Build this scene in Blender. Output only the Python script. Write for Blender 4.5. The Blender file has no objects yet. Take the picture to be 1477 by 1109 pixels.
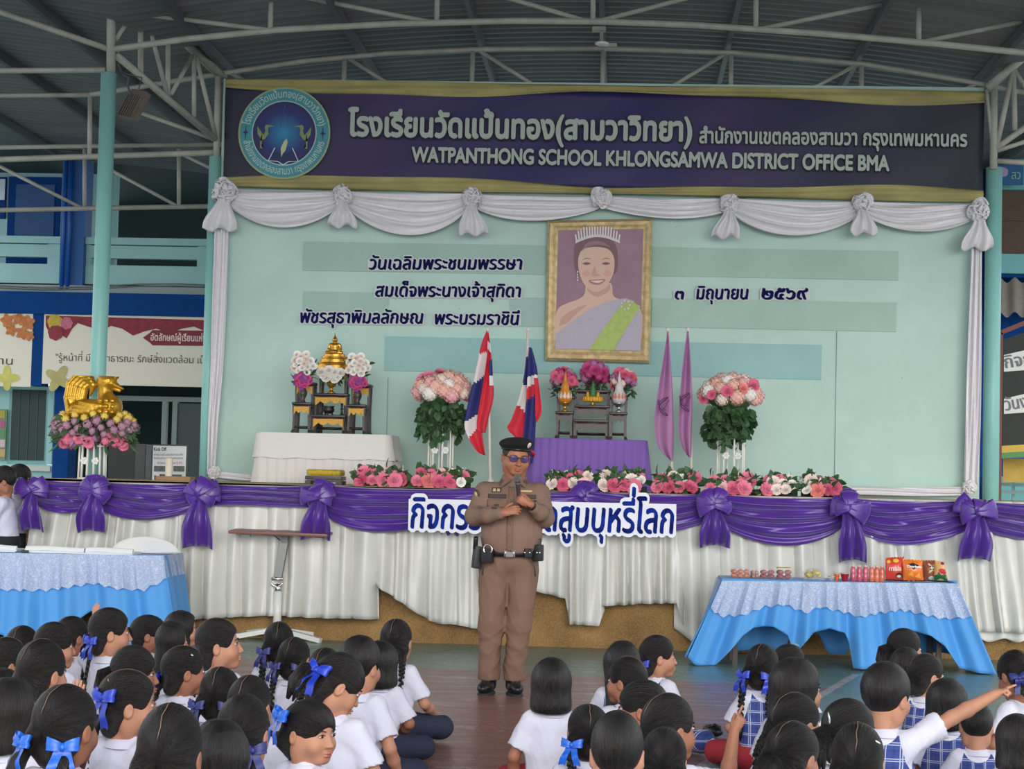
import bpy, bmesh, math, random
import numpy as np
from mathutils import Vector, Matrix, Euler
from math import pi, sin, cos, radians

scene = bpy.context.scene
COL = scene.collection

# ------------------------------------------------------------------ camera
W, H, FPX = 1477.0, 1109.0, 2700.0
CAMZ, YAW, PITCH, ROLL = 1.426, radians(3.4), math.atan((692 - 554.5) / 2700.0), radians(1.4)
_fw = Vector((-sin(YAW) * cos(PITCH), cos(YAW) * cos(PITCH), sin(PITCH)))
_r0 = Vector((cos(YAW), sin(YAW), 0))
_u0 = _r0.cross(_fw)
_r = _r0 * cos(ROLL) + _u0 * sin(ROLL)
_u = _u0 * cos(ROLL) - _r0 * sin(ROLL)
CAM = Vector((0, 0, CAMZ))
cam_data = bpy.data.cameras.new('camera')
cam_data.sensor_fit = 'HORIZONTAL'; cam_data.sensor_width = 36.0
cam_data.lens = 36.0 * FPX / W
cam_data.clip_end = 200
cam = bpy.data.objects.new('camera', cam_data); COL.objects.link(cam)
cam.matrix_world = Matrix(((_r.x, _u.x, -_fw.x, CAM.x), (_r.y, _u.y, -_fw.y, CAM.y), (_r.z, _u.z, -_fw.z, CAM.z), (0, 0, 0, 1)))
scene.camera = cam

# ------------------------------------------------------------------ light
world = bpy.data.worlds.new('overcast_sky'); scene.world = world; world.use_nodes = True
_bg = world.node_tree.nodes['Background']
_bg.inputs[0].default_value = (0.95, 0.97, 1.0, 1); _bg.inputs[1].default_value = 1.15
_sun = bpy.data.lights.new('sun', 'SUN'); _sun.energy = 2.0; _sun.angle = radians(40); _sun.color = (1, .97, .92)
sun = bpy.data.objects.new('sun', _sun); COL.objects.link(sun)
sun.rotation_euler = Euler((radians(75), 0, radians(10)))
scene.view_settings.view_transform = 'Standard'; scene.view_settings.look = 'None'
scene.view_settings.gamma = 1.0; scene.view_settings.use_curve_mapping = False
scene.view_settings.exposure = 0.45
scene.cycles.use_denoising = True
scene.cycles.max_bounces = 6

# ------------------------------------------------------------------ places: a point of the photo on a real plane
def ray(px, py):
    return (_fw + _r * ((px - W / 2) / FPX) + _u * ((H / 2 - py) / FPX))
def atY(px, py, Y):
    d = ray(px, py); t = Y / d.y
    return CAM + d * t
def atZ(px, py, Z):
    d = ray(px, py); t = (Z - CAMZ) / d.z
    return CAM + d * t
def ppm(Y): return FPX / Y

# ------------------------------------------------------------------ materials
def lin(c):
    def f(v):
        v = v / 255.0
        return v / 12.92 if v <= 0.04045 else ((v + 0.055) / 1.055) ** 2.4
    return (f(c[0]), f(c[1]), f(c[2]), 1)
MATS = {}
class NT:
    def __init__(s, m): s.t = m.node_tree; s.n = s.t.nodes; s.p = s.n['Principled BSDF']; s.co = None
    def new(s, ty, **kw):
        n = s.n.new(ty)
        for k, v in kw.items(): setattr(n, k, v)
        return n
    def link(s, a, b): s.t.links.new(a, b)
    def coord(s, scale=(1, 1, 1), rot=(0, 0, 0)):
        if not s.co: s.co = s.new('ShaderNodeTexCoord')
        m = s.new('ShaderNodeMapping'); m.inputs['Scale'].default_value = scale; m.inputs['Rotation'].default_value = rot
        s.link(s.co.outputs['Object'], m.inputs[0]); return m.outputs[0]
    def noise(s, vec, scale, detail=3, rough=.55):
        n = s.new('ShaderNodeTexNoise'); n.inputs['Scale'].default_value = scale; n.inputs['Detail'].default_value = detail
        n.inputs['Roughness'].default_value = rough; s.link(vec, n.inputs['Vector']); return n.outputs[0]
    def ramp(s, fac, stops, interp='LINEAR'):
        r = s.new('ShaderNodeValToRGB'); r.color_ramp.interpolation = interp
        e = r.color_ramp.elements
        while len(e) < len(stops): e.new(0.5)
        for i, (p, c) in enumerate(stops): e[i].position = p; e[i].color = c
        s.link(fac, r.inputs[0]); return r.outputs[0]
    def mix(s, fac, a, b, mode='MIX'):
        m = s.new('ShaderNodeMix'); m.data_type = 'RGBA'; m.blend_type = mode
        for sock, v in ((m.inputs[0], fac), (m.inputs[6], a), (m.inputs[7], b)):
            if hasattr(v, 'is_output'): s.link(v, sock)
            else: sock.default_value = v
        return m.outputs[2]
    def math(s, op, a, b=0.0, c=None):
        m = s.new('ShaderNodeMath'); m.operation = op
        for i, v in enumerate((a, b, c)):
            if v is None: continue
            if hasattr(v, 'is_output'): s.link(v, m.inputs[i])
            else: m.inputs[i].default_value = v
        return m.outputs[0]
    def bump(s, h, strength=.3, dist=.01):
        b = s.new('ShaderNodeBump'); b.inputs['Strength'].default_value = strength; b.inputs['Distance'].default_value = dist
        s.link(h, b.inputs['Height']); s.link(b.outputs[0], s.p.inputs['Normal'])
def M(name, col=(128, 128, 128), rough=.6, metal=0.0, spec=.5, var=0.0, vscale=6.0, bump=0.0, bscale=80.0, vstretch=(1, 1, 1), bstretch=(1, 1, 1), sheen=0.0, trans=0.0, alpha=1.0, col2=None, bdist=.01):
    if name in MATS: return MATS[name]
    m = bpy.data.materials.new(name); m.use_nodes = True; t = NT(m); p = t.p
    p.inputs['Base Color'].default_value = lin(col); p.inputs['Roughness'].default_value = rough
    p.inputs['Metallic'].default_value = metal; p.inputs['Specular IOR Level'].default_value = spec
    if sheen: p.inputs['Sheen Weight'].default_value = sheen
    if trans: p.inputs['Transmission Weight'].default_value = trans
    if alpha < 1: p.inputs['Alpha'].default_value = alpha
    if var or col2:
        n = t.noise(t.coord(vstretch), vscale, 4)
        a = lin(col); b = lin(col2) if col2 else tuple(v * (1 - var) for v in a[:3]) + (1,)
        t.link(t.ramp(n, [(.35, b), (.65, a)]), p.inputs['Base Color'])
    if bump: t.bump(t.noise(t.coord(bstretch), bscale, 3), bump, bdist)
    MATS[name] = m; return m

# ------------------------------------------------------------------ objects
def tag(o, label=None, cat=None, group=None, kind=None):
    if label: o['label'] = label
    if cat: o['category'] = cat
    if group: o['group'] = group
    if kind: o['kind'] = kind
    return o
def thing(name, label, cat, loc=(0, 0, 0), rz=0.0, group=None, rot=None):
    o = bpy.data.objects.new(name, None); COL.objects.link(o); o.empty_display_size = .1
    o.location = loc; o.rotation_euler = rot if rot else (0, 0, rz)
    return tag(o, label, cat, group)
def link(name, me, parent=None, world=False):
    o = bpy.data.objects.new(name, me); COL.objects.link(o)
    if parent:
        o.parent = parent
        if world: o.matrix_parent_inverse = basis(parent).inverted()
    return o
def basis(o):
    m = Matrix.LocRotScale(o.location, o.rotation_euler, o.scale)
    return basis(o.parent) @ o.matrix_parent_inverse @ m if o.parent else m
def copy_tree(o, parent=None):
    c = o.copy(); COL.objects.link(c)
    if parent: c.parent = parent
    for ch in o.children: copy_tree(ch, c)
    return c
def struct(o): o['kind'] = 'structure'; return o

class MB:
    """collects shapes, then links them as one mesh object"""
    def __init__(s): s.v = []; s.f = []; s.mi = []; s.cur = 0
    def mat(s, i): s.cur = i; return s
    def add(s, vs, fs):
        b = len(s.v); s.v += [tuple(v) for v in vs]; s.f += [tuple(b + i for i in f) for f in fs]; s.mi += [s.cur] * len(fs); return s
    def box(s, c, d, rot=None, bev=0.0):
        x, y, z = d[0] / 2, d[1] / 2, d[2] / 2
        c = Vector(c)
        if bev > 0:
            bev = min(bev, x * .9, y * .9, z * .9); bm = bmesh.new(); bmesh.ops.create_cube(bm, size=1)
            for v in bm.verts: v.co = Vector((v.co.x * 2 * x, v.co.y * 2 * y, v.co.z * 2 * z))
            bmesh.ops.bevel(bm, geom=bm.edges[:], offset=bev, segments=2, affect='EDGES', profile=.7)
            bm.verts.index_update(); vs = [v.co.copy() for v in bm.verts]; fs = [[v.index for v in f.verts] for f in bm.faces]; bm.free()
        else:
            vs = [Vector(p) for p in ((-x, -y, -z), (x, -y, -z), (x, y, -z), (-x, y, -z), (-x, -y, z), (x, -y, z), (x, y, z), (-x, y, z))]
            fs = [(0, 3, 2, 1), (4, 5, 6, 7), (0, 1, 5, 4), (1, 2, 6, 5), (2, 3, 7, 6), (3, 0, 4, 7)]
        if rot is not None:
            R = Euler(rot).to_matrix() if not isinstance(rot, Matrix) else rot
            vs = [R @ v for v in vs]
        return s.add([v + c for v in vs], fs)
    def tube(s, pts, r, n=8, caps=True, flat=1.0):
        pts = [Vector(p) for p in pts]; k = len(pts)
        rs = [r] * k if not hasattr(r, '__len__') else r
        vs = []; up = None
        for i in range(k):
            t = (pts[min(i + 1, k - 1)] - pts[max(i - 1, 0)])
            t = t.normalized() if t.length > 1e-9 else Vector((0, 0, 1))
            if up is None:
                up = Vector((0, 0, 1)) if abs(t.z) < .9 else Vector((0, 1, 0))
            a = t.cross(up); a = a.normalized() if a.length > 1e-6 else t.orthogonal().normalized()
            b = a.cross(t).normalized(); up = b
            for j in range(n):
                q = 2 * pi * j / n + pi / n
                vs.append(pts[i] + a * (cos(q) * rs[i]) + b * (sin(q) * rs[i] * flat))
        fs = []
        for i in range(k - 1):
            for j in range(n):
                fs.append((i * n + j, i * n + (j + 1) % n, (i + 1) * n + (j + 1) % n, (i + 1) * n + j))
        if caps: fs.append(tuple(range(n - 1, -1, -1))); fs.append(tuple((k - 1) * n + j for j in range(n)))
        return s.add(vs, fs)
    def bar(s, a, b, w, h=None):
        """rectangular bar"""
        a, b = Vector(a), Vector(b); h = h or w; t = (b - a).normalized()
        up = Vector((0, 0, 1)) if abs(t.z) < .95 else Vector((0, 1, 0))
        x = t.cross(up).normalized() * (w / 2); y = x.cross(t).normalized() * (h / 2)
        vs = [p + i * x + j * y for p in (a, b) for i, j in ((-1, -1), (1, -1), (1, 1), (-1, 1))]
        return s.add(vs, [(0, 1, 2, 3), (7, 6, 5, 4), (0, 4, 5, 1), (1, 5, 6, 2), (2, 6, 7, 3), (3, 7, 4, 0)])
    def lathe(s, prof, n=24, c=(0, 0, 0), sx=1, sy=1, rot=None, caps=True):
        c = Vector(c); vs = []; R = Euler(rot).to_matrix() if rot else None
        for r, z in prof:
            for j in range(n):
                q = 2 * pi * j / n; v = Vector((r * cos(q) * sx, r * sin(q) * sy, z))
                vs.append((R @ v if R else v) + c)
        fs = []
        for i in range(len(prof) - 1):
            for j in range(n): fs.append((i * n + j, i * n + (j + 1) % n, (i + 1) * n + (j + 1) % n, (i + 1) * n + j))
        if caps:
            fs.append(tuple(range(n - 1, -1, -1))); k = len(prof) - 1; fs.append(tuple(k * n + j for j in range(n)))
        return s.add(vs, fs)
    def ball(s, c, r, n=12, m=8, rot=None):
        r = (r, r, r) if not hasattr(r, '__len__') else r
        c = Vector(c); R = (rot if isinstance(rot, Matrix) else Euler(rot).to_matrix()) if rot is not None else None
        vs = []
        for i in range(m + 1):
            th = pi * i / m
            for j in range(n):
                q = 2 * pi * j / n
                v = Vector((r[0] * sin(th) * cos(q), r[1] * sin(th) * sin(q), r[2] * cos(th)))
                vs.append((R @ v if R else v) + c)
        fs = []
        for i in range(m):
            for j in range(n):
                a, b, d, e = i * n + j, i * n + (j + 1) % n, (i + 1) * n + (j + 1) % n, (i + 1) * n + j
                if i == 0: fs.append((a, d, e))
                elif i == m - 1: fs.append((a, b, e))
                else: fs.append((a, b, d, e)[::-1])
        fs = [f if len(f) == 4 else f[::-1] for f in fs]
        return s.add(vs, fs)
    def grid(s, fn, nu, nv, closeu=False):
        """fn(u,v) -> point"""
        mu = nu if closeu else nu + 1
        vs = [fn(i / nu, j / nv) for j in range(nv + 1) for i in range(mu)]
        fs = []
        for j in range(nv):
            for i in range(nu):
                i2 = (i + 1) % mu
                fs.append((j * mu + i, j * mu + i2, (j + 1) * mu + i2, (j + 1) * mu + i))
        return s.add(vs, fs)
    def poly(s, pts, thick=None):
        """flat polygon, optionally given a thickness vector"""
        n = len(pts); pts = [Vector(p) for p in pts]
        if thick is None: return s.add(pts, [tuple(range(n))])
        t = Vector(thick)
        return s.add(pts + [p + t for p in pts], [tuple(range(n)), tuple(range(2 * n - 1, n - 1, -1))] + [(i, (i + 1) % n + 0, (i + 1) % n + n, i + n)[::-1] for i in range(n)])
    def mesh(s, name, mats, smooth=True):
        me = bpy.data.meshes.new(name); me.from_pydata(s.v, [], s.f)
        for m in (mats if isinstance(mats, (list, tuple)) else [mats]): me.materials.append(m)
        me.polygons.foreach_set('material_index', s.mi)
        me.polygons.foreach_set('use_smooth', [smooth] * len(s.f)); me.update(); return me
    def build(s, name, mats, parent=None, world=True, smooth=True, solid=0.0, angle=None):
        me = s.mesh(name, mats, smooth)
        if smooth and angle is not None:
            try: me.set_sharp_from_angle(angle=radians(angle))
            except Exception: pass
        o = link(name, me, parent, world)
        if solid:
            md = o.modifiers.new('thickness', 'SOLIDIFY'); md.thickness = solid; md.offset = 0
        return o

# ------------------------------------------------------------------ volume modelling: smooth unions turned into one skin
def vn(*a): return np.array(a, dtype=np.float32)
class SDF:
    def __init__(s, lo, hi, h):
        s.h = h; s.lo = np.array(lo, np.float32); n = np.ceil((np.array(hi) - s.lo) / h).astype(int) + 1
        s.ax = [s.lo[i] + h * np.arange(n[i], dtype=np.float32) for i in range(3)]
        s.f = np.full(n, .5, np.float32); s.R = None
    def _do(s, lo, hi, fn, k, op):
        pad = k + 3 * s.h; sl = []
        for i in range(3):
            a = int(np.floor((lo[i] - pad - s.lo[i]) / s.h)); b = int(np.ceil((hi[i] + pad - s.lo[i]) / s.h)) + 1
            a = max(a, 0); b = min(b, len(s.ax[i]))
            if b <= a: return s
            sl.append(slice(a, b))
        sl = tuple(sl)
        X = s.ax[0][sl[0]][:, None, None]; Y = s.ax[1][sl[1]][None, :, None]; Z = s.ax[2][sl[2]][None, None, :]
        d = fn(X, Y, Z); g = s.f[sl]
        if op == 'sub':
            d = -d
            if k > 0:
                h_ = np.clip(.5 + .5 * (d - g) / k, 0, 1); s.f[sl] = g + (d - g) * h_ + k * h_ * (1 - h_)
            else: s.f[sl] = np.maximum(g, d)
        else:
            if k > 0:
                h_ = np.clip(.5 + .5 * (g - d) / k, 0, 1); s.f[sl] = g + (d - g) * h_ - k * h_ * (1 - h_)
            else: s.f[sl] = np.minimum(g, d)
        return s
    def ell(s, c, r, k=.02, rot=None, op='add'):
        c = np.array(c, np.float32); r = np.array(r if hasattr(r, '__len__') else (r, r, r), np.float32); m = float(r.max())
        R = np.array(rot.to_matrix() if isinstance(rot, Euler) else (rot if rot is not None else np.eye(3)), np.float32)
        def fn(X, Y, Z):
            x, y, z = X - c[0], Y - c[1], Z - c[2]
            if rot is not None:
                x, y, z = R[0, 0] * x + R[1, 0] * y + R[2, 0] * z, R[0, 1] * x + R[1, 1] * y + R[2, 1] * z, R[0, 2] * x + R[1, 2] * y + R[2, 2] * z
            k0 = np.sqrt((x / r[0]) ** 2 + (y / r[1]) ** 2 + (z / r[2]) ** 2) + 1e-6
            k1 = np.sqrt((x / r[0] ** 2) ** 2 + (y / r[1] ** 2) ** 2 + (z / r[2] ** 2) ** 2) + 1e-6
            return k0 * (k0 - 1) / k1
        e = np.array([m] * 3) if rot is not None else r
        return s._do(c - e, c + e, fn, k, op)
    def cone(s, a, b, r1, r2, k=.02, op='add', sq=(1, 1, 1)):
        """tapered limb from a to b; sq squashes the section along an axis"""
        q = np.array(sq, np.float32); a = np.array(a, np.float32); b = np.array(b, np.float32)
        A, B = a / q, b / q; ab = B - A; L = float((ab ** 2).sum()) + 1e-9; qm = float(q.min())
        def fn(X, Y, Z):
            x, y, z = X / q[0] - A[0], Y / q[1] - A[1], Z / q[2] - A[2]
            t = np.clip((x * ab[0] + y * ab[1] + z * ab[2]) / L, 0, 1)
            return (np.sqrt((x - t * ab[0]) ** 2 + (y - t * ab[1]) ** 2 + (z - t * ab[2]) ** 2) - (r1 + (r2 - r1) * t)) * qm
        m = max(r1, r2) * q
        return s._do(np.minimum(a - m, b - m), np.maximum(a + m, b + m), fn, k, op)
    def chain(s, pts, rs, k=.02, op='add', sq=(1, 1, 1)):
        for i in range(len(pts) - 1): s.cone(pts[i], pts[i + 1], rs[i], rs[i + 1], k, op, sq)
        return s
    def half(s, n, d, k=0.0):
        """keep the side where n.p < d"""
        n = np.array(n, np.float32); n = n / np.linalg.norm(n)
        X = s.ax[0][:, None, None]; Y = s.ax[1][None, :, None]; Z = s.ax[2][None, None, :]
        g = n[0] * X + n[1] * Y + n[2] * Z - d
        if k > 0:
            h_ = np.clip(.5 + .5 * (g - s.f) / k, 0, 1); s.f = s.f + (g - s.f) * h_ + k * h_ * (1 - h_)
        else: s.f = np.maximum(s.f, g)
        return s
    def wrinkle(s, amp, freq, seed, dirs=5, warp=.6):
        rng = random.Random(seed); X = s.ax[0][:, None, None]; Y = s.ax[1][None, :, None]; Z = s.ax[2][None, None, :]
        acc = 0
        w = np.sin(X * freq * .37 + rng.random() * 6) + np.sin(Y * freq * .41 + rng.random() * 6) + np.sin(Z * freq * .33 + rng.random() * 6)
        for i in range(dirs):
            a, b = rng.random() * 2 * pi, rng.uniform(-.8, .8); f = freq * rng.uniform(.6, 1.5)
            v = np.sin(f * (cos(a) * X + sin(a) * Y + b * Z) + warp * w * 2 + rng.random() * 6)
            acc = acc + (1 - np.abs(v)) ** 2
        s.f = s.f - amp * (acc / dirs - .35); return s
    def mesh(s):
        f = s.f; f = np.pad(f, 1, constant_values=.5)
        ins = f < 0; n = f.shape
        c = np.zeros((n[0] - 1, n[1] - 1, n[2] - 1), np.int8)
        for dx in (0, 1):
            for dy in (0, 1):
                for dz in (0, 1): c += ins[dx:n[0] - 1 + dx, dy:n[1] - 1 + dy, dz:n[2] - 1 + dz]
        act = (c > 0) & (c < 8); idx = np.argwhere(act)
        if len(idx) == 0: return np.zeros((0, 3)), np.zeros((0, 4), int)
        vid = np.full(act.shape, -1, np.int64); vid[act] = np.arange(len(idx))
        acc = np.zeros((len(idx), 3)); cnt = np.zeros(len(idx))
        i, j, k = idx.T
        for ax in range(3):
            o = [(a, b) for a in (0, 1) for b in (0, 1)]
            for a, b in o:
                p0 = [0, 0, 0]; u, w = [q for q in range(3) if q != ax]; p0[u] = a; p0[w] = b; p1 = list(p0); p1[ax] = 1
                f0 = f[i + p0[0], j + p0[1], k + p0[2]]; f1 = f[i + p1[0], j + p1[1], k + p1[2]]
                m = (f0 < 0) != (f1 < 0); t = np.where(m, f0 / np.where(m, f0 - f1, 1), 0)
                q = np.zeros((len(idx), 3)); q[:, u] = a; q[:, w] = b; q[:, ax] = t
                acc[m] += q[m]; cnt[m] += 1
        V = (idx + acc / cnt[:, None] - 1) * s.h + s.lo
        F = []
        for ax in range(3):
            u, w = (ax + 1) % 3, (ax + 2) % 3
            sl0 = [slice(1, -1)] * 3; sl0[ax] = slice(0, n[ax] - 1); sl1 = list(sl0); sl1[ax] = slice(1, n[ax])
            a0 = ins[tuple(sl0)]; a1 = ins[tuple(sl1)]
            e = np.argwhere(a0 != a1)
            if len(e) == 0: continue
            flip = a1[tuple(e.T)]
            off = np.array([1, 1, 1]); off[ax] = 0; e = e + off
            du = np.zeros(3, int); du[u] = 1; dw = np.zeros(3, int); dw[w] = 1
            q = np.stack([vid[tuple((e - du - dw).T)], vid[tuple((e - dw).T)], vid[tuple(e.T)], vid[tuple((e - du).T)]], 1)
            q[flip] = q[flip][:, ::-1]; F.append(q)
        return V, np.concatenate(F)
def sdf_mesh(name, parts, mats, smooth_it=0):
    """one mesh from one or more (V,F[,mat]) skins"""
    Vs, Fs, mi, b = [], [], [], 0
    for p in parts:
        V, F = p[0], p[1]
        Vs.append(V); Fs.append(F + b); b += len(V); mi += [p[2] if len(p) > 2 else 0] * len(F)
    V = np.concatenate(Vs); F = np.concatenate(Fs)
    me = bpy.data.meshes.new(name); me.vertices.add(len(V)); me.vertices.foreach_set('co', V.astype(np.float32).ravel())
    me.loops.add(len(F) * 4); me.loops.foreach_set('vertex_index', F.ravel().astype(np.int32))
    me.polygons.add(len(F)); me.polygons.foreach_set('loop_start', np.arange(0, len(F) * 4, 4, dtype=np.int32))
    me.polygons.foreach_set('loop_total', np.full(len(F), 4, np.int32))
    me.polygons.foreach_set('material_index', np.array(mi, np.int32))
    me.polygons.foreach_set('use_smooth', np.ones(len(F), bool))
    for m in (mats if isinstance(mats, (list, tuple)) else [mats]): me.materials.append(m)
    me.update(calc_edges=True); me.validate(); return me
# ------------------------------------------------------------------ lettering: glyph outlines turned into clean flat shapes
RAISE = '่้๊๋์'; UPPER = 'ิีึืั็'
def _outline(s):
    c = bpy.data.curves.new('t', 'FONT'); c.body = s; c.size = 1
    o = bpy.data.objects.new('t', c); COL.objects.link(o); bpy.context.view_layer.update()
    dg = bpy.context.evaluated_depsgraph_get()
    cu = o.to_curve(dg, apply_modifiers=False); polys = []
    for sp in cu.splines:
        bp = sp.bezier_points; pts = []
        if len(bp) == 0: continue
        for i in range(len(bp)):
            a, b = bp[i], bp[(i + 1) % len(bp)]
            for q in range(6):
                t = q / 6; u = 1 - t
                p = a.co * u ** 3 + a.handle_right * 3 * u * u * t + b.handle_left * 3 * u * t * t + b.co * t ** 3
                pts.append((p.x, p.y))
        polys.append(np.array(pts))
    o.to_curve_clear(); bpy.data.objects.remove(o); bpy.data.curves.remove(c)
    return polys
def _xm(polys): return max((p[:, 0].max() for p in polys), default=0)
_cache_w = {}
def thai_outline(s):
    base, marks = '', []
    for i, ch in enumerate(s):
        if ch in RAISE and i and s[i - 1] in UPPER: marks.append((base, ch))
        else: base += ch
    polys = _outline(base)
    if marks:
        w0 = _xm(_outline('ก'))
        for pre, ch in marks:
            x = _xm(_outline(pre + 'ก')) - w0
            polys += [p + np.array([x, .2]) for p in _outline(ch)]
    return polys
def text_field(s, res=40, ss=3, bold=0.0, nib=None, shear=0.0, pad=.12):
    polys = thai_outline(s)
    polys = [np.stack([p[:, 0] + shear * p[:, 1], p[:, 1]], 1) for p in polys]
    allp = np.concatenate(polys); ex = pad + bold + (max(abs(nib[0]), abs(nib[1])) if nib else 0)
    lo = allp.min(0) - ex; hi = allp.max(0) + ex
    n = res * ss; w, h = int((hi[0] - lo[0]) * n) // ss * ss + ss, int((hi[1] - lo[1]) * n) // ss * ss + ss
    acc = np.zeros((h, w + 1), np.int32)
    for p in polys:
        q = (p - lo) * n
        for (x0, y0), (x1, y1) in zip(q, np.roll(q, -1, 0)):
            if y0 == y1: continue
            d = 1
            if y0 > y1: x0, y0, x1, y1, d = x1, y1, x0, y0, -1
            r = np.arange(max(0, math.ceil(y0 - .5)), min(h - 1, math.ceil(y1 - .5) - 1) + 1)
            if len(r) == 0: continue
            xs = x0 + (r + .5 - y0) * (x1 - x0) / (y1 - y0)
            np.add.at(acc, (r, np.clip(np.ceil(xs - .5).astype(int), 0, w)), d)
    a = (np.cumsum(acc, 1)[:, :w] != 0)
    def shift(a, dx, dy):
        b = np.zeros_like(a); H_, W_ = a.shape
        b[max(0, dy):H_ + min(0, dy), max(0, dx):W_ + min(0, dx)] = a[max(0, -dy):H_ - max(0, dy), max(0, -dx):W_ - max(0, dx)]; return b
    if nib:
        L = max(2, int(max(abs(nib[0]), abs(nib[1])) * n)); b = a.copy()
        for q in range(1, L + 1): b |= shift(a, int(round(nib[0] * n * q / L)), int(round(nib[1] * n * q / L)))
        a = b
    if bold: a = dilate(a, int(round(bold * n)), shift)
    return a, lo, n, ss
def dilate(a, r, shift=None):
    def sh(a, dx, dy):
        b = np.zeros_like(a); H_, W_ = a.shape
        b[max(0, dy):H_ + min(0, dy), max(0, dx):W_ + min(0, dx)] = a[max(0, -dy):H_ - max(0, dy), max(0, -dx):W_ - max(0, dx)]; return b
    b = a.copy()
    for dy in range(-r, r + 1):
        m = int(math.sqrt(r * r - dy * dy)); row = a.copy()
        c = np.cumsum(np.pad(sh(a, 0, dy).astype(np.int32), ((0, 0), (m + 1, m))), 1)
        b |= (c[:, 2 * m + 1:] - c[:, :-2 * m - 1]) > 0
    return b
def field_mesh(F):
    """F = (mask, lo, n, ss): marching squares -> 2D verts, faces; runs of full cells become one quad"""
    a, lo, n, ss = F; h, w = a.shape
    g = a.reshape(h // ss, ss, w // ss, ss).mean((1, 3)); g = np.pad(g, 1)
    cell = ss / n; ox, oy = lo[0] + (-.5) * cell, lo[1] + (-.5) * cell
    V, Fc, vd = [], [], {}
    def vert(x, y):
        k = (round(x, 4), round(y, 4))
        if k not in vd: vd[k] = len(V); V.append((ox + x * cell, oy + y * cell))
        return vd[k]
    ins = g >= .5; c4 = ins[:-1, :-1] * 1 + ins[:-1, 1:] * 1 + ins[1:, 1:] * 1 + ins[1:, :-1] * 1
    for y in range(c4.shape[0]):
        row = c4[y]; nz = np.nonzero(row)[0]; run = None
        for x in nz:
            if row[x] == 4:
                if run is None: run = x
                if x + 1 >= len(row) or row[x + 1] != 4:
                    Fc.append((vert(run, y), vert(x + 1, y), vert(x + 1, y + 1), vert(run, y + 1))); run = None
                continue
            P = [(x, y), (x + 1, y), (x + 1, y + 1), (x, y + 1)]; f = []
            for i in range(4):
                p, q = P[i], P[(i + 1) % 4]; gp, gq = g[p[1], p[0]], g[q[1], q[0]]
                if gp >= .5: f.append(vert(*p))
                if (gp >= .5) != (gq >= .5):
                    t = (.5 - gp) / (gq - gp); f.append(vert(p[0] + (q[0] - p[0]) * t, p[1] + (q[1] - p[1]) * t))
            if len(f) > 2: Fc.append(tuple(f))
    return V, Fc
def letters(name, s, p0, p1, kh, mat_, parent, res=40, off=0.0, back=None, thick=0.0, **kw):
    """write s from p0 to p1 (baseline, world points), consonant height kh (m); off = distance in front (-y)"""
    F = text_field(s, res=res, **kw); V, Fc = field_mesh(F)
    V = np.array(V); x0, x1 = V[:, 0].min(), V[:, 0].max(); p0, p1 = Vector(p0), Vector(p1)
    sx = 1 / (x1 - x0); sy = kh / .56 if ord(s[0]) > 256 or any(ord(c) > 3000 for c in s) else kh / .72
    d = p1 - p0; up = Vector((0, 0, 1)); up = (up - d.normalized() * up.dot(d.normalized())).normalized()
    nrm = d.cross(up).normalized()
    def mp(v): return p0 + d * ((v[0] - x0) * sx) + up * (v[1] * sy) + nrm * off
    mb = MB(); mb.add([mp(v) for v in V], Fc)
    o = mb.build(name, mat_, parent, smooth=False)
    return o, F, mp
# ------------------------------------------------------------------ the seated schoolchildren
def hair_mat(name, axis):
    """strands run along lines of equal angle about the given axis"""
    m = M(name, (22, 19, 19), rough=.42, spec=.38); t = NT(m); c = t.coord(); sp = t.new('ShaderNodeSeparateXYZ'); t.link(c, sp.inputs[0]); x, y, z = sp.outputs
    if axis == 'y': ang = t.math('ARCTAN2', t.math('SUBTRACT', z, .0), x); along = y
    else: ang = t.math('ARCTAN2', t.math('ADD', y, .0), x); along = z
    cb = t.new('ShaderNodeCombineXYZ'); t.link(t.math('MULTIPLY', ang, 26), cb.inputs[0]); t.link(t.math('MULTIPLY', along, 16), cb.inputs[1]); t.link(t.math('MULTIPLY', x, 6), cb.inputs[2])
    n = t.noise(cb.outputs[0], 1.0, 4, .65); n2 = t.noise(cb.outputs[0], .30, 2)
    t.link(t.ramp(n2, [(.3, lin((15, 13, 14))), (.75, lin((33, 28, 27)))]), t.p.inputs['Base Color']); t.bump(n, .9, .010); return m
def plaid_mat(name='blue_plaid', base=(52, 70, 142), line=(186, 194, 215), sc=.062):
    if name in MATS: return MATS[name]
    m = M(name, base, rough=.8, sheen=.1); t = NT(m); c = t.coord()
    sep = t.new('ShaderNodeSeparateXYZ'); t.link(c, sep.inputs[0])
    def lines(sock):
        u = t.math('FRACT', t.math('MULTIPLY', sock, 1 / sc)); r = 0
        a = t.math('LESS_THAN', t.math('ABSOLUTE', t.math('SUBTRACT', u, .44)), .030)
        b = t.math('LESS_THAN', t.math('ABSOLUTE', t.math('SUBTRACT', u, .58)), .030)
        d = t.math('LESS_THAN', t.math('ABSOLUTE', t.math('SUBTRACT', u, .02)), .14)
        return t.math('MAXIMUM', a, b), d
    lx, dx = lines(sep.outputs[0]); lz, dz = lines(sep.outputs[2])
    col = t.mix(t.math('MULTIPLY', t.math('ADD', dx, dz), .35), lin(base), lin((30, 42, 98)))
    col = t.mix(t.math('MULTIPLY', t.math('MAXIMUM', lx, lz), .85), col, lin(line))
    t.link(col, t.p.inputs['Base Color']); return m
SKIN = M('skin', (186, 134, 108), rough=.55, spec=.35, var=.12, vscale=9)
SKIN2 = M('tanned_skin', (160, 108, 84), rough=.55, spec=.35, var=.12, vscale=9)
HAIR = hair_mat('black_tied_hair', 'y'); LOOSE = hair_mat('black_loose_hair', 'z'); PLAID = plaid_mat()
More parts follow.
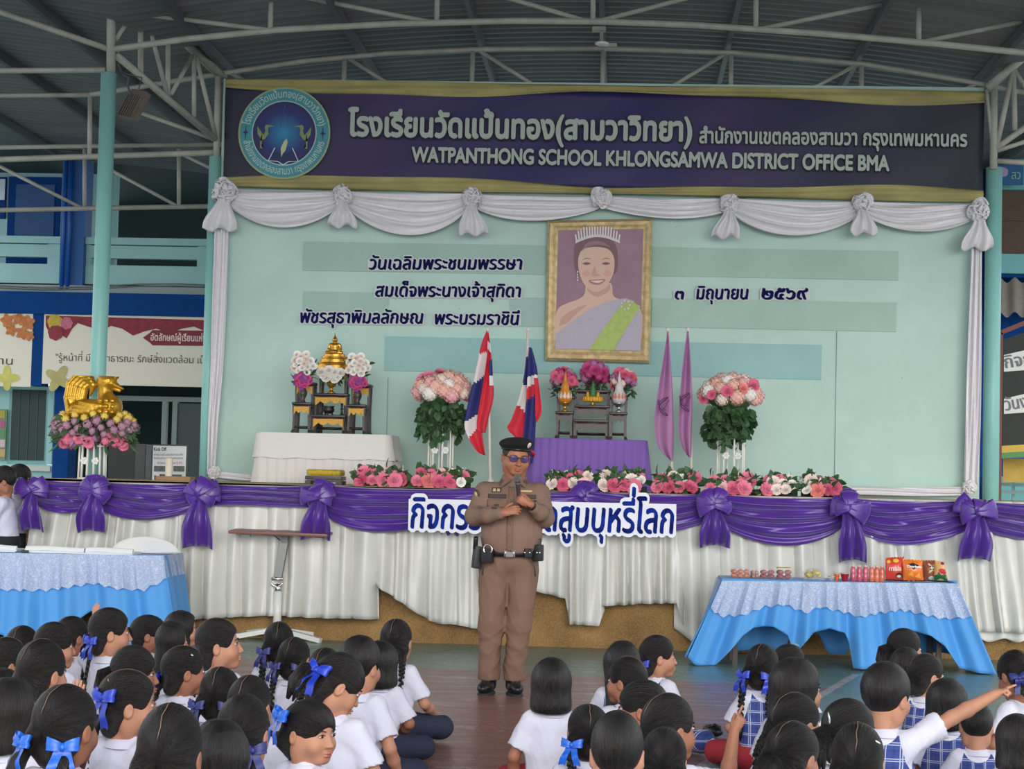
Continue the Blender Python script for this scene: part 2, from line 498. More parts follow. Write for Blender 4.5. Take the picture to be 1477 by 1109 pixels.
SHIRT = M('white_school_shirt', (208, 208, 226), rough=.75, sheen=.1, bump=.25, bscale=30)
NAVY = M('navy_cotton', (34, 40, 66), rough=.8, bump=.2, bscale=40)
RED = M('red_cotton', (160, 38, 52), rough=.8, bump=.2, bscale=40)
BOW = M('blue_satin_ribbon', (34, 66, 196), rough=.38, var=.3, vscale=60)
BRIGHTBOW = M('bright_blue_satin_ribbon', (26, 104, 222), rough=.35, var=.3, vscale=60)
NAVYBOW = M('navy_ribbon', (36, 44, 110), rough=.45)
BLACKSHOE = M('black_shoe_leather', (24, 23, 25), rough=.4)
EYEW = M('eye_white', (198, 190, 186), rough=.3); IRIS = M('dark_iris', (24, 16, 13), rough=.2)
LIP = M('lips', (168, 92, 84), rough=.5); BROW = M('brow_hair', (40, 30, 26), rough=.7)
PARTING = M('scalp', (122, 94, 80), rough=.7)

def Rhead(yaw, pitch, roll=0):
    return (Matrix.Rotation(radians(-yaw), 4, 'Z') @ Matrix.Rotation(radians(-pitch), 4, 'X') @ Matrix.Rotation(radians(roll), 4, 'Y'))
def xf(V, Mx):
    A = np.array(Mx.to_3x3()); return V @ A.T + np.array(Mx.translation)

def head_skin(neck, h=.0048, adult=False):
    """face and skull in head space (centre 0, looking +y); neck = neck base in head space"""
    s = SDF((-.12, -.17, -.26), (.12, .13, .13), h)
    s.ell((0, -.010, .022), (.072, .086, .083), 0)
    s.ell((0, .026, -.036), (.056 if not adult else .060, .058, .068), .03)
    s.cone((-.012, .060, -.088), (.012, .060, -.088), .017, .017, .03)
    for q in (-1, 1):
        s.ell((q * .036, .050, -.040), (.026, .026, .026), .025)
        s.ell((q * .031, .094, .000), (.019, .017, .012), .014, op='sub')
        s.ell((q * .052, -.005, -.06), (.018, .03, .04), .03)
    s.cone((0, .080, -.004), (0, .101 if adult else .0955, -.034), .007, .0095 if adult else .0085, .012)
    for q in (-1, 1): s.ell((q * .0105, .092 if adult else .088, -.036), (.0075, .0085, .0065), .006)
    s.ell((0, .086, -.060), (.021, .010, .0060), .006); s.ell((0, .084, -.070), (.018, .010, .0058), .006)
    s.ell((0, .091, -.0648), (.018, .005, .0012), .003, op='sub')
    for q in (-1, 1):
        s.ell((q * .077, -.010, -.014), (.008, .017, .026), .008, rot=Euler((radians(-10), 0, radians(q * -18))))
        s.ell((q * .086, -.006, -.012), (.006, .011, .018), .006, op='sub')
    s.cone((0, -.022, -.06), neck, .042 if not adult else .058, .043 if not adult else .062, .025)
    return s.mesh()
def hand_prims(s, wrist, d, n, kind, sc=1.0, side=1):
    """palm, five fingers: d = pointing direction, n = back-of-hand direction"""
    d = Vector(d).normalized(); n = Vector(n); n = (n - d * n.dot(d)).normalized(); w = d.cross(n).normalized() * side
    wrist = Vector(wrist)
    P = lambda a, b, c: wrist + (d * a + w * b + n * c) * sc
    R = Matrix((w, d, n)).transposed()
    s.ell(P(.036, 0, 0), vn(.027, .036, .0125) * sc, .012 * sc, rot=R)
    s.cone(P(-.01, 0, 0), P(.02, 0, 0), .017 * sc, .018 * sc, .012 * sc)
    curl = {'relax': (.35, .55, .45), 'open': (.06, .08, .06), 'fist': (1.25, 1.6, 1.2), 'point': (1.2, 1.6, 1.2)}[kind]
    for i, (bx, L, sp) in enumerate(((-.020, .058, -.10), (-.007, .065, -.03), (.006, .060, .04), (.018, .047, .12))):
        a = 0.0; p = P(.062 - abs(i - 1.2) * .003, bx, 0); cl = curl
        if kind == 'point' and i == 0: cl = (.03, .04, .03)
        r = .0074; fan = sp * (1.6 if kind == 'open' else .8)
        for j in range(3):
            a += cl[j]; l = L * (.42, .32, .26)[j] * sc
            q = p + (d * cos(a) - n * sin(a)) * l + w * (fan * l)
            s.cone(p, q, r * sc * (1 - .07 * j), r * sc * (.94 - .07 * j), .004 * sc); p = q
    t0 = P(.018, -.022, -.003); out = 1.0 if kind in ('open', 'relax') else .35
    t1 = t0 + (d * .022 - w * .020 * out - n * .010) * sc; t2 = t1 + (d * .024 - w * .008 * out - n * (.006 if out == 1 else .012)) * sc
    s.cone(t0, t1, .0105 * sc, .009 * sc, .008 * sc); s.cone(t1, t2, .009 * sc, .0072 * sc, .004 * sc)
def arm_skin(sh, el, wr, hd, hn, kind, side, h=.0042, r=(.036, .029, .020), hs=.82):
    pts = [Vector(sh), Vector(el), Vector(wr), Vector(wr) + Vector(hd).normalized() * .16]
    lo = [min(p[i] for p in pts) - .07 for i in range(3)]; hi = [max(p[i] for p in pts) + .07 for i in range(3)]
    s = SDF(lo, hi, h)
    s.cone(sh, el, r[0], r[1], .0); m = Vector(el).lerp(Vector(wr), .35)
    s.cone(el, m, r[1], r[1] * 1.04, .012); s.cone(m, wr, r[1] * 1.04, r[2], .012)
    hand_prims(s, wr, hd, hn, kind, hs, side); return s.mesh()
# joints of a child 0.78 m tall when seated, looking +y
SHO = (.104, -.005, .402); HC = (0, .014, .577); HS = 1.11
POSES = {  # elbow, wrist, hand direction, back-of-hand direction, hand kind (right side x > 0)
    'lap': ((.175, .02, .24), (.075, .17, .15), (-.6, .7, -.2), (.2, .5, .8), 'relax'),
    'knee': ((.185, .03, .23), (.17, .20, .15), (-.1, 1, -.3), (.2, .3, 1), 'relax'),
    'chin': ((.15, .14, .28), (.055, .17, .40), (-.3, -.1, 1), (.4, .9, .1), 'relax'),
    'clap': ((.15, .13, .28), (.06, .24, .36), (-.2, .35, 1), (1, .2, .1), 'open'),
    'wave': ((.20, .08, .42), (.215, .13, .61), (.0, .05, 1), (.2, -1, 0), 'open'),
    'point': ((.23, .13, .50), (.36, .28, .59), (.75, .45, .40), (-.3, -.2, 1), 'point'),
    'pointup': ((.18, .16, .36), (.18, .24, .56), (.45, .2, .85), (.5, -.8, .2), 'point'),
    'side': ((.23, .10, .36), (.38, .22, .36), (.85, .4, -.1), (.1, .2, 1), 'point'),
    'down': ((.18, -.02, .22), (.18, .10, .06), (.1, 1, -.3), (.3, .2, 1), 'relax'),
}
_cloth = {}
def mirror(p, q): return (p[0] * q, p[1], p[2])
def shirt_mesh(poseL, poseR, kind, seed):
    key = ('shirt', poseL, poseR, seed)
    if key in _cloth: return _cloth[key]
    s = SDF((-.36, -.24, -.01), (.36, .30, .62), .0078); sq = (1.12, .86, 1)
    for q, ps in ((-1, poseL), (1, poseR)):
        sh = Vector(mirror(SHO, q)); el = Vector(mirror(POSES[ps][0], q)); d = (el - sh).normalized(); e = sh + d * .125
        s.cone(sh, e + d * .03, .046, .060, 0); s.ell(e + d * .12, .105, .002, op='sub')
    s.cone((0, -.015, .11), (0, -.012, .25), .116, .100, .03, sq=sq); s.cone((0, -.012, .25), (0, -.006, .340), .100, .097, .04, sq=sq)
    s.cone((-.080, -.008, .388), (.080, -.008, .388), .046, .046, .05)
    s.cone((0, -.010, .41), (0, -.008, .440), .056, .048, .03)
    s.wrinkle(.013, 27, seed)
    s.half((0, 0, -1), -.045)
    V, F = s.mesh(); _cloth[key] = (V, F); return V, F
def collar_mesh(mat_):
    if 'collar' in _cloth: return _cloth['collar']
    mb = MB()
    def fn(u, v):
        a = u * 2 * pi; r = .047 + .028 * v + .004 * sin(3 * a)
        return Vector((r * sin(a) * 1.08, -.010 - r * cos(a) * .95, .450 - .010 * v - .016 * v * v + (.006 if v < .5 else 0)))
    mb.grid(fn, 36, 4, True); me = mb.mesh('collar', mat_); _cloth['collar'] = me; return me
def jumper_mesh(seed):
    key = ('jumper', seed)
    if key in _cloth: return _cloth[key]
    s = SDF((-.22, -.18, .0), (.22, .18, .52), .0075); sq = (1.12, .86, 1)
    s.cone((0, -.015, .10), (0, -.012, .25), .126, .108, 0, sq=sq); s.cone((0, -.012, .25), (0, -.006, .340), .108, .105, .04, sq=sq)
    s.cone((-.074, -.008, .390), (.074, -.008, .390), .053, .053, .05)
    s.wrinkle(.009, 25, seed)
    for q in (-1, 1): s.ell((q * .150, 0, .385), (.055, .12, .105), .01, op='sub')
    s.cone((0, .03, .40), (0, .02, .53), .075, .075, .008, op='sub'); s.cone((0, -.05, .452), (0, -.05, .53), .068, .062, .008, op='sub')
    s.half((0, 0, -1), -.06)
    r = s.mesh(); _cloth[key] = r; return r
def skirt_mesh(seed):
    key = ('skirt', seed)
    if key in _cloth: return _cloth[key]
    s = SDF((-.40, -.24, -.01), (.40, .42, .26), .0095)
    s.ell((0, -.01, .095), (.150, .135, .10), 0)
    for q in (-1, 1): s.cone((q * .07, .02, .095), (q * .215, .205, .085), .090, .064, .04); s.cone((q * .20, .205, .075), (q * .04, .235, .06), .055, .05, .04)
    s.wrinkle(.010, 22, seed); s.half((0, 0, -1), .0)
    r = s.mesh(); _cloth[key] = r; return r
def legs_skin():
    if 'legs' in _cloth: return _cloth['legs']
    s = SDF((-.36, .1, -.0), (.36, .42, .16), .009)
    for q in (-1, 1): s.cone((q * .215, .225, .075), (-q * .10, .275, .045), .046, .030, .01)
    r = s.mesh(); _cloth['legs'] = r; return r
def hair_cap(style, h=.0055):
    key = ('cap', style)
    if key in _cloth: return _cloth[key]
    s = SDF((-.15, -.19, -.36), (.15, .14, .15), h)
    if style == 'crew':
        s.ell((0, -.011, .026), (.079, .094, .090), 0); s.ell((0, .095, -.045), (.074, .075, .098), .012, op='sub'); s.ell((0, -.09, -.10), (.07, .05, .045), .02, op='sub')
        for q in (-1, 1): s.ell((q * .088, .004, -.036), (.035, .036, .045), .012, op='sub')
        s.half((0, .25, -1), .066)
    elif style == 'boycut':
        s.ell((0, -.011, .030), (.086, .101, .097), 0); s.ell((0, .098, -.050), (.076, .075, .098), .012, op='sub')
        for q in (-1, 1): s.ell((q * .090, .004, -.040), (.035, .036, .045), .012, op='sub')
        s.half((0, .25, -1), .075); s.wrinkle(.003, 70, 5)
    elif style in ('bob', 'bobbang'):
        s.ell((0, -.012, .028), (.087, .102, .096), 0); s.cone((0, -.018, .01), (0, -.024, -.085), .086, .094, .03, sq=(1.03, 1, 1))
        s.cone((0, .10, .03 if style == 'bob' else .012), (0, .13, -.15), .066, .072, .012, op='sub', sq=(.92, 1, 1))
        s.ell((0, .03, -.10), (.058, .075, .085), .01, op='sub'); s.half((0, .12, -1), .112, .008); s.wrinkle(.004, 60, 7, warp=.3)
    elif style in ('long', 'longbang'):
        s.ell((0, -.012, .028), (.086, .101, .095), 0); s.cone((0, -.03, .0), (0, -.075, -.22), .084, .062, .03, sq=(1.1, .9, 1))
        s.cone((0, -.075, -.22), (0, -.08, -.30), .062, .035, .02, sq=(1.1, .8, 1))
        s.cone((0, .10, .03 if style == 'long' else .010), (0, .13, -.15), .066, .076, .012, op='sub', sq=(.92, 1, 1))
        s.ell((0, .03, -.12), (.062, .085, .10), .01, op='sub'); s.wrinkle(.006, 48, 9, warp=.3)
    else:   # tied: 'tied', 'bang'
        s.ell((0, -.012, .026), (.081, .098, .093), 0)
        if style == 'bang': s.ell((0, .105, -.060), (.070, .07, .098), .010, op='sub')
        else: s.ell((0, .098, -.050), (.076, .075, .104), .012, op='sub')
        for q in (-1, 1): s.ell((q * .090, .010, -.040), (.035, .036, .042), .012, op='sub')
        for q in (-1, 1): s.ell((q * .052, -.062, -.035), (.036, .034, .040), .03)
        s.ell((0, -.055, -.075), (.050, .040, .040), .03); s.half((0, .25, -1), .096, .01); s.wrinkle(.0012, 90, 11, warp=.1)
    me = sdf_mesh('hair', [s.mesh()], HAIR if style in ('tied', 'bang') else LOOSE); _cloth[key] = me; return me
def braid_mesh(pts, r=.017, n=9):
    mb = MB(); pts = [Vector(p) for p in pts]
    def at(t):
        f = t * (len(pts) - 1); i = min(int(f), len(pts) - 2); return pts[i].lerp(pts[i + 1], f - i)
    for i in range(n * 2):
        t = i / (n * 2 - 1) * .86; p = at(t); d = (at(min(1, t + .05)) - at(max(0, t - .05))).normalized()
        sd = d.cross(Vector((0, 1, .2))).normalized(); q = 1 if i % 2 else -1; rr = r * (1.05 - .45 * t)
        ax = (d + sd * q * .8).normalized(); R = ax.to_track_quat('Z', 'Y').to_matrix()
        mb.ball(p + sd * (q * rr * .42), (rr * .72, rr * .80, rr * 1.25), 8, 6, rot=R)
    e0 = at(.84); e1 = at(1.0)
    mb.tube([e0, e0.lerp(e1, .4), e1], [r * .5, r * .8, r * .15], 7); return mb.mesh('braid', HAIR)
def tail_mesh(pts, r):
    mb = MB(); pts = [Vector(p) for p in pts]; k = len(pts)
    rng = random.Random(len(pts))
    for q in range(5):
        off = Vector((rng.uniform(-1, 1), rng.uniform(-1, 1), 0)) * r * .55
        P = [p + off * min(1, i / 1.5) for i, p in enumerate(pts)]
        mb.tube(P, [r * (.55 + .4 * sin(pi * min(1, i / (k - 1) + .1))) * (1 if i < k - 1 else .2) for i in range(k)], 8)
    return mb.mesh('ponytail', HAIR)
def bow_mesh(mat_, sc=1.0):
    key = ('bow', mat_.name, sc)
    if key in _cloth: return _cloth[key]
    mb = MB()
    for q in (-1, 1):
        def loop(u, v, q=q):
            a = u * 2 * pi; w = (v - .5) * .030 * (.45 + .55 * abs(sin(a / 2)))
            return Vector((q * .024 * (1 - cos(a)) * .75, -.004 - .010 * sin(a) + .002 * sin(9 * v), w + .010 * (1 - cos(a)) * .4)) * sc
        mb.grid(loop, 16, 4)
        def tail(u, v, q=q):
            return Vector((q * (.006 + .020 * u) + (v - .5) * .022, -.008 + .004 * sin(u * 7 + v), -.004 - .058 * u - (.006 * abs(v - .5) * 2 if u > .9 else 0))) * sc
        mb.grid(tail, 8, 3)
    mb.ball((0, -.006 * sc, 0), (.009 * sc, .008 * sc, .010 * sc), 10, 6)
    me = mb.mesh('hair_bow', mat_); _cloth[key] = me; return me
def face_meshes(adult=False):
    key = ('face', adult)
    if key in _cloth: return _cloth[key]
    out = []
    for q in (-1, 1):
        e = MB(); e.mat(0).ball((q * .0300, .0712, .0), (.0108, .0092, .0056), 12, 8); e.mat(1).ball((q * .0300, .0780, .0), (.0062, .0038, .0055), 10, 6); out.append(('eye', e.mesh('eye', [EYEW, IRIS])))
        b = MB(); b.tube([(q * .016, .083, .0165), (q * .030, .0805, .0205), (q * .046, .071, .0165)], [.0026, .0034, .0016], 6, flat=.6); out.append(('eyebrow', b.mesh('eyebrow', BROW)))
        b = MB(); b.tube([(q * .0175, .0815, .003), (q * .031, .0820, .0075), (q * .0445, .0735, .0025)], [.0012, .0018, .0012], 6); out.append(('eyelid', b.mesh('eyelid', BROW)))
    l = MB(); l.ball((0, .0885, -.0602), (.0185, .0085, .0042), 12, 6); l.ball((0, .0865, -.0698), (.0155, .0085, .0046), 12, 6); out.append(('mouth', l.mesh('mouth', LIP)))
    _cloth[key] = out; return out
def parting_mesh(kind):
    key = ('parting', kind)
    if key in _cloth: return _cloth[key]
    mb = MB(); x = {'mid': 0, 'left': -.022, 'right': .022}[kind]; pts = []
    for i in range(15):
        a = radians(35 + i * 9.5); xx = x * (1 - .2 * i / 14) + .0018 * sin(i * 1.7)
        k = math.sqrt(max(0, 1 - (xx / .081) ** 2)); pts.append((xx, -.012 + .0985 * k * cos(a), .026 + .0935 * k * sin(a)))
    mb.tube(pts, [.0005] + [.0014] * 13 + [.0005], 6, flat=.6)
    _cloth[key] = mb.mesh('hair_parting', PARTING); return _cloth[key]
def braid_pts(q, n, out=0):
    L = {'s': .15, 'm': .22, 'l': .30}[n]
    return [(q * .060, -.075, -.045), (q * (.068 + out), -.100, -.085), (q * (.072 + out), -.118, -.05 - L * .5), (q * (.068 + out), -.128, -.06 - L)]
_bm = {}
KZ = [0.937, 1.038, 0.919, 0.967, 1.039, 1.008, 0.900, 0.956, 1.084, 1.024, 1.074, 0.944, 1.058, 0.946, 1.000, 0.962, 1.000, 0.975, 1.042, 1.009, 0.985, 0.991, 1.022, 1.000, 0.986, 1.018, 1.050, 0.925, 1.113, 0.998, 1.018, 1.000, 1.000, 0.992, 0.957, 0.935, 1.033, 1.113, 1.060, 1.000, 1.000, 0.993, 0.900, 0.930, 0.996, 1.064, 0.988, 1.003, 0.963, 1.011, 0.946, 1.004, 1.031, 1.000]   # slouching or upright: sitting height of each child
_kz = iter(KZ)
def cached(key, fn):
    if key not in _bm: _bm[key] = fn()
    return _bm[key]
def kid(px, py, yaw, label, hair='tied', tails='braids', bow=None, pose=('lap', 'lap'), uni='shirt', s=1.0, pitch=0, roll=0, part='mid', body=None, clip=None, skirt=NAVY, skin=None, fine=False, len_='m', seed=None, lean=0, shoes=False, tailside=(-1, 1), group=None, dz=0, bowpos=None):
    s = s * .90; kz = next(_kz); seed = seed if seed is not None else int(px * 7 + py) % 5
    by = body if body is not None else yaw * .35
    c = atZ(px, py, HC[2] * s * kz + dz)
    Rb = Matrix.Rotation(radians(-by), 4, 'Z')
    hc = Vector(HC); base = c - (Rb @ (hc * s)); base.z = dz
    root = thing('person', label, 'person', base, radians(-by), group or 'schoolchildren seated on the court'); root.scale = (s, s, s * kz)
    Mh = Matrix.Translation(hc) @ Rhead(yaw - by, pitch, roll) @ Matrix.Scale(HS, 4)
    inv = Mh.inverted(); sk = skin or (SKIN if (int(px) % 3) else SKIN2)
    V, F = cached(('head', round((yaw - by) / 10), round(pitch / 8), fine), lambda: head_skin(inv @ Vector((0, -.012, .405)), .0036 if fine else .0050))
    skins = [(xf(V, Mh), F)]
    for q, ps in ((-1, pose[0]), (1, pose[1])):
        el, wr, hd, hn, kind = POSES[ps]; vis = ps in ('clap', 'wave', 'point', 'pointup', 'side', 'chin')
        skins.append(cached(('arm', q, ps), lambda: arm_skin(mirror(SHO, q), mirror(el, q), mirror(wr, q), mirror(hd, q), mirror(hn, q), kind, q, .0034 if vis else .006)))
    skins.append(legs_skin())
    link('body', sdf_mesh('body', skins, sk), root)
    V, F = shirt_mesh(pose[0], pose[1], 'n', seed)
    link('shirt', cached(('sm', pose, seed), lambda: sdf_mesh('shirt', [(V, F)], SHIRT)), root)
    co = link('collar', collar_mesh(SHIRT), root); co['label'] = 'white turned down collar'
    if uni == 'plaid':
        j = link('jumper', cached(('jm', seed % 3), lambda: sdf_mesh('jumper', [jumper_mesh(seed % 3)], PLAID)), root); j['label'] = 'blue plaid jumper with white lines'
    sm = PLAID if uni == 'plaid' and skirt is NAVY else skirt
    link('skirt', cached(('skm', sm.name, seed % 2), lambda: sdf_mesh('skirt', [skirt_mesh(seed % 2)], sm)), root)
    def on_head(name, me, par=root):
        o = link(name, me, par)
        if par is root: o.matrix_local = Mh
        return o
    hr = on_head('hair', hair_cap(hair))
    for n_, me_ in face_meshes(): on_head(n_, me_)
    if hair in ('tied', 'bang') and part: link('hair_parting', parting_mesh(part), hr)
    if tails == 'braids':
        for q in tailside: link('braid', cached(('br', q, len_), lambda: braid_mesh(braid_pts(q, len_), n={'s': 7, 'm': 10, 'l': 13}[len_])), hr)
    elif tails == 'pigtails':
        for q in tailside: link('ponytail', cached(('pt', q, len_), lambda: tail_mesh(braid_pts(q, len_, .012), .019)), hr)
    elif tails == 'pony': link('ponytail', cached(('pony', len_), lambda: tail_mesh([(0, -.095, .02), (0, -.135, .0), (0, -.145, -.06), (0, -.135, -.13)], .026)), hr)
    elif tails == 'bun':
        mb = MB(); mb.ball((0, -.112, .01), (.035, .028, .034), 14, 10); link('hair_bun', cached(('bun',), lambda: mb.mesh('hair_bun', HAIR)), hr)
    if bow is not None:
        for q in ((9,) if bowpos else tailside if tails in ('braids', 'pigtails') else (0,)):
            if q == 9: o = link('hair_bow', bow_mesh(bow, 1.5), hr); o.location = bowpos[:3]; o.rotation_euler = (radians(-12), radians(bowpos[4]), radians(bowpos[3])); continue
            o = link('hair_bow', bow_mesh(bow, 1.25), hr); p = Vector((q * .068, -.098, -.040)) if q else Vector((0, -.118, .03))
            o.location = p; o.rotation_euler = (radians(-12), 0, radians(q * 28))
    if clip:
        mb = MB(); nm, cp, cr, cm, L = clip
        mb.tube([(-L / 2, 0, 0), (-L / 6, -.003, 0), (L / 6, -.003, 0), (L / 2, 0, 0)], [.003, .006, .0055, .002], 8, flat=.5)
        o = mb.build('hair_clip', cm, hr, world=False); o.location = cp; o.rotation_euler = cr; o['label'] = nm
    if shoes:
        for q in (-1, 1):
            mb = MB(); mb.ball((q * .13, .31, .035), (.07, .032, .032), 12, 8, rot=(0, 0, radians(q * 15))); mb.build('shoe', BLACKSHOE, root, world=False)
    return root
# ------------------------------------------------------------------ the uniformed speaker
from mathutils.bvhtree import BVHTree
KHAKI = M('khaki_twill', (128, 103, 88), rough=.8, bump=.25, bscale=160, var=.1, vscale=5)
KHAKI2 = M('khaki_trouser_twill', (122, 95, 78), rough=.82, bump=.25, bscale=160, var=.1, vscale=5)
KDARK = M('dark_embroidery', (72, 60, 52), rough=.8); BLACK = M('black_nylon', (24, 24, 27), rough=.5)
WOOL = M('black_felt', (15, 15, 18), rough=.95); STEEL = M('polished_steel', (215, 215, 215), rough=.25, metal=1)
BUTTON = M('khaki_button', (104, 84, 70), rough=.5); REDRIB = M('crimson_ribbon', (168, 30, 62), rough=.6)
BADGE = M('silver_pink_badge', (226, 200, 206), rough=.35, metal=.3); GOLD = M('gold_metal', (214, 160, 62), rough=.3, metal=.85)
LENS = M('violet_tinted_lens', (70, 62, 130), rough=.05, spec=.9, alpha=.72); FRAMEM = M('brown_spectacle_frame', (66, 34, 30), rough=.3)
GREYHAIR = M('short_greying_hair', (52, 48, 46), rough=.7, bump=.4, bscale=300)
OSKIN = M('officer_skin', (164, 108, 82), rough=.5, spec=.4, var=.12, vscale=12)
def officer(px, py_foot, Y):
    base = atY(px, py_foot, Y); base.z = 0
    t = thing('person', 'police officer in brown uniform and black beret speaking into a microphone', 'person', base)
    # shirt
    s = SDF((-.36, -.40, .84), (.38, .24, 1.50), .0078)
    for pts, q in ((((-.175, .01, 1.335), (-.225, -.085, 1.178), (-.125, -.215, 1.190), (-.045, -.275, 1.203)), -1), (((.205, .01, 1.335), (.243, -.085, 1.178), (.215, -.185, 1.215), (.180, -.240, 1.243)), 1)):
        s.chain(pts, [.064, .062, .053, .044], .03)
    s.ell((.022, -.035, 1.075), (.196, .160, .215), .03); s.ell((.018, -.005, 1.235), (.198, .132, .175), .06)
    s.cone((-.155, .012, 1.345), (.190, .012, 1.345), .062, .062, .05); s.cone((.018, .0, .93), (.018, -.01, 1.04), .188, .196, .05, sq=(1, .78, 1))
    s.cone((.03, .0, 1.37), (.035, -.015, 1.425), .085, .066, .05)
    s.wrinkle(.013, 24, 3); s.half((0, 0, -1), -.915)
    V, F = s.mesh(); sh = link('shirt', sdf_mesh('shirt', [(V, F)], KHAKI), t)
    bv = BVHTree.FromPolygons([tuple(v) for v in V], [tuple(int(i) for i in f) for f in F])
    def surf(x, z, off=.004):
        h = bv.ray_cast(Vector((x, -2, z)), Vector((0, 1, 0)))[0]
        return Vector((x, (h.y if h else -.1) - off, z))
    def patch(name, x0, x1, z0, z1, m, off=.004, par=sh, shear=0, nu=8, nv=6, pts=None):
        mb = MB(); mb.grid(lambda u, v: surf(x0 + (x1 - x0) * u + shear * v, z0 + (z1 - z0) * v, off), nu, nv)
        return mb.build(name, m, par, world=False, solid=.004)
    for q in (-1, 1):
        cx = .022 + q * .098
        patch('pocket', cx - .062, cx + .062, 1.236, 1.268, KHAKI, .004)
        p = patch('pocket_flap', cx - .066, cx + .066, 1.245, 1.292, KHAKI2, .008)
        patch('name_tape', cx - .062, cx + .062, 1.302, 1.330, KDARK, .008)
    patch('rank_badge', -.115, -.052, 1.342, 1.372, KDARK, .008)
    for q in (0, 1): patch('badge_star', -.107 + q * .028, -.088 + q * .028, 1.347, 1.366, M('pale_gold_thread', (190, 170, 130)), .012, nu=3, nv=3)
    patch('wing_badge', .075, .155, 1.346, 1.358, M('pale_gold_thread'), .010)
    patch('chest_patch', -.100, -.066, 1.236, 1.262, KDARK, .010, shear=.008)
    patch('placket', -.002, .040, .95, 1.38, KHAKI2, .003, nu=3, nv=24)
    for k in range(6):
        p = surf(.019, 1.36 - k * .075, .008); mb = MB(); mb.ball(p, (.006, .003, .006), 10, 6); mb.build('button', BUTTON, sh, world=False)
    # shoulder patch on the sleeve, collar
    mb = MB(); mb.ball((-.215, -.055, 1.325), (.010, .030, .036), 14, 10, rot=(0, radians(-18), radians(35))); o = mb.build('sleeve_patch', KDARK, sh, world=False)
    mb = MB(); mb.ball((-.222, -.066, 1.325), (.008, .014, .018), 12, 8, rot=(0, radians(-18), radians(35))); mb.build("sleeve_emblem", M('pale_gold_thread'), sh, world=False)
    for q in (-1, 1):
        mb = MB()
        A = [(q * .012, -.100, 1.425), (q * .075, -.055, 1.458), (q * .088, -.060, 1.425), (q * .082, -.112, 1.372)]
        A = [Vector(p) + Vector((.03, 0, 0)) for p in A]
        mb.poly(A, (0, -.006, .002)); mb.build('collar', KHAKI2, sh, world=False, smooth=False)
        mb = MB(); c = (A[1] + A[3]) / 2 + Vector((0, -.012, 0)); mb.ball(c, (.012, .004, .016), 8, 6); mb.build('collar_badge', KDARK, sh, world=False)
        # back of the collar
    mb = MB(); mb.grid(lambda u, v: Vector((.033 + (.078 + .012 * (1 - v)) * cos(pi * u), -.015 + (.07 + .012 * (1 - v)) * sin(pi * u) - .03 * (1 - sin(pi * u)), 1.405 + .055 * v)), 16, 3)
    mb.build('collar_band', KHAKI2, sh, world=False, solid=.005)
    # trousers
    s = SDF((-.28, -.22, .05), (.30, .22, 1.0), .0085)
    s.ell((.015, .0, .885), (.188, .140, .12), 0)
    s.chain([(-.085, .0, .82), (-.100, -.012, .46), (-.112, .012, .10)], [.112, .084, .072], .05); s.chain([(.105, .0, .82), (.085, -.012, .46), (.058, .012, .10)], [.112, .084, .072], .03)
    s.wrinkle(.024, 22, 8, warp=.9); s.half((0, 0, -1), -.085); s.half((0, 0, 1), .935)
    tr = link('trousers', sdf_mesh('trousers', [s.mesh()], KHAKI2), t)
    for q, x in ((-1, -.128), (1, .155)):
        mb = MB(); mb.tube([(x, -.128, .91), (x + q * .03, -.105, .85), (x + q * .035, -.08, .79)], .004, 6); mb.build('pocket_seam', KDARK, tr, world=False)
    # belt
    mb = MB()
    mb.grid(lambda u, v: Vector((.017 + (.198 + .003 * sin(pi * v)) * cos(2 * pi * u), -.006 + (.158 + .003 * sin(pi * v)) * sin(2 * pi * u), .918 + .046 * v)), 48, 2, True)
    bl = mb.build('duty_belt', BLACK, t, world=False, solid=.008)
    mb = MB(); mb.box((.02, -.168, .941), (.072, .014, .052), bev=.004); mb.build('belt_buckle', M('dark_plastic', (40, 40, 42), rough=.3), bl, world=False)
    for q in (-1, 1): mb = MB(); mb.box((.02 + q * .028, -.176, .941), (.005, .004, .056)); mb.build('buckle_bar', STEEL, bl, world=False)
    mb = MB(); mb.box((-.205, -.075, .905), (.048, .075, .150), rot=(0, radians(5), radians(20)), bev=.012); hol = mb.build('holster', BLACK, bl, world=False, angle=40)
    mb = MB(); mb.box((-.214, -.085, 1.0), (.030, .040, .085), rot=(radians(18), radians(4), 0), bev=.010); mb.build('pistol_grip', BLACK, hol, world=False)
    mb = MB(); mb.box((-.128, -.150, .92), (.085, .035, .095), rot=(0, 0, radians(-28)), bev=.012); pch = mb.build('cuff_pouch', BLACK, bl, world=False, angle=40)
    mb = MB(); R = Euler((0, 0, radians(-28))).to_matrix()
    mb.tube([Vector((-.122, -.172, .962)) + R @ Vector((.032 * cos(a), -.004, .032 * sin(a))) for a in [pi * 2 * i / 24 for i in range(-3, 16)]], .0055, 8); mb.build('handcuff', STEEL, pch, world=False)
    mb = MB(); mb.box((.205, -.085, .945), (.050, .08, .11), rot=(0, 0, radians(-22)), bev=.01); p2 = mb.build('magazine_pouch', BLACK, bl, world=False, angle=40)
    mb = MB(); mb.box((.208, -.075, 1.01), (.028, .035, .06), bev=.008); mb.build('radio', BLACK, p2, world=False)
    mb = MB(); mb.box((.140, -.150, .945), (.055, .03, .06), rot=(0, 0, radians(28)), bev=.008); p3 = mb.build('small_pouch', BLACK, bl, world=False, angle=40)
    for k, (x, y) in enumerate(((.120, -.172), (.152, -.160), (.198, -.135), (.216, -.125))): mb = MB(); mb.ball((x, y, .948), (.007, .005, .007), 10, 6); mb.build('snap_fastener', STEEL, p3 if k < 2 else p2, world=False)
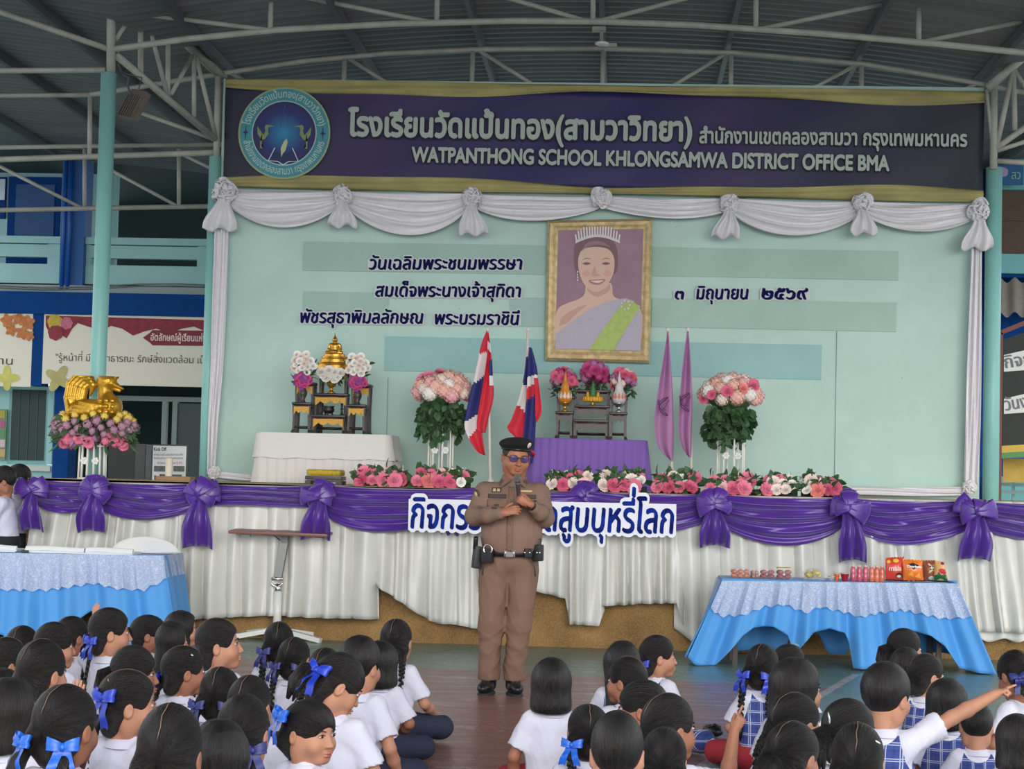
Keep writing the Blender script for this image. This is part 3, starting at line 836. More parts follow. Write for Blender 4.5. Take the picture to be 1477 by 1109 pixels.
    # shoes
    for x, a in ((-.115, -8), (.060, 12)):
        s = SDF((-.08, -.22, -.0), (.08, .12, .16), .006); s.ell((0, -.075, .045), (.050, .115, .045), 0); s.ell((0, .04, .06), (.046, .065, .06), .03); s.cone((0, .04, .06), (0, .04, .13), .045, .05, .02); s.half((0, 0, -1), -.012)
        o = link('shoe', sdf_mesh('shoe', [s.mesh()], BLACKSHOE), t); o.location = (x, -.01, 0); o.rotation_euler = (0, 0, radians(a))
        mb = MB(); mb.ball((0, -.035, .0), (.055, .155, .024), 20, 8); V2 = [(a_, b_, max(c_, .0)) for a_, b_, c_ in mb.v]; mb.v = V2; mb.build('sole', M('shoe_sole', (48, 47, 48), rough=.8), o, world=False)
        for k in range(3): mb = MB(); mb.tube([(-.022, -.045 - .022 * k, .086 - .006 * k), (0, -.048 - .022 * k, .092 - .006 * k), (.022, -.045 - .022 * k, .086 - .006 * k)], .003, 6); mb.build('lace', M('grey_lace', (90, 90, 92)), o, world=False)
    # body: head, neck, arms, hands
    hc = Vector((.040, -.045, 1.583)); Mh = Matrix.Translation(hc) @ Rhead(180 - 16, 10, -3) @ Matrix.Diagonal((1.19, 1.10, 1.10, 1))
    inv = Mh.inverted(); V, F = head_skin(inv @ Vector((.035, -.005, 1.39)), .0038, True); skins = [(xf(V, Mh), F)]
    h = SDF((-.30, -.45, 1.05), (.10, -.02, 1.40), .0036); h.cone((-.15, -.19, 1.19), (-.028, -.283, 1.206), .034, .028, 0)
    hand_prims(h, (-.030, -.288, 1.206), (.93, -.22, .28), (.05, -.90, .40), 'relax', 1.15, 1); skins.append(h.mesh())
    h = SDF((-.06, -.46, 1.10), (.30, -.05, 1.45), .0036); h.cone((.225, -.175, 1.21), (.150, -.283, 1.268), .034, .028, 0)
    hand_prims(h, (.148, -.286, 1.270), (-.85, -.28, .44), (-.15, -.98, .15), 'fist', 1.15, -1); skins.append(h.mesh())
    link('body', sdf_mesh('body', skins, OSKIN), t)
    def onh(name, me, par=t):
        o = link(name, me, par)
        if par is t: o.matrix_local = Mh
        return o
    for n_, me_ in face_meshes(): onh(n_, me_)
    s = SDF((-.13, -.15, -.10), (.13, .13, .14), .005); s.ell((0, -.012, .024), (.077, .092, .088), 0); s.ell((0, .095, -.030), (.080, .085, .115), .01, op='sub')
    for q in (-1, 1): s.ell((q * .088, .006, -.036), (.035, .036, .045), .01, op='sub')
    s.half((0, .25, -1), .06); onh('hair', sdf_mesh('hair', [s.mesh()], GREYHAIR))
    s = SDF((-.14, -.16, .0), (.15, .14, .16), .005); s.ell((.004, -.010, .080), (.098, .112, .038), 0, rot=Euler((radians(6), radians(6), 0))); s.ell((0, -.012, .05), (.083, .098, .035), .02)
    s.half((0, .12, -1), -.037, .004); be = onh('beret', sdf_mesh('beret', [s.mesh()], WOOL))
    mb = MB(); mb.grid(lambda u, v: Vector(((.0845) * cos(2 * pi * u), -.012 + .0995 * sin(2 * pi * u), .036 + .012 * v + .012 * sin(2 * pi * u))), 40, 2, True); mb.build('beret_band', M('black_leather_band', (14, 14, 15), rough=.3), be, world=False, solid=.004)
    mb = MB(); mb.ball((-.050, .082, .086), (.013, .006, .019), 14, 10, rot=(radians(-20), 0, radians(30))); bd = mb.build('beret_badge', BADGE, be, world=False)
    mb = MB(); mb.tube([(-.074, .060, .052), (-.088, .038, .030), (-.094, .020, .012)], [.010, .013, .008], 8, flat=.4); mb.build('ribbon_flash', REDRIB, be, world=False)
    # spectacles
    g = MB()
    for q in (-1, 1):
        g.tube([(q * .0325 + .0235 * cos(a), .0985 - .010 * abs(.0235 * cos(a) * q + .0325) / .05 + .004, .002 + .0195 * sin(a)) for a in [2 * pi * i / 22 for i in range(23)]], .0026, 6)
        g.tube([(q * .056, .094, .008), (q * .078, .050, .008), (q * .083, -.005, .004)], .0026, 6)
    g.tube([(-.010, .100, .006), (0, .103, .009), (.010, .100, .006)], .0026, 6); gl = onh('spectacles', g.mesh('spectacles', FRAMEM))
    for q in (-1, 1):
        mb = MB(); mb.lathe([(.0005, .0018), (.012, .0013), (.0225, 0)], 20, c=(q * .0325, .096, .002), sy=.85, rot=(radians(-90), 0, 0), caps=False); mb.build('lens', LENS, gl, world=False)
    # watch, ring
    mb = MB(); R = Vector((-.07, -.092, .058)).to_track_quat('Z', 'Y').to_matrix()
    mb.lathe([(.0315, -.012), (.0335, 0), (.0315, .012)], 20, c=(.162, -.266, 1.257), rot=R.to_euler(), sx=1, sy=.95, caps=False); wt = mb.build('wrist_watch', BLACK, t, world=False)
    mb = MB(); mb.lathe([(.019, -.004), (.020, .004), (.016, .006)], 20, c=(.150, -.300, 1.262), rot=(radians(90), 0, radians(15))); mb.build('watch_case', M('watch_case', (44, 46, 50), rough=.25, metal=.5), wt, world=False)
    # microphone in the hand
    mt = thing('microphone', 'black handheld microphone with a grey mesh head in the officer\'s hand', 'microphone', base + Vector((.086, -.248, 1.245)))
    a, b = Vector((.086, -.248, 1.245)), Vector((.066, -.318, 1.437))
    mb = MB(); mb.tube([a, a.lerp(b, .25), a.lerp(b, .8), a.lerp(b, .86)], [.011, .013, .017, .021], 16); o = mb.build('handle', M('microphone_body', (84, 78, 76), rough=.35, metal=.4), mt, world=False)
    mb2 = MB(); mb2.ball(b, (.025, .025, .028), 18, 12); mb2.mat(0).lathe([(.0262, -.004), (.0262, .004)], 18, c=b - Vector((0, 0, .006)), caps=False); o2 = mb2.build('mesh_head', M('microphone_mesh', (132, 134, 130), rough=.4, metal=.7, bump=.8, bscale=600), mt, world=False)
    for q in (o, o2): q.location = -Vector((.086, -.248, 1.245))
    return t
# ------------------------------------------------------------------ the covered court: floor, stage, backdrop wall, columns, roof
FY, WY, SZ = 16.2, 18.4, 1.338        # stage front, backdrop wall, stage height
TEAL = M('teal_wall_paint', (174, 214, 204), rough=.55, var=.06, vscale=2.5, bump=.1, bscale=30)
TEALD = M('teal_steel_paint', (140, 200, 196), rough=.4, var=.14, vscale=5, vstretch=(1, 1, .25))
STEELP = M('grey_steel_pipe', (178, 178, 170), rough=.55, var=.22, vscale=6)
DARKSTEEL = M('dark_purlin_steel', (84, 90, 96), rough=.6, var=.2, vscale=3)
BLUEP = M('blue_building_paint', (24, 92, 164), rough=.55, var=.1, vscale=2)
BLUED = M('dark_blue_paint', (9, 66, 134), rough=.7, spec=.12, var=.15, vscale=3)
PALETEAL = M('pale_teal_plaster', (160, 206, 208), rough=.7, var=.06, vscale=3)
DARKROOM = M('shade_toned_plaster', (52, 66, 68), rough=.8)  # teal corridor plaster darkened in colour to stand for the unlit interior
def zrow(px, py, Y): return atY(px, py, Y).z
def slab(mb, px0, py0, px1, py1, Y, th=.08):
    """upright box whose front face spans the two photo corners on the plane at depth Y"""
    mx, my = (px0 + px1) / 2, (py0 + py1) / 2
    x0, x1 = atY(px0, my, Y).x, atY(px1, my, Y).x; z0, z1 = zrow(mx, py1, Y), zrow(mx, py0, Y)
    return mb.box(((x0 + x1) / 2, Y + th / 2, (z0 + z1) / 2), (x1 - x0, th, z1 - z0))
def sbox(name, px0, py0, px1, py1, Y, m, th=.08, parent=None):
    mb = MB(); slab(mb, px0, py0, px1, py1, Y, th); return mb.build(name, m, parent, smooth=False)
# court floor: maroon playing area, green surround, white lines
def floor_mat():
    m = M('court_paint', (110, 80, 78), rough=.3, spec=.35); t = NT(m)
    c = t.coord(); sp = t.new('ShaderNodeSeparateXYZ'); t.link(c, sp.inputs[0]); x, y = sp.outputs[0], sp.outputs[1]
    A = lambda sock, v: t.math('GREATER_THAN', sock, v)
    n = t.noise(t.coord((.6, 6, 1)), 2.2, 5, .6)
    mar = t.ramp(n, [(.3, lin((120, 82, 78))), (.55, lin((132, 93, 88))), (.75, lin((144, 106, 99)))])
    grn = t.ramp(n, [(.3, lin((92, 118, 110))), (.7, lin((110, 138, 128)))])
    edge = t.math('ADD', 13.85, t.math('MULTIPLY', x, -.18))
    far = A(t.math('SUBTRACT', y, edge), 0)                       # surround in front of the stage
    rx = t.math('SUBTRACT', x, t.math('MULTIPLY', t.math('SUBTRACT', y, 13.09), .28))
    side = A(rx, 1.41)
    left = t.math('LESS_THAN', x, -4.8)
    g = t.math('MAXIMUM', t.math('MAXIMUM', far, side), left)
    col = t.mix(g, mar, grn)
    l1 = t.math('LESS_THAN', t.math('ABSOLUTE', t.math('SUBTRACT', rx, 1.41)), .035)
    l2 = t.math('LESS_THAN', t.math('ABSOLUTE', t.math('SUBTRACT', y, t.math('SUBTRACT', edge, .0))), .012)
    l3 = t.math('LESS_THAN', t.math('ABSOLUTE', t.math('SUBTRACT', y, t.math('SUBTRACT', edge, 2.1))), .018)
    l1 = t.math('MULTIPLY', l1, t.math('LESS_THAN', y, 14.6))
    w = t.math('MULTIPLY', t.math('MAXIMUM', l1, t.math('MULTIPLY', t.math('MAXIMUM', l2, l3), .35)), .8)
    col = t.mix(w, col, lin((176, 170, 160)))
    t.link(col, t.p.inputs['Base Color'])
    t.link(t.ramp(t.noise(t.coord((1, 3, 1)), 3, 4), [(.3, (.24, .24, .24, 1)), (.7, (.38, .38, .38, 1))]), t.p.inputs['Roughness'])
    t.bump(t.noise(t.coord((1, 1, 1)), 5, 2), .03, .004); return m
mb = MB(); mb.box((0, 17, -.1), (60, 46, .2)); struct(mb.build('floor', floor_mat(), smooth=False))
# stage
def stone_mat():
    m = M('washed_gravel_render', (150, 116, 66), rough=.9); t = NT(m)
    v = t.new('ShaderNodeTexVoronoi'); v.inputs['Scale'].default_value = 90; t.link(t.coord(), v.inputs['Vector'])
    n = t.noise(t.coord(), 2.0, 4)
    a = t.ramp(v.outputs['Distance'], [(.1, lin((178, 140, 84))), (.6, lin((112, 80, 44)))])
    b = t.ramp(n, [(.3, lin((120, 92, 60))), (.7, lin((196, 160, 104)))])
    t.link(t.mix(.5, a, b), t.p.inputs['Base Color']); t.bump(v.outputs['Distance'], .6, .008); return m
mb = MB(); mb.box((.9, (FY + 19.4) / 2, SZ / 2), (12.2, 19.4 - FY, SZ)); o = struct(mb.build('stage', stone_mat(), smooth=False))
mb = MB(); mb.box((.9, (FY + 19.4) / 2 + .01, SZ - .012), (12.21, 19.42 - FY, .03)); st = struct(mb.build('floor_stage', M('stage_timber', (186, 156, 112), rough=.6, var=.15, vscale=4, vstretch=(.3, 3, 1)), smooth=False))
# backdrop wall: boards with patches of stains
def wall_mat(name, col, stain=True):
    m = M(name, col, rough=.5, spec=.35); t = NT(m); c = t.coord((1, 1, 1))
    n = t.noise(c, 1.6, 3); a = lin(col); b = tuple(v * .88 for v in a[:3]) + (1,)
    colr = t.ramp(n, [(.3, b), (.7, a)])
    if stain:
        v = t.new('ShaderNodeTexVoronoi'); v.inputs['Scale'].default_value = 5.5; t.link(t.coord((1, 1, 1.5)), v.inputs['Vector'])
        wv = t.math('ADD', v.outputs['Distance'], t.math('MULTIPLY', t.noise(c, 38, 2), .06))
        msk = t.math('LESS_THAN', wv, .062)
        keep = t.math('GREATER_THAN', t.noise(c, 1.1, 2), .52)
        colr = t.mix(t.math('MULTIPLY', t.math('MULTIPLY', msk, keep), .8), colr, lin((104, 116, 104)))
    t.link(colr, t.p.inputs['Base Color']); return m
WALLP = wall_mat('mint_wall_paint', (184, 216, 208))
x0, x1 = -4.07, 3.47
mb = MB(); mb.box(((x0 + x1) / 2, WY + .08, (SZ + 5.38) / 2), (x1 - x0, .12, 5.38 - SZ)); wall = struct(mb.build('wall_back', WALLP, smooth=False))
# overlaid boards, a little greener than the wall
for i, (a, b, c, d, col) in enumerate(((437, 350, 790, 392, (162, 196, 186)), (437, 420, 560, 448, (160, 196, 186)), (555, 490, 1185, 540, (148, 194, 194)), (940, 358, 1296, 400, (162, 196, 184)), (940, 432, 1293, 474, (164, 197, 186)), (735, 428, 792, 470, (160, 195, 188)))):
    mb = MB(); slab(mb, a, b + 1, c, d + 1, WY + .004, .0155); o = mb.build('panel_board', wall_mat('board_paint_%d' % i, col), smooth=False); o.rotation_euler = (0, 0, 0)
    tag(o, ('pale green board strip behind the top line of lettering', 'short green board strip left of the third lettering line', 'long bluish board strip behind the framed portrait base', 'green board strip above the date lettering', 'green board strip below the date lettering', 'small green board strip touching the portrait\'s left edge')[i], 'board')
for px in (560, 1207): mb = MB(); a, b = atY(px, 545 if px == 560 else 475, WY + .015), atY(px, 690, WY + .015); b.z = max(b.z, SZ + .02); b.x = a.x; mb.bar(a, b, .006, .006); struct(mb.build('trim_%d' % (1 if px == 560 else 2), M('wall_joint', (140, 178, 172), rough=.8)))
# columns
def column(px, py, Y, zb, r, zt=None):
    p = atY(px, py, Y); mb = MB(); zt = zt or p.z
    prof = [(r * 1.0, zb), (r, zt)]
    mb.lathe(prof, 28, c=(p.x, Y, 0)); o = struct(mb.build('column', TEALD)); return p
cL = column(157, 106, 16.72, 0, .072); cW = column(311, 226, WY + .02, 0, .062); cR = column(1434, 242, WY + .0, 0, .078)
# roof sheet
def arc(x, c=-.32): return 5.80 - .0205 * (x - c) ** 2
def roofz(x):
    if x < -4.62: return 5.80 - .0205 * (x + 8.92) ** 2 if x > -13 else 5.4
    if x > 3.62: return 5.80 - .0135 * (x - 8.4) ** 2 - .0
    return arc(x)
mb = MB(); NY = 23 * 5 * 8; XS = [-10 + i * .5 for i in range(11)] + [-4.62] + [-4.2 + i * .4 for i in range(20)] + [3.62] + [4 + i * .5 for i in range(8)]
XS = sorted(set(round(x, 3) for x in XS)); vs = []; fs = []
for j in range(NY + 1):
    Y = 3.5 + 23 * j / NY; w = .016 * sin(2 * pi * j / 8)
    for x in XS: vs.append((x, Y, roofz(x) + .11 + w))
n = len(XS)
for j in range(NY):
    for i in range(n - 1): fs.append((j * n + i, (j + 1) * n + i, (j + 1) * n + i + 1, j * n + i + 1))
mb.add(vs, fs); rf = struct(mb.build('ceiling', M('corrugated_zinc', (126, 122, 130), rough=.5, metal=.0, var=.22, vscale=1.2, vstretch=(.4, 3, 1))))
rf.modifiers.new('thickness', 'SOLIDIFY').thickness = .01
# purlins along the court
for i, x in enumerate([-9.2, -7.95, -6.6, -5.34, -4.1, -2.72, -1.5, -.27, .97, 2.26, 3.5, 4.8, 6.1]):
    z = roofz(x) + .045; mb = MB(); mb.bar((x, 4, z), (x, 25.5, z), .05, .10); struct(mb.build('purlin', DARKSTEEL, smooth=False))
def pipes(name, segs, r=.026, m=STEELP):
    mb = MB()
    for s_ in segs:
        rr = r
        if isinstance(s_[-1], float): rr = s_[-1]; s_ = s_[:-1]
        mb.tube(list(s_), rr, 10)
    return struct(mb.build(name, m))
def P(Y): return lambda *q: [atY(px, py, Y) for px, py in q]
q = P(16.72); top = lambda px: Vector((atY(px, 20, 16.72).x, 16.72, roofz(atY(px, 20, 16.72).x) + .19))
segs = [q((157, 72), (270, 56), (400, 43), (570, 34), (740, 30), (870, 31), (1000, 36), (1180, 48), (1340, 62), (1477, 76), (1640, 96)) + [.030],
        [top(x) for x in (157, 300, 450, 600, 740, 900, 1050, 1200, 1350, 1477, 1620)] + [.030],
        q((-160, -40), (0, 17), (157, 71)) + [.028], q((-100, 103), (0, 102), (152, 101)) + [.026], q((161, -60), (160, 104)) + [.040]]
for px, py in ((390, 43), (630, 32), (855, 31), (1090, 42), (1325, 60)): segs.append([atY(px, py, 16.72), top(px), .024])
for a, b in (((160), (385, 43)), ((400), (622, 32)), ((640), (848, 31)), ((1080), (862, 31)), ((1320), (1096, 42)), ((1560), (1332, 60))): segs.append([top(a), atY(b[0], b[1], 16.72), .022])
pipes('roof_truss', segs)
q = P(18.45)
segs = [q((130, 137), (320, 106), (440, 88), (560, 77), (700, 71), (870, 70), (1060, 76), (1250, 93), (1420, 122), (1560, 150)) + [.027], q((-120, 140), (0, 138), (130, 137)) + [.024], q((130, 137), (129, 226)) + [.022], q((-120, 232), (0, 230), (310, 220)) + [.030], q((205, 163), (312, 202)) + [.022]]
for px, py in ((497, 84), (682, 72), (870, 70), (1055, 76), (1243, 92)): segs.append([atY(px, py, 18.45), Vector((atY(px, py, 18.45).x, 18.45, 5.05)), .024])
for a, b in (((330, 104), (480, 185)), ((503, 84), (660, 185)), ((690, 72), (860, 180)), ((1048, 76), (880, 180)), ((1238, 92), (1065, 185)), ((1410, 120), (1250, 195))): segs.append(q(a, b) + [.020])
segs.append([Vector((-4.05, 18.45, 5.05)), Vector((3.45, 18.45, 5.05)), .027]); pipes('roof_truss', segs)
q = P(21.0)
pipes('roof_truss', [q((-100, 304), (0, 303), (320, 297)) + [.028], q((122, 215), (122, 300)) + [.022], q((258, 215), (258, 297)) + [.022], q((0, 240), (116, 299)) + [.020], q((160, 245), (255, 297)) + [.020], q((262, 222), (345, 262)) + [.020], q((-100, 214), (320, 208)) + [.026]])
nx = Vector((cW.x - cL.x, WY - 16.72, 0)); pn = Vector((nx.y, -nx.x, 0)).normalized(); p0 = Vector((cL.x, 16.72, 0))
def onl(px, py):
    d = ray(px, py); t = (p0 - CAM).dot(pn) / d.dot(pn); return CAM + d * t
L = lambda *q: [onl(*p) for p in q]
pipes('roof_truss', [L((166, 78), (310, 200)) + [.034], L((198, -6), (322, 112)) + [.05], L((203, 5), (203, 108)) + [.026], L((243, 45), (242, 140)) + [.024], L((280, 78), (280, 168)) + [.022], L((315, 108), (312, 228)) + [.032], L((208, 8), (241, 136)) + [.022], L((199, 6), (167, 58)) + [.020], L((278, 80), (247, 136)) + [.020], L((283, 82), (311, 196)) + [.022]])
q = P(18.3)
pipes('roof_truss', [q((1434, 130), (1433, 244)) + [.036], q((1423, 130), (1432, 212)) + [.018], q((1462, 98), (1437, 213)) + [.026], q((1462, 98), (1464, 188)) + [.024], q((1434, 216), (1500, 168)) + [.03], q((1437, 218), (1500, 197)) + [.022], q((1437, 232), (1500, 236)) + [.026], q((1500, 60), (1424, 128)) + [.045], q((1462, 98), (1500, 160)) + [.02]])
# ---------------------------------------------------------------- school building beyond the stage, left
BY = 25.6
mb = MB()
slab(mb, -140, 170, 88, 412, BY + 2.0, .15); slab(mb, 122, 170, 168, 412, BY + 2.0, .15); struct(mb.build('wall_left', PALETEAL, smooth=False))
mb = MB(); slab(mb, 160, 228, 420, 420, BY + 5, .15); struct(mb.build('wall_left', DARKROOM, smooth=False))
mb = MB(); mb.box((-8, BY + 2.6, 5.95), (12, 5.4, .15)); struct(mb.build('ceiling_corridor', DARKROOM, smooth=False))
mb = MB(); mb.box((-8, BY + 2.6, 3.93), (12, 5.2, .15)); struct(mb.build('floor_corridor', PALETEAL, smooth=False))
d = sbox('door_1', 10, 255, 85, 412, BY + 1.95, BLUED, .06); struct(d)
mb = MB(); slab(mb, 22, 266, 78, 340, BY + 1.93, .03); mb.build('door_panel', M('blue_door_panel', (44, 88, 146), rough=.6, var=.2, vscale=4), d, smooth=False)
w1 = struct(sbox('window_1', -20, 255, 8, 315, BY + 1.94, BLUED, .05)); sbox('window_pane', -14, 258, 7, 288, BY + 1.93, M('sky_pane', (205, 222, 232), rough=.1), .01, w1)
mb = MB(); slab(mb, 88, 228, 122, 418, BY - .12, .35); c_ = struct(mb.build('column', BLUEP, smooth=False))
mb = MB()
for px in (96, 104): a, b = atY(px, 225, BY - .2), atY(px, 418, BY - .2); b.x = a.x; mb.tube([a, b], .028, 10)
struct(mb.build('trim_3', M('blue_downpipe', (20, 84, 170), rough=.4)))
mb = MB(); slab(mb, -140, 341, 310, 351, BY - .05, .2); slab(mb, -140, 353, 310, 371, BY, .12); slab(mb, -140, 381, 310, 411, BY, .12); slab(mb, 284, 351, 310, 411, BY + .01, .12); slab(mb, 68, 351, 130, 411, BY + .01, .10)
struct(mb.build('balcony_parapet', PALETEAL, smooth=False))
mb = MB(); slab(mb, -140, 411, 310, 421, BY - .2, .5); struct(mb.build('balcony_ledge', M('grey_cement', (150, 168, 166), rough=.85), smooth=False))
mb = MB()
for k, dz in ((0, 0), (1, 3)): mb.tube([atY(px, 412 + dz + 3 * sin(px * .02), BY - .22) for px in (-60, 0, 60, 130, 200, 260, 305)], .009, 6)
tag(mb.build('cable', M('grey_cable', (110, 124, 124))), 'grey cable sagging along the balcony ledge', 'cable')
mb = MB(); slab(mb, -140, 421, 310, 453, BY - .35, .5); slab(mb, 46, 450, 62, 556, BY - .3, .3); slab(mb, 76, 540, 98, 760, BY + .0, .4); struct(mb.build('blue_fascia', BLUED, smooth=False))
# lower floor
mb = MB(); slab(mb, -140, 556, 74, 562, BY + .6, .2); slab(mb, -140, 668, 76, 860, BY + .55, .2); slab(mb, -140, 560, 12, 670, BY + .62, .15); slab(mb, 68, 558, 76, 670, BY + .58, .15); struct(mb.build('wall_left', PALETEAL, smooth=False))
w2 = struct(sbox('window_2', 12, 556, 68, 672, BY + .6, M('teal_window_frame', (120, 170, 170), rough=.5), .05)); sbox('window_pane', 16, 562, 65, 664, BY + .59, M('dark_green_glass', (26, 56, 54), rough=.25, spec=.3), .01, w2)
mb = MB(); [slab(mb, px, 562, px + .6, 664, BY + .575, .015) for px in (27, 40, 53)]; mb.build('window_bar', M('window_bar', (70, 100, 96)), w2, smooth=False)
mb = MB(); slab(mb, 12, 672, 72, 679, BY + .4, .2); struct(mb.build('window_sill', M('cream_sill', (196, 200, 188)), smooth=False))
mb = MB(); slab(mb, 90, 540, 420, 800, BY + 4, .15); struct(mb.build('wall_left', M('shade_toned_hall_wall', (34, 46, 46), rough=.9, spec=.1), smooth=False))  # shade of the open hall put into the wall colour
d2 = thing('door_2', None, None); d2['kind'] = 'structure'
M('grey_door_frame', (128, 144, 140), rough=.5)
mb = MB(); slab(mb, 168, 572, 310, 579, BY + .9, .1); slab(mb, 232, 579, 239, 700, BY + .9, .1); slab(mb, 247, 579, 254, 700, BY + .9, .1); mb.build('door_frame', MATS['grey_door_frame'], d2, smooth=False)
mb = MB(); slab(mb, 254, 582, 310, 700, BY + .95, .02); mb.build('glass_panel', MATS['dark_green_glass'], d2, smooth=False)
# notice on the wall at far left
mb = MB(); slab(mb, -6, 590, 9, 664, BY + .5, .03); o = tag(mb.build('notice_rack', M('green_notice_paint', (110, 140, 110)), smooth=False), 'tall green notice rack hung beside the ground floor window', 'notice rack')
for k, c in enumerate(((176, 160, 60), (170, 90, 130), (90, 140, 90), (200, 180, 190), (190, 160, 110))): sbox('notice_card', -4, 592 + k * 14, 7, 603 + k * 14, BY + .49, M('card_%d' % k, c), .008, o)
# printed sign boards under the blue fascia
CREAM = M('cream_sign_print', (226, 222, 206), rough=.5)
b1 = tag(sbox('sign_board', -140, 450, 46, 556, BY - .3, CREAM, .05), 'cream sign board with orange flowers at the left edge', 'sign board')
b2 = tag(sbox('sign_board', 62, 453, 310, 556, BY - .3, CREAM, .05), 'cream sign board with crimson rose border behind the steel column', 'sign board')
def blob(name, px, py, r, Y, m, par, n=9, amp=.18, seed=0):
    rng = random.Random(seed); c = atY(px, py, Y); rr = r / ppm(Y); mb = MB(); ph = rng.random() * 6
    mb.poly([(c.x + rr * (1 + amp * sin(n * a + ph)) * cos(a), Y, c.z + rr * (1 + amp * sin(n * a + ph)) * sin(a)) for a in [-2 * pi * i / 48 for i in range(48)]])
    mb.poly([(c.x + rr * .55 * (1 + amp * sin(n * a + ph + 1)) * cos(a), Y - .002, c.z + rr * .55 * (1 + amp * sin(n * a + ph + 1)) * sin(a)) for a in [-2 * pi * i / 40 for i in range(40)]]); return mb.build(name, m, par, smooth=False)
SB = BY - .306
CRIM = M('crimson_print', (150, 30, 56), rough=.6, var=.35, vscale=14)
mb = MB(); up = [(66, 455), (310, 462)]; lo = [(310, 472), (296, 478), (280, 471), (262, 474), (244, 481), (226, 474), (208, 478), (192, 484), (176, 474), (160, 470), (146, 478), (130, 472), (112, 466), (104, 474), (96, 488), (84, 480), (74, 486), (66, 470)]
mb.poly([atY(px, py, SB) for px, py in up + lo]); mb.build('rose_border', CRIM, b2, smooth=False)
for k, (px, py, r, c) in enumerate(((79, 464, 11, (206, 178, 62)), (96, 466, 9, (206, 110, 140)), (80, 480, 11, (150, 40, 52)))): blob('printed_flower', px, py, r, SB - .004 - k * .002, M('print_%d' % k, c, var=.25, vscale=20), b2, 7, .06, k)
for k, (px, py, r) in enumerate(((10, 462, 9), (27, 460, 9), (40, 466, 10), (16, 476, 8), (32, 480, 9), (42, 484, 7))): blob('printed_flower', px, py, r, SB - .002 - k * .002, M('orange_print', (214, 130, 66), var=.4, vscale=18), b1, 5, .2, k)
blob('printed_flower', 10, 545, 14, SB - .003, M('pale_yellow_print', (214, 206, 110), var=.2), b1, 4, .35, 3); blob('printed_flower', 84, 546, 16, SB - .003, M('pale_gold_print', (196, 182, 120), var=.2), b2, 4, .35, 5)
mb = MB(); mb.poly([atY(px, py, SB - .002) for px, py in ((206, 487), (216, 480), (220, 476), (310, 477), (310, 499), (220, 498), (216, 494))]); cb = mb.build('title_cartouche', M('maroon_print', (126, 30, 50)), b2, smooth=False)
letters('title_lettering', 'อัตลักษณ์ผู้เรียนแห่งมหานคร', atY(217, 491, SB - .004), atY(330, 493, SB - .004), .075, M('pale_pink_print', (232, 206, 200)), cb, res=26, bold=.02)
letters('lettering', '"รู้หน้าที่ มีจิตสาธารณะ รักษ์สิ่งแวดล้อม เป็นนวัตกร', atY(80, 520, SB - .002), atY(340, 525, SB - .002), .075, M('dark_print', (70, 62, 66)), b2, res=26)
letters('lettering', 'งาน', atY(-14, 525, SB - .002), atY(18, 526, SB - .002), .085, M('dark_print'), b1, res=26)
# ---------------------------------------------------------------- slice of building and notice board at the right edge
RY = 24.0
mb = MB(); slab(mb, 1436, 225, 1700, 275, RY + .5, .2); slab(mb, 1436, 368, 1700, 396, RY + .3, .3); slab(mb, 1436, 690, 1700, 790, RY + .5, .2); struct(mb.build('wall_right', M('teal_beam_paint', (104, 172, 176), rough=.6), smooth=False))
mb = MB(); slab(mb, 1436, 272, 1700, 372, RY + .6, .1); slab(mb, 1436, 318, 1700, 320, RY + .58, .03); struct(mb.build('wall_right', M('brown_louvre', (92, 76, 64), rough=.8, var=.1), smooth=False))
mb = MB(); slab(mb, 1436, 394, 1700, 402, RY + .4, .1); slab(mb, 1340, 440, 1700, 860, RY + .9, .1); slab(mb, 1340, 120, 1700, 470, RY + 1.2, .1); struct(mb.build('wall_right', BLUED, smooth=False))
mb = MB(); mb.grid(lambda u, v: atY(1436 + 120 * u, 404 + 50 * v, RY + .4 - .3 * v) + Vector((0, 0, .035 * sin(u * 34))), 90, 4); struct(mb.build('awning', M('grey_roof_tile', (136, 132, 124), rough=.7, var=.2)))
o = tag(sbox('eave_sign', 1437, 234, 1476, 266, RY + .2, M('blue_sign_print', (28, 96, 150)), .04), 'blue sign with round emblem under the eave at right', 'sign')
blob('emblem', 1447, 248, 7, RY + .19, M('lilac_print', (176, 160, 200)), o, 5, .05); letters('sign_lettering', 'สว', atY(1459, 258, RY + .19), atY(1472, 258, RY + .19), .09, M('pale_green_print', (150, 196, 176)), o, res=26)
# notice board on a red-brown stand
NB = 19.0
t = thing('notice_board', 'black notice board on a red brown stand right of the stage wall', 'notice board', Vector((atY(1443, 700, NB).x, NB, 0)))
RB = M('red_brown_paint', (116, 62, 56), rough=.6)
mb = MB(); a, b = atY(1443, 480, NB), atY(1443, 725, NB); mb.bar((a.x, NB, a.z), (a.x, NB, 0), .045); mb.bar(atY(1443, 480, NB), atY(1560, 432, NB), .045); mb.bar((a.x + .9, NB, a.z + .2), (a.x + .9, NB, 0), .045); mb.build('stand', RB, t, smooth=False)
mb = MB(); mb.poly([atY(px, py, NB - .01) for px, py in ((1446, 652), (1560, 655), (1560, 452), (1446, 490))], (0, .03, 0)); bd = mb.build('board', M('black_cloth_board', (62, 64, 64), rough=.9, var=.1), t, smooth=False)
mb = MB(); mb.poly([atY(px, py, NB - .02) for px, py in ((1445, 656), (1560, 648), (1560, 636), (1445, 643))], (0, .008, 0)); mb.build('yellow_border', M('yellow_card', (204, 170, 66)), bd, smooth=False)
mb = MB(); mb.poly([atY(px, py, NB - .022) for px, py in ((1445, 661), (1560, 656), (1560, 646), (1445, 653))], (0, .008, 0)); mb.build('green_border', M('green_card', (80, 140, 84)), bd, smooth=False)
WP = M('white_paper', (224, 224, 222), rough=.7)
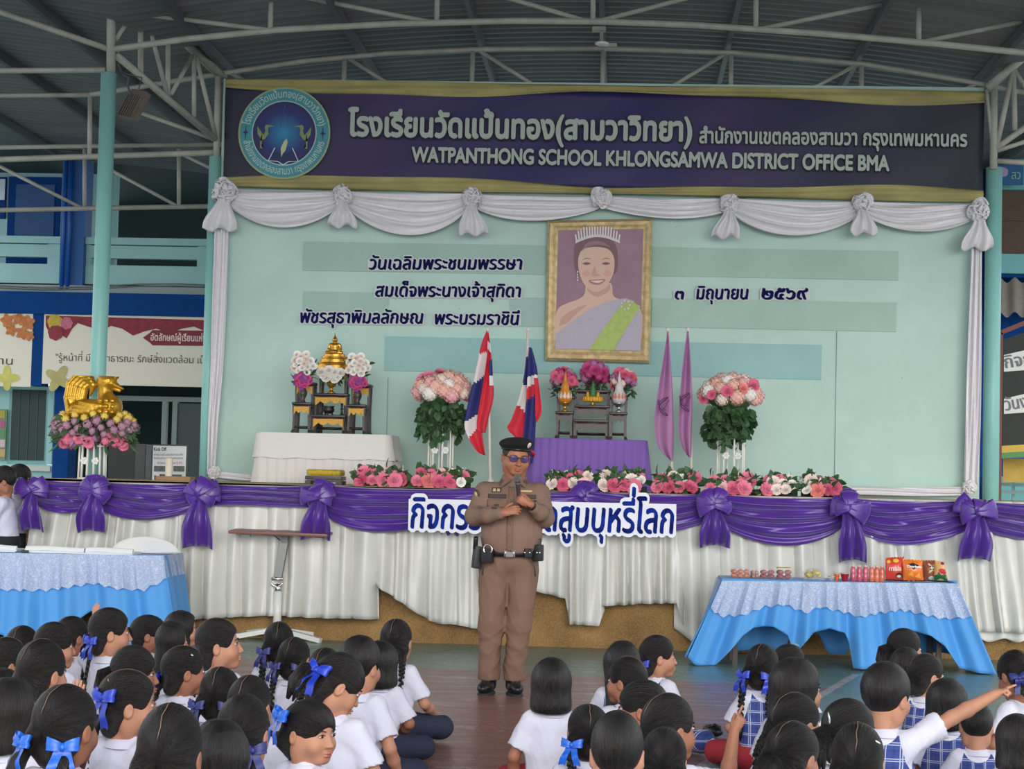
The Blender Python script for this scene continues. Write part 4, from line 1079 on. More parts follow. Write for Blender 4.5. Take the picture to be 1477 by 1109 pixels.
for py, h in ((512, 24), (575, 22)):
    mb = MB(); mb.poly([atY(px, yy, NB - .02) for px, yy in ((1448, py + h), (1560, py + h - 8), (1560, py - 30 + 4), (1448, py))], (0, .006, 0)); sl = mb.build('paper_slip', WP, bd, smooth=False)
    letters('slip_lettering', 'กิจกรรมวัน' if py < 550 else 'วันงดสูบบุหรี่', atY(1450, py + h - 5, NB - .024), atY(1555, py + h - 22, NB - .024), .10, M('grey_ink', (110, 110, 118)), sl, res=26, nib=(.06, -.03))
o = tag(sbox('poster', 1447, 662, 1540, 696, NB + .6, M('mustard_poster', (206, 172, 72), var=.15, vscale=8), .02), 'mustard poster below the black notice board', 'poster')
mb = MB(); [slab(mb, 1436, y, 1540, y + 5, NB + 1.2, .04) for y in (697, 708)]; [slab(mb, px, 690, px + 4, 740, NB + 1.25, .04) for px in (1460, 1500)]; tag(mb.build('bench', M('teal_bench_paint', (150, 190, 190)), smooth=False), 'pale teal railing behind the notice board stand', 'railing')
# ---------------------------------------------------------------- fittings under the roof
t = thing('floodlight', 'grey floodlight with wires hung from the truss by the left column', 'floodlight', atY(192, 120, 17.15))
c = atY(194, 152, 17.15); mb = MB(); R = Euler((radians(-20), radians(14), radians(-28))).to_matrix(); mb.box(c, (.20, .07, .30), rot=R, bev=.012)
hs = mb.build('housing', M('dusty_grey_casting', (112, 104, 98), rough=.8, var=.2), t, angle=40); mb = MB()
for k in range(7): mb.box(c + R @ Vector((-.085 + k * .028, -.045, -.03)), (.008, .03, .22), rot=R)
mb.build('cooling_fins', MATS['dusty_grey_casting'], t, smooth=False); mb = MB(); mb.tube([atY(178, 108, 17.05), atY(186, 112, 17.1), atY(184, 124, 17.15), c], .012, 8); mb.tube([atY(168, 85, 16.9), atY(176, 105, 17.05), atY(205, 112, 17.15), atY(200, 128, 17.15)], .008, 6); mb.build('bracket', DARKSTEEL, t)
t = thing('ceiling_speaker', 'small white dome fixture on a bracket beneath the centre purlin', 'ceiling fixture', atY(868, 62, 17.6))
mb = MB(); slab(mb, 854, 38, 874, 43, 17.5, .1); mb.build('plate', STEELP, t, smooth=False); mb = MB(); slab(mb, 865, 43, 870, 66, 17.55, .03); slab(mb, 872, 62, 890, 67, 17.55, .05); mb.build('bracket', STEELP, t, smooth=False)
mb = MB(); mb.ball(atY(868, 63, 17.1), (.066, .066, .022), 20, 10); mb.build('dome', M('white_plastic', (214, 216, 212), rough=.4), t)
# ------------------------------------------------------------------ cloth on the stage: banner, swags, bows, skirts
SATIN = M('white_satin', (226, 224, 230), rough=.36, spec=.5, sheen=.2, var=.05, vscale=20)
PURPLE = M('purple_satin', (84, 42, 150), rough=.33, spec=.55, sheen=.25, var=.18, vscale=7)
SKIRT = M('silver_white_satin', (212, 212, 206), rough=.38, spec=.55, sheen=.2, var=.05, vscale=9, bump=.12, bscale=25)
def smooth(t): return t * t * (3 - 2 * t)
def swag(name, label, cat, group, A, B, hA, hB, sag, m, depth=.10, folds=5, seed=0, tsag=.02, skew=0.0, nu=44, nv=26, parent=None):
    """cloth hung from A to B: drops hA and hB at the ends, sag in the middle"""
    rng = random.Random(seed); ph = rng.random() * 6; A, B = Vector(A), Vector(B); p2 = rng.random() * 6; mb = MB()
    def fn(u, v):
        k = 4 * u * (1 - u); uu = u + skew * k * .25
        top = A.lerp(B, u) - Vector((0, 0, tsag * k)); sh = (4 * uu * (1 - uu)) ** .8 if 0 < uu < 1 else 0
        bot = A.lerp(B, u) - Vector((0, 0, hA + (hB - hA) * u + sag * sh))
        p = top.lerp(bot, v); e = sin(pi * u) ** .5
        vv = v + .06 * sin(u * 5 + ph) * v * (1 - v) * 4
        f = sin(2 * pi * folds * vv + ph + 1.2 * sin(u * 4 + p2)) + .5 * sin(2 * pi * folds * 1.9 * vv + p2 - 2 * u)
        d = depth * (.25 + .75 * e) * (.45 + .30 * f * (.35 + .65 * sin(pi * min(v * 1.1, 1))) + .4 * sin(pi * v) * e)
        p.y -= max(d, .004); return p
    mb.grid(fn, nu, nv)
    o = mb.build(name, m, parent, solid=.004)
    return tag(o, label, cat, group)
def ruffle_bow(name, label, group, c, r, tail, m, seed=0, tw=None, cat='bow'):
    """rosette of gathered loops with a hanging tail"""
    rng = random.Random(seed); c = Vector(c); t = thing(name, label, cat, c, group=group); mb = MB()
    for k in range(26):
        a = rng.random() * 2 * pi; b = rng.uniform(0, 1); d = Vector((cos(a) * math.sqrt(b), -.75 * math.sqrt(1 - b * .9), sin(a) * math.sqrt(b)))
        side = d.orthogonal().normalized(); side.rotate(Matrix.Rotation(rng.random() * 6, 3, d)); w = r * rng.uniform(.38, .62); L = r * rng.uniform(.55, .95); up = d.cross(side); q = rng.random() * 6
        def loop(u, v):
            x = (u - .5) * 2; s_ = math.sqrt(max(0, 1 - x * x * .8))
            return c + d * (r * .18 + L * .75 * sin(pi * v * .62) * s_) + side * (x * w * (.35 + .65 * sin(pi * v * .8))) + up * (w * .5 * (v - .4) + w * .18 * sin(u * 9 + q))
        mb.grid(loop, 7, 6)
    mb.ball(c + Vector((0, -.01, 0)), (r * .6, r * .35, r * .6), 14, 8); mb.build('rosette', m, t, solid=.003)
    if tail:
        tw = tw or r * .8; mb = MB(); ph = rng.random() * 6; lean = rng.uniform(-.15, .15)
        def fn(u, v):
            x = (u - .5) * 2 * tw * (.35 + .65 * smooth(min(1, v * 1.15))); z = -r * .45 - tail * v - .02 * sin(u * 11 + ph) * v * (v > .9)
            return c + Vector((x + lean * tail * v, -.03 - .028 * (1 + sin(u * 17 + ph + v * 1.5)) * (.4 + .6 * v) - .05 * sin(pi * v), z))
        mb.grid(fn, 28, 14); mb.build('tail', m, t, solid=.003)
    return t
def satin_bow(name, label, group, c, r, tail, m, seed=0):
    """knotted bow of wide folded loops above a gathered tail"""
    rng = random.Random(seed); c = Vector(c); t = thing(name, label, 'bow', c, group=group); mb = MB()
    for k in range(9):
        a = rng.uniform(-.6, pi + .6); L = r * rng.uniform(.7, 1.25); w = r * rng.uniform(.5, .8); q = rng.random() * 6; fw = rng.uniform(.5, 1.0)
        d = Vector((cos(a), 0, sin(a) * .9)); side = Vector((-sin(a), 0, cos(a)))
        def loop(u, v):
            th = v * 2 * pi * .52; x = (u - .5) * 2
            return c + d * (L * sin(th) * (1 - .12 * x * x)) + Vector((0, -r * (.18 + fw * (.55 - .5 * cos(th))), 0)) + side * (x * w * (.25 + .55 * sin(th)) + .06 * r * sin(u * 12 + q))
        mb.grid(loop, 12, 12)
    mb.build('loops', m, t, solid=.004)
    mb = MB(); mb.ball(c + Vector((0, -r * .75, -r * .05)), (r * .28, r * .25, r * .34), 14, 10); mb.build('knot', m, t)
    mb = MB(); ph = rng.random() * 6; lean = rng.uniform(-.12, .12); tw = r * rng.uniform(.75, .95)
    def fn(u, v):
        x = (u - .5) * 2 * tw * (.45 + .55 * smooth(min(1, v * 1.4)) - .12 * max(0, v - .8)); z = -r * .05 - tail * v
        return c + Vector((x + lean * tail * v, -r * .30 - .035 * (1 + sin(u * 15 + ph + v * 2)) * (.5 + .5 * v) - .09 * sin(pi * min(1, v * 1.02)), z + .03 * cos((u - .5) * pi)))
    mb.grid(fn, 34, 16); mb.build('tail', m, t, solid=.004); return t
# header banner
BYY = WY - .06
bt = thing('banner', 'wide dark purple school name banner across the top of the backdrop', 'banner', (atY(870, 290, BYY).x, BYY, 4.26))
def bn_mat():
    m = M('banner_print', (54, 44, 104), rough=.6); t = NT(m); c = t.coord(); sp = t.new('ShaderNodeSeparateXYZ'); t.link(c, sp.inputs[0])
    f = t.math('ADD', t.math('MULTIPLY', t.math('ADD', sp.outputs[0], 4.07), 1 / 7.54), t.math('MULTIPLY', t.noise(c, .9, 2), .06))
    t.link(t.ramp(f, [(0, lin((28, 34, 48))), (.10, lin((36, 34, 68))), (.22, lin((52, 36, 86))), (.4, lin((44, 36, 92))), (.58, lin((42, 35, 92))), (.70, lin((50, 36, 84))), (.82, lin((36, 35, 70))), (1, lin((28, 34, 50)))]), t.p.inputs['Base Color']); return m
def bpt(u, v, off=0.0):
    a = atY(326 + 1094 * u, 114 + 18 * u, BYY); b = atY(322 + 1096 * u, 268 + 22 * u, BYY); p = a.lerp(b, v); p.y = BYY - .014 * sin(9 * u + 3 * v) - .008 * sin(31 * u + 8 * v) - off; return p
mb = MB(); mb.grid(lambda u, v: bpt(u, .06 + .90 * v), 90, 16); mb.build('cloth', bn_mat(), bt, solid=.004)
OLIVE = M('gold_olive_cloth', (172, 162, 104), rough=.6, var=.3, vscale=2.2, vstretch=(1, 1, 3))
mb = MB()
def strip(top):
    def fn(u, v):
        w = .10 + .035 * (sin(2 * pi * u * 1.5 - .5)) + .012 * sin(23 * u); v0 = 0 if top else 1.0 - w * .9
        return bpt(u, v0 + w * v, .016 + .012 * sin(v * 9 + 11 * u))
    return fn
mb.grid(strip(True), 80, 6); mb.build('gold_top_edge', OLIVE, bt, solid=.004); mb = MB(); mb.grid(strip(False), 80, 6); mb.build('gold_bottom_edge', OLIVE, bt, solid=.004)
LET = M('pale_banner_letters', (172, 182, 175), rough=.6); LSH = M('banner_letter_edge', (26, 24, 52), rough=.7)  # white letters and purple print toned down in colour for the roof shade
def bl(s, x0, y0, x1, y1, h, **kw):
    kh = h / ppm(BYY)
    letters('letter_edging', s, atY(x0 - 1, y0 + 1.2, BYY), atY(x1 + 2, y1 + 1.2, BYY), kh * 1.0, LSH, bt, off=.034, res=30, bold=kw.get('bold', .03) + .028)
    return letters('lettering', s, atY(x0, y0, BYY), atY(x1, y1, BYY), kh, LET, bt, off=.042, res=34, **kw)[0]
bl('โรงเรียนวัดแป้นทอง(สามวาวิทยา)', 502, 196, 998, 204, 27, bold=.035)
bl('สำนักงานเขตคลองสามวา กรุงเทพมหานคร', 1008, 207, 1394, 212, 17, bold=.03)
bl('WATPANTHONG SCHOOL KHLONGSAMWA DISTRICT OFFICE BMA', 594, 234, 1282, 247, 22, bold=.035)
# round school emblem printed on the banner
EC = atY(410, 192, BYY - .045); eo = None
def disc(name, r0, r1, m, k, par, n=64):
    mb = MB(); y = EC.y - .003 * k
    if r0 <= 0: mb.poly([(EC.x + r1 * cos(a), y, EC.z + r1 * sin(a)) for a in [-2 * pi * i / n for i in range(n)]])
    else: mb.grid(lambda u, v: Vector((EC.x + (r0 + (r1 - r0) * v) * cos(2 * pi * u), y, EC.z + (r0 + (r1 - r0) * v) * sin(2 * pi * u))), n, 1, True)
    return mb.build(name, m, par, smooth=False)
px_ = 1 / ppm(BYY)
def glow_mat():
    m = M('emblem_glow_print', (40, 60, 140), rough=.6); t = NT(m); g = t.new('ShaderNodeTexGradient', gradient_type='SPHERICAL'); mp = t.new('ShaderNodeMapping'); mp.vector_type = 'POINT'
    t.coord(); s_ = 1 / (46 * px_); mp.inputs['Location'].default_value = (-EC.x * s_, -EC.y * s_, -(EC.z) * s_); mp.inputs['Scale'].default_value = (s_, s_, s_); t.link(t.co.outputs['Object'], mp.inputs[0]); t.link(mp.outputs[0], g.inputs[0])
    t.link(t.ramp(g.outputs[1], [(0, lin((38, 34, 92))), (.35, lin((34, 52, 118))), (1, lin((42, 138, 186)))]), t.p.inputs['Base Color']); return m
em = disc('emblem', 0, 68 * px_, M('emblem_rim_print', (150, 172, 132), rough=.6), 0, bt)
TQ = M('emblem_teal_print', (66, 142, 156), rough=.6); disc('teal_ring', 48 * px_, 65.5 * px_, TQ, 1, em); disc('rim_ring', 46.5 * px_, 48 * px_, M('emblem_pale_print', (168, 200, 196)), 2, em); disc('emblem_field', 0, 46.5 * px_, glow_mat(), 1, em)
def ring_text(s, r, a0, a1, inward, h, m):
    F = text_field(s, res=22, bold=.012); V, Fc = field_mesh(F); V = np.array(V); x0, x1 = V[:, 0].min(), V[:, 0].max(); mb = MB(); pts = []
    for x, y in V:
        a = radians(a0 + (a1 - a0) * (x - x0) / (x1 - x0)); rr = r + (-1 if inward else 1) * y * h; pts.append((EC.x + rr * cos(a), EC.y - .0075, EC.z + rr * sin(a)))
    mb.add(pts, Fc); mb.build('ring_lettering', m, em, smooth=False)
RL = M('emblem_pale_print')
ring_text('โรงเรียนวัดแป้นทอง(สามวาวิทยา)', 52.5 * px_, 168, 12, False, 15 * px_, RL); ring_text('สำนักงานเขตคลองสามวา กรุงเทพมหานคร', 61 * px_, 192, 348, True, 15 * px_, RL)
def eshape(name, pts, m, k=3, line=None):
    mb = MB(); P3 = [Vector((EC.x + x * px_, EC.y - .003 * k, EC.z - y * px_)) for x, y in pts]
    if line: mb.tube(P3, line * px_, 6)
    else: mb.poly(P3)
    return mb.build(name, m, em, smooth=False)
WL = M('emblem_white_line', (206, 220, 226)); OLV = M('emblem_olive_print', (126, 146, 96))
for q in (-1, 1):
    eshape('emblem_bird', [(q * x, y) for x, y in ((40, -10), (39, 2), (35, 8), (32, 13), (33, 20), (30, 23), (35, 22.5), (35, 12), (28, 9), (23, 2), (24, -6), (22, -9), (14, -9.5), (21, -11.5), (27, -12), (29, -8), (27.5, -3), (30, 3), (33, 0))][::-1], OLV)
    eshape('compass_star', [(q * 57, -12), (q * 58, -2), (q * 61, 0), (q * 58, 2), (q * 57, 12), (q * 56, 2), (q * 53, 0), (q * 56, -2)][::q], M('emblem_navy_print', (24, 46, 92)))
    eshape('spire_line', [(0, -42), (q * 6, -10)], M('emblem_blue_line', (70, 92, 150)), line=.35)
    eshape('book_outline', [(q * 13, 22), (q * 22, 41), (q * 8, 42), (0, 47)], WL, line=.8)
eshape('book_page', [(-13, 24), (-21, 40), (-8, 40.5), (0, 45), (8, 40.5), (21, 40), (13, 24), (0, 34)], M('emblem_navy_print'), 2)
eshape('feather', [(4, 8), (6, 14), (3, 26), (-1, 31), (-3, 36), (-3.5, 30), (-4, 22), (0, 13)][::-1], M('emblem_feather_print', (190, 196, 160)), 5)
# white swags and rosettes under the banner
VY = WY - .09
RX = [(325, 278), (495, 287), (680, 291), (867, 289), (1052, 298), (1243, 297), (1412, 309)]
names = ['leftmost white swag beside the left rosette', 'white swag above the first lettering line', 'white swag left of the portrait top', 'white swag right of the portrait top', 'white swag above the right date lettering', 'rightmost white swag beside the right rosette']
for i in range(6):
    (xa, ya), (xb, yb) = RX[i], RX[i + 1]; A = atY(xa, 272 + (xa - 325) * .02, VY); B = atY(xb, 272 + (xb - 325) * .02, VY)
    low = (326, 337, 316, 312, 337, 331)[i] + 4; mid = 272 + ((xa + xb) / 2 - 325) * .02
    swag('white_swag', names[i], 'swag', 'white swags under the banner', A, B, .11, .11, (low - mid) * px_ - .11, SATIN, depth=.10, folds=4, seed=i, skew=(0, -.1, .2, -.3, .1, 0)[i])
tails = [48, 36, 44, 0, 40, 36, 44]
rn = ['white ruffled rosette with tail at the left column', 'white ruffled rosette above the altar side lettering, second from left', 'white ruffled rosette just left of the portrait', 'white ruffled rosette without tail above the portrait', 'white ruffled rosette with tail above the purple flags', 'white ruffled rosette with tail, second from right', 'white ruffled rosette with long tail at the right column']
for i, (x, y) in enumerate(RX): ruffle_bow('rosette_bow', rn[i], 'white rosettes between the swags', atY(x, y - 4, VY - .07), (27, 22, 21, 22, 22, 22, 25)[i] * px_, tails[i] * px_, SATIN, seed=i + 3, tw=(25, 22, 21, 0, 20, 20, 23)[i] * px_)
# side drapes and bottom cloth
def drape(name, label, xs, y0, y1, wpx, Y, seed):
    rng = random.Random(seed); ph = rng.random() * 6; mb = MB()
    def fn(u, v):
        f = v * (len(xs) - 1); i = min(int(f), len(xs) - 2); cx = xs[i] + (xs[i + 1] - xs[i]) * (f - i); w = wpx * (.8 + .25 * sin(v * 3 + ph))
        p = atY(cx + (u - .5) * w, y0 + (y1 - y0) * v, Y); p.y -= .03 + .022 * sin(u * 13 + ph + 2 * sin(v * 3)) + .01 * sin(u * 29 + v * 5); return p
    mb.grid(fn, 30, 40); return tag(mb.build(name, SATIN, solid=.004), label, 'drape', 'white side drapes')
drape('side_drape', 'white satin drape hanging down beside the left wall column', (322, 320, 317, 314, 309, 306), 300, 684, 19, VY, 1)
drape('side_drape', 'white satin drape hanging down beside the right wall column', (1408, 1406, 1404, 1402, 1399), 330, 704, 20, VY, 2)
o = ruffle_bow('drape_knot', 'white gathered knot at the foot of the left drape', 'white knots at the drape feet', atY(309, 681, VY - .05), 13 * px_, 0, SATIN, 31); o = ruffle_bow('drape_knot', 'white gathered knot at the foot of the right drape', 'white knots at the drape feet', atY(1397, 703, VY - .05), 15 * px_, 0, SATIN, 32)
def lowcloth(label, x0, y0, x1, y1, h, seed):
    mb = MB(); ph = seed
    def fn(u, v):
        p = atY(x0 + (x1 - x0) * u, y0 + (y1 - y0) * u + 2 * sin(pi * u) + h * v, VY - .02); p.y -= .025 + .018 * sin(v * 11 + ph + 2 * sin(5 * u)); return p
    mb.grid(fn, 40, 10); return tag(mb.build('skirting_cloth', SATIN, solid=.004), label, 'cloth', 'white cloths along the wall foot')
lowcloth('white cloth along the wall foot at the left end', 312, 679, 395, 684, 9, 1); lowcloth('white cloth along the wall foot at the right end', 1195, 700, 1395, 702, 12, 3)
# white and purple cloth down the stage front
KY = FY - .03
hems = [  # x0, x1, list of hem (x, y), label, depth offset
    ((30, 268), ((20, 880), (268, 884)), 'white stage skirt cloth at the far left behind the papers table', 0),
    ((258, 548), ((258, 893), (400, 886), (460, 889), (545, 892)), 'white stage skirt cloth behind the lectern stand', 1),
    ((540, 705), ((540, 838), (556, 850), (620, 893), (632, 898), (662, 900), (705, 908)), 'white stage skirt cloth swept up left of the officer', 0),
    ((690, 872), ((690, 905), (700, 850), (770, 850), (816, 862), (822, 899), (864, 901), (872, 880)), 'white stage skirt cloth just right of the officer', 1),
    ((860, 985), ((860, 890), (868, 872), (975, 868), (985, 900)), 'white crinkled stage skirt cloth under the paper sign end', 0),
    ((972, 1312), ((972, 905), (1000, 925), (1312, 905)), 'white stage skirt cloth behind the snack table', 1),
    ((1285, 1560), ((1285, 860), (1330, 905), (1400, 908), (1560, 912)), 'white stage skirt cloth at the far right end', 2)]
sp_ = 1 / ppm(KY)
for i, ((xa, xb), hem, lab, off) in enumerate(hems):
    rng = random.Random(i + 50); nfold = (xb - xa) / 33; ph = [rng.random() * 6 for _ in range(4)]; mb = MB(); slant = (.10, .02, .0, 0, -.06, -.05, -.16)[i]
    def hemy(x):
        for (a, ya), (b, yb) in zip(hem, hem[1:]):
            if x <= b: return ya + (yb - ya) * max(0, min(1, (x - a) / (b - a)))
        return hem[-1][1]
    wd = [rng.uniform(.45, 1.9) for _ in range(int(nfold) + 3)]; cw = np.concatenate([[0], np.cumsum(wd)]); cw = cw / cw[-1]; am = [rng.uniform(.35, 1.25) for _ in range(len(cw) + 2)]; sl = [rng.uniform(-.5, .5) for _ in range(len(cw) + 2)]
    def fn(u, v):
        x = xa + (xb - xa) * u; x += (24 * (1 - v) * (1 - u) if i == 0 else 0); yt = 692 + x * .0215; hb = hemy(x); y = yt + (hb - yt) * v
        xx = x - slant * (y - yt) * (1 if i else -1) * (u if i == 0 else 1) * 0
        p = atY(xx, y, KY); w_ = max(0, min(.9999, u + slant * .35 * v)); i_ = int(np.searchsorted(cw, w_, 'right')) - 1; i_ = max(0, min(i_, len(cw) - 2)); fr = (w_ - cw[i_]) / (cw[i_ + 1] - cw[i_])
        f = am[i_] * (1 - abs(2 * fr - 1) ** 1.7 - .5) * 2 + sl[i_] * sin(2 * pi * fr) + .25 * sin(w_ * 60 + ph[0] + 3 * v) + .35 * sin(v * 5 + ph[1] + u * 9) * v
        p.y -= .05 + .015 * off + (.016 + .042 * v) * f + .07 * v + .02 * sin(v * 6 + u * 8 + ph[1]) * v; return p
    mb.grid(fn, int((xb - xa) * 1.1), 26); tag(mb.build('stage_skirt', SKIRT, solid=.004), lab, 'cloth', 'white cloths down the stage front')
tag((lambda mb: (mb.grid(lambda u, v: (lambda p: Vector((p.x, p.y - .10 - .03 * sin(u * 40) * v, p.z)))(atY(1378 + 180 * u, 900 + 22 * v + 3 * sin(u * 30) * v, KY)), 60, 6), mb.build('lace_frill', M('white_lace', (224, 224, 218), rough=.8), solid=.003))[1])(MB()), 'white lace frill under the right hem of the stage skirt', 'lace')
# purple swags: (x, top y) at each tie
ties = [(52, 690), (140, 694), (291, 697), (463, 699), (690, 704), (840, 708), (1028, 712), (1222, 718), (1404, 722), (1570, 726)]
lows = [740, 750, 730, 768, 768, 768, 785, 784, 778]
lab = ['between the two boys and the flower stand leg', 'beneath the golden bird statue', 'over the left white skirt near the lectern stand', 'left of the paper sign', 'behind the officer', 'behind the right half of the paper sign', 'above the left half of the snack table', 'above the chip packets', 'running off the right edge of the stage']
for i in range(9):
    (xa, ya), (xb, yb) = ties[i], ties[i + 1]; A, B = atY(xa, ya, KY - .08), atY(xb, yb, KY - .08); my = (ya + yb) / 2
    swag('purple_swag', 'purple satin swag ' + lab[i], 'swag', 'purple swags along the stage front', A, B, .20, .20, (lows[i] - my) * sp_ - .20, PURPLE, depth=.15, folds=3.5, seed=i + 20, skew=(0, .2, .3, .5, 0, 0, -.1, .2, 0)[i], nu=56, nv=34)
bows = [(50, 706, 22, 60), (141, 706, 24, 62), (291, 712, 25, 78), (463, 716, 24, 62), (650, 725, 20, 50), (842, 716, 22, 40), (1028, 728, 24, 60), (1222, 732, 26, 76), (1405, 738, 27, 68)]
lab = ['at the left end of the stage front', 'under the golden bird statue', 'left of the lectern stand', 'above the lectern stand top', 'behind the left half of the paper sign', 'between the officer and the paper sign', 'at the right end of the paper sign', 'above the snack table', 'at the far right of the stage front']
for i, (x, y, r, tl) in enumerate(bows): satin_bow('purple_bow', 'purple satin bow ' + lab[i], 'purple bows along the stage front', atY(x, y, KY - (.0 if i in (4, 5) else .17)), r * sp_, tl * sp_, PURPLE, seed=i + 70)
# the paper sign pinned to the purple cloth
PY_ = KY - .29
ps = thing('paper_sign', 'white cut paper sign with large blue Thai lettering behind the officer', 'sign', atY(780, 790, PY_))
F = text_field('กิจกรรมวันงดสูบบุหรี่โลก', res=40, nib=(.07, -.05), shear=.10)
A, B = atY(592, 760, PY_), atY(972, 768, PY_)
o, F, mp = letters('lettering', 'กิจกรรมวันงดสูบบุหรี่โลก', A, B, 34 * sp_, M('royal_blue_lettering', (18, 52, 150), rough=.85, spec=.1, col2=(14, 22, 84), vscale=9), ps, res=44, off=.010, nib=(.055, -.04), shear=.10)
a, lo, n, ss = F; r = int(.085 * n); a2 = np.pad(a, r + 3); lo2 = lo - (r + 3) / n
hh = (a2.shape[0] // ss) * ss; ww = (a2.shape[1] // ss) * ss; a2 = dilate(a2[:hh, :ww], r)
y0 = int((-.07 - lo2[1]) * n); y1 = int((.66 - lo2[1]) * n); xs = np.nonzero(a2.any(0))[0]; a2[y0:y1, xs[0]:xs[-1]] = True
V, Fc = field_mesh((a2, lo2, n, ss)); mb = MB(); mb.add([mp(v) + Vector((0, .007, 0)) for v in V], Fc); mb.build('paper', M('white_sign_paper', (232, 234, 244), rough=.6), ps, smooth=False, solid=.003)
# lettering on the wall, each line cut from pale paper
NAVYL = M('navy_wall_lettering', (18, 22, 76), rough=.85, spec=.1); PALEP = M('pale_pink_paper', (206, 212, 214), rough=.7)
LY = WY - .004
def wall_line(s, x0, y0, x1, y1, h, label):
    t = thing('wall_lettering', label, 'lettering', atY(x0, y0, LY)); q = 1 / ppm(LY)
    o, F, mp = letters('letters', s, atY(x0, y0, LY), atY(x1, y1, LY), h * q, NAVYL, t, res=34, off=.010, nib=(.07, -.05), shear=.14)
    a, lo, n, ss = F; r = int(.07 * n); a2 = np.pad(a, r + 3); lo2 = lo - (r + 3) / n; hh = (a2.shape[0] // ss) * ss; ww = (a2.shape[1] // ss) * ss; a2 = dilate(a2[:hh, :ww], r)
    xs = np.nonzero(a2.any(0))[0]; a2[int((-.06 - lo2[1]) * n):int((.5 - lo2[1]) * n), xs[0]:xs[-1]] = True
    V, Fc = field_mesh((a2, lo2, n, ss)); mb = MB(); mb.add([mp(v) + Vector((0, .007, 0)) for v in V], Fc); mb.build('backing_paper', PALEP, t, smooth=False)
wall_line('วันเฉลิมพระชนมพรรษา', 532, 388, 754, 388, 15, 'top line of dark blue Thai lettering left of the portrait')
wall_line('สมเด็จพระนางเจ้าสุทิดา', 541, 427, 752, 428, 15, 'second line of dark blue Thai lettering left of the portrait')
wall_line('พัชรสุธาพิมลลักษณ', 433, 465, 611, 466, 15, 'long dark blue Thai word at the start of the third line')
wall_line('พระบรมราชินี', 627, 467, 750, 468, 15, 'dark blue Thai word at the end of the third line beside the portrait')
wall_line('๓', 973, 431, 987, 431, 14, 'single dark blue Thai numeral right of the portrait')
wall_line('มิถุนายน', 1004, 431, 1080, 431, 15, 'dark blue Thai month word in the date lettering')
wall_line('๒๕๖๙', 1098, 431, 1166, 431, 15, 'dark blue Thai year numerals at the end of the date')
# ------------------------------------------------------------------ flowers
PINKS = [M('peony_pink', (214, 92, 128), rough=.7, var=.3, vscale=40), M('peony_rose', (226, 122, 150), rough=.7, var=.3, vscale=40), M('rose_cream', (232, 214, 204), rough=.7, var=.15, vscale=40), M('peony_coral', (226, 126, 122), rough=.7, var=.3, vscale=40), M('blossom_white', (236, 232, 226), rough=.7), M('blush_pink', (230, 176, 178), rough=.7, var=.2, vscale=40), M('mauve_bloom', (172, 110, 160), rough=.7, var=.3, vscale=40), M('magenta_bloom', (186, 54, 120), rough=.7, var=.3, vscale=40), M('yellow_bloom', (222, 196, 90), rough=.7, var=.2, vscale=40), M('hydrangea_peach', (232, 184, 170), rough=.75, var=.18, vscale=50), M('dusty_mauve', (172, 128, 150), rough=.75, var=.3, vscale=50)]
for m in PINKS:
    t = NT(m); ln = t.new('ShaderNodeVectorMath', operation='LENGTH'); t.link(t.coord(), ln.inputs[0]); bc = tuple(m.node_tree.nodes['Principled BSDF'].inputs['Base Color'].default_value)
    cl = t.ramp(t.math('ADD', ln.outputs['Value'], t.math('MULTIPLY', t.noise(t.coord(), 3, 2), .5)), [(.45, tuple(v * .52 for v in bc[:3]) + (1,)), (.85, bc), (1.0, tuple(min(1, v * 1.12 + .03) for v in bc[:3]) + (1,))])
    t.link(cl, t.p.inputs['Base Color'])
LEAF = M('leaf_green', (66, 102, 62), rough=.55, var=.35, vscale=30); LEAFP = M('pale_sage_leaf', (142, 156, 120), rough=.6, var=.25, vscale=30)
_fl = {}
def bloom_mesh(kind, m, seed=0):
    """peony / rose: whorls of cupped petals facing -y"""
    key = (kind, m.name, seed)
    if key in _fl: return _fl[key]
    rng = random.Random(seed * 31 + len(kind)); mb = MB()
    rings = {'peony': ((4, .34, 1.35), (6, .60, 1.15), (7, .82, .85), (8, 1.0, .5), (8, 1.0, .1)), 'rose': ((3, .30, 1.35), (5, .55, 1.05), (6, .80, .75), (7, 1.0, .45)), 'small': ((5, .8, .5), (5, 1.0, .25))}[kind]
    for n, L, tilt in rings:
        o = rng.random() * 6
        for k in range(n):
            a = o + 2 * pi * k / n + rng.uniform(-.12, .12); t = tilt + rng.uniform(-.1, .1); w = L * sin(pi / n) * 1.45; q = rng.random() * 6
            R = Matrix.Rotation(a, 3, 'Y')
            def fn(u, v):
                x = (u - .5) * 2; cup = t * (1.0 - .35 * v); r = L * v
                p = Vector((x * w * sin(pi * (.12 + .75 * v)) ** .8, -r * sin(cup) - .10 * L * x * x - .03, r * cos(cup) + .06 * sin(x * 5 + q) * v)); return R @ p
            mb.grid(fn, 4, 4)
    mb.ball((0, -.12, 0), (.22, .22, .22), 8, 6); _fl[key] = mb.mesh('blossom', m); return _fl[key]
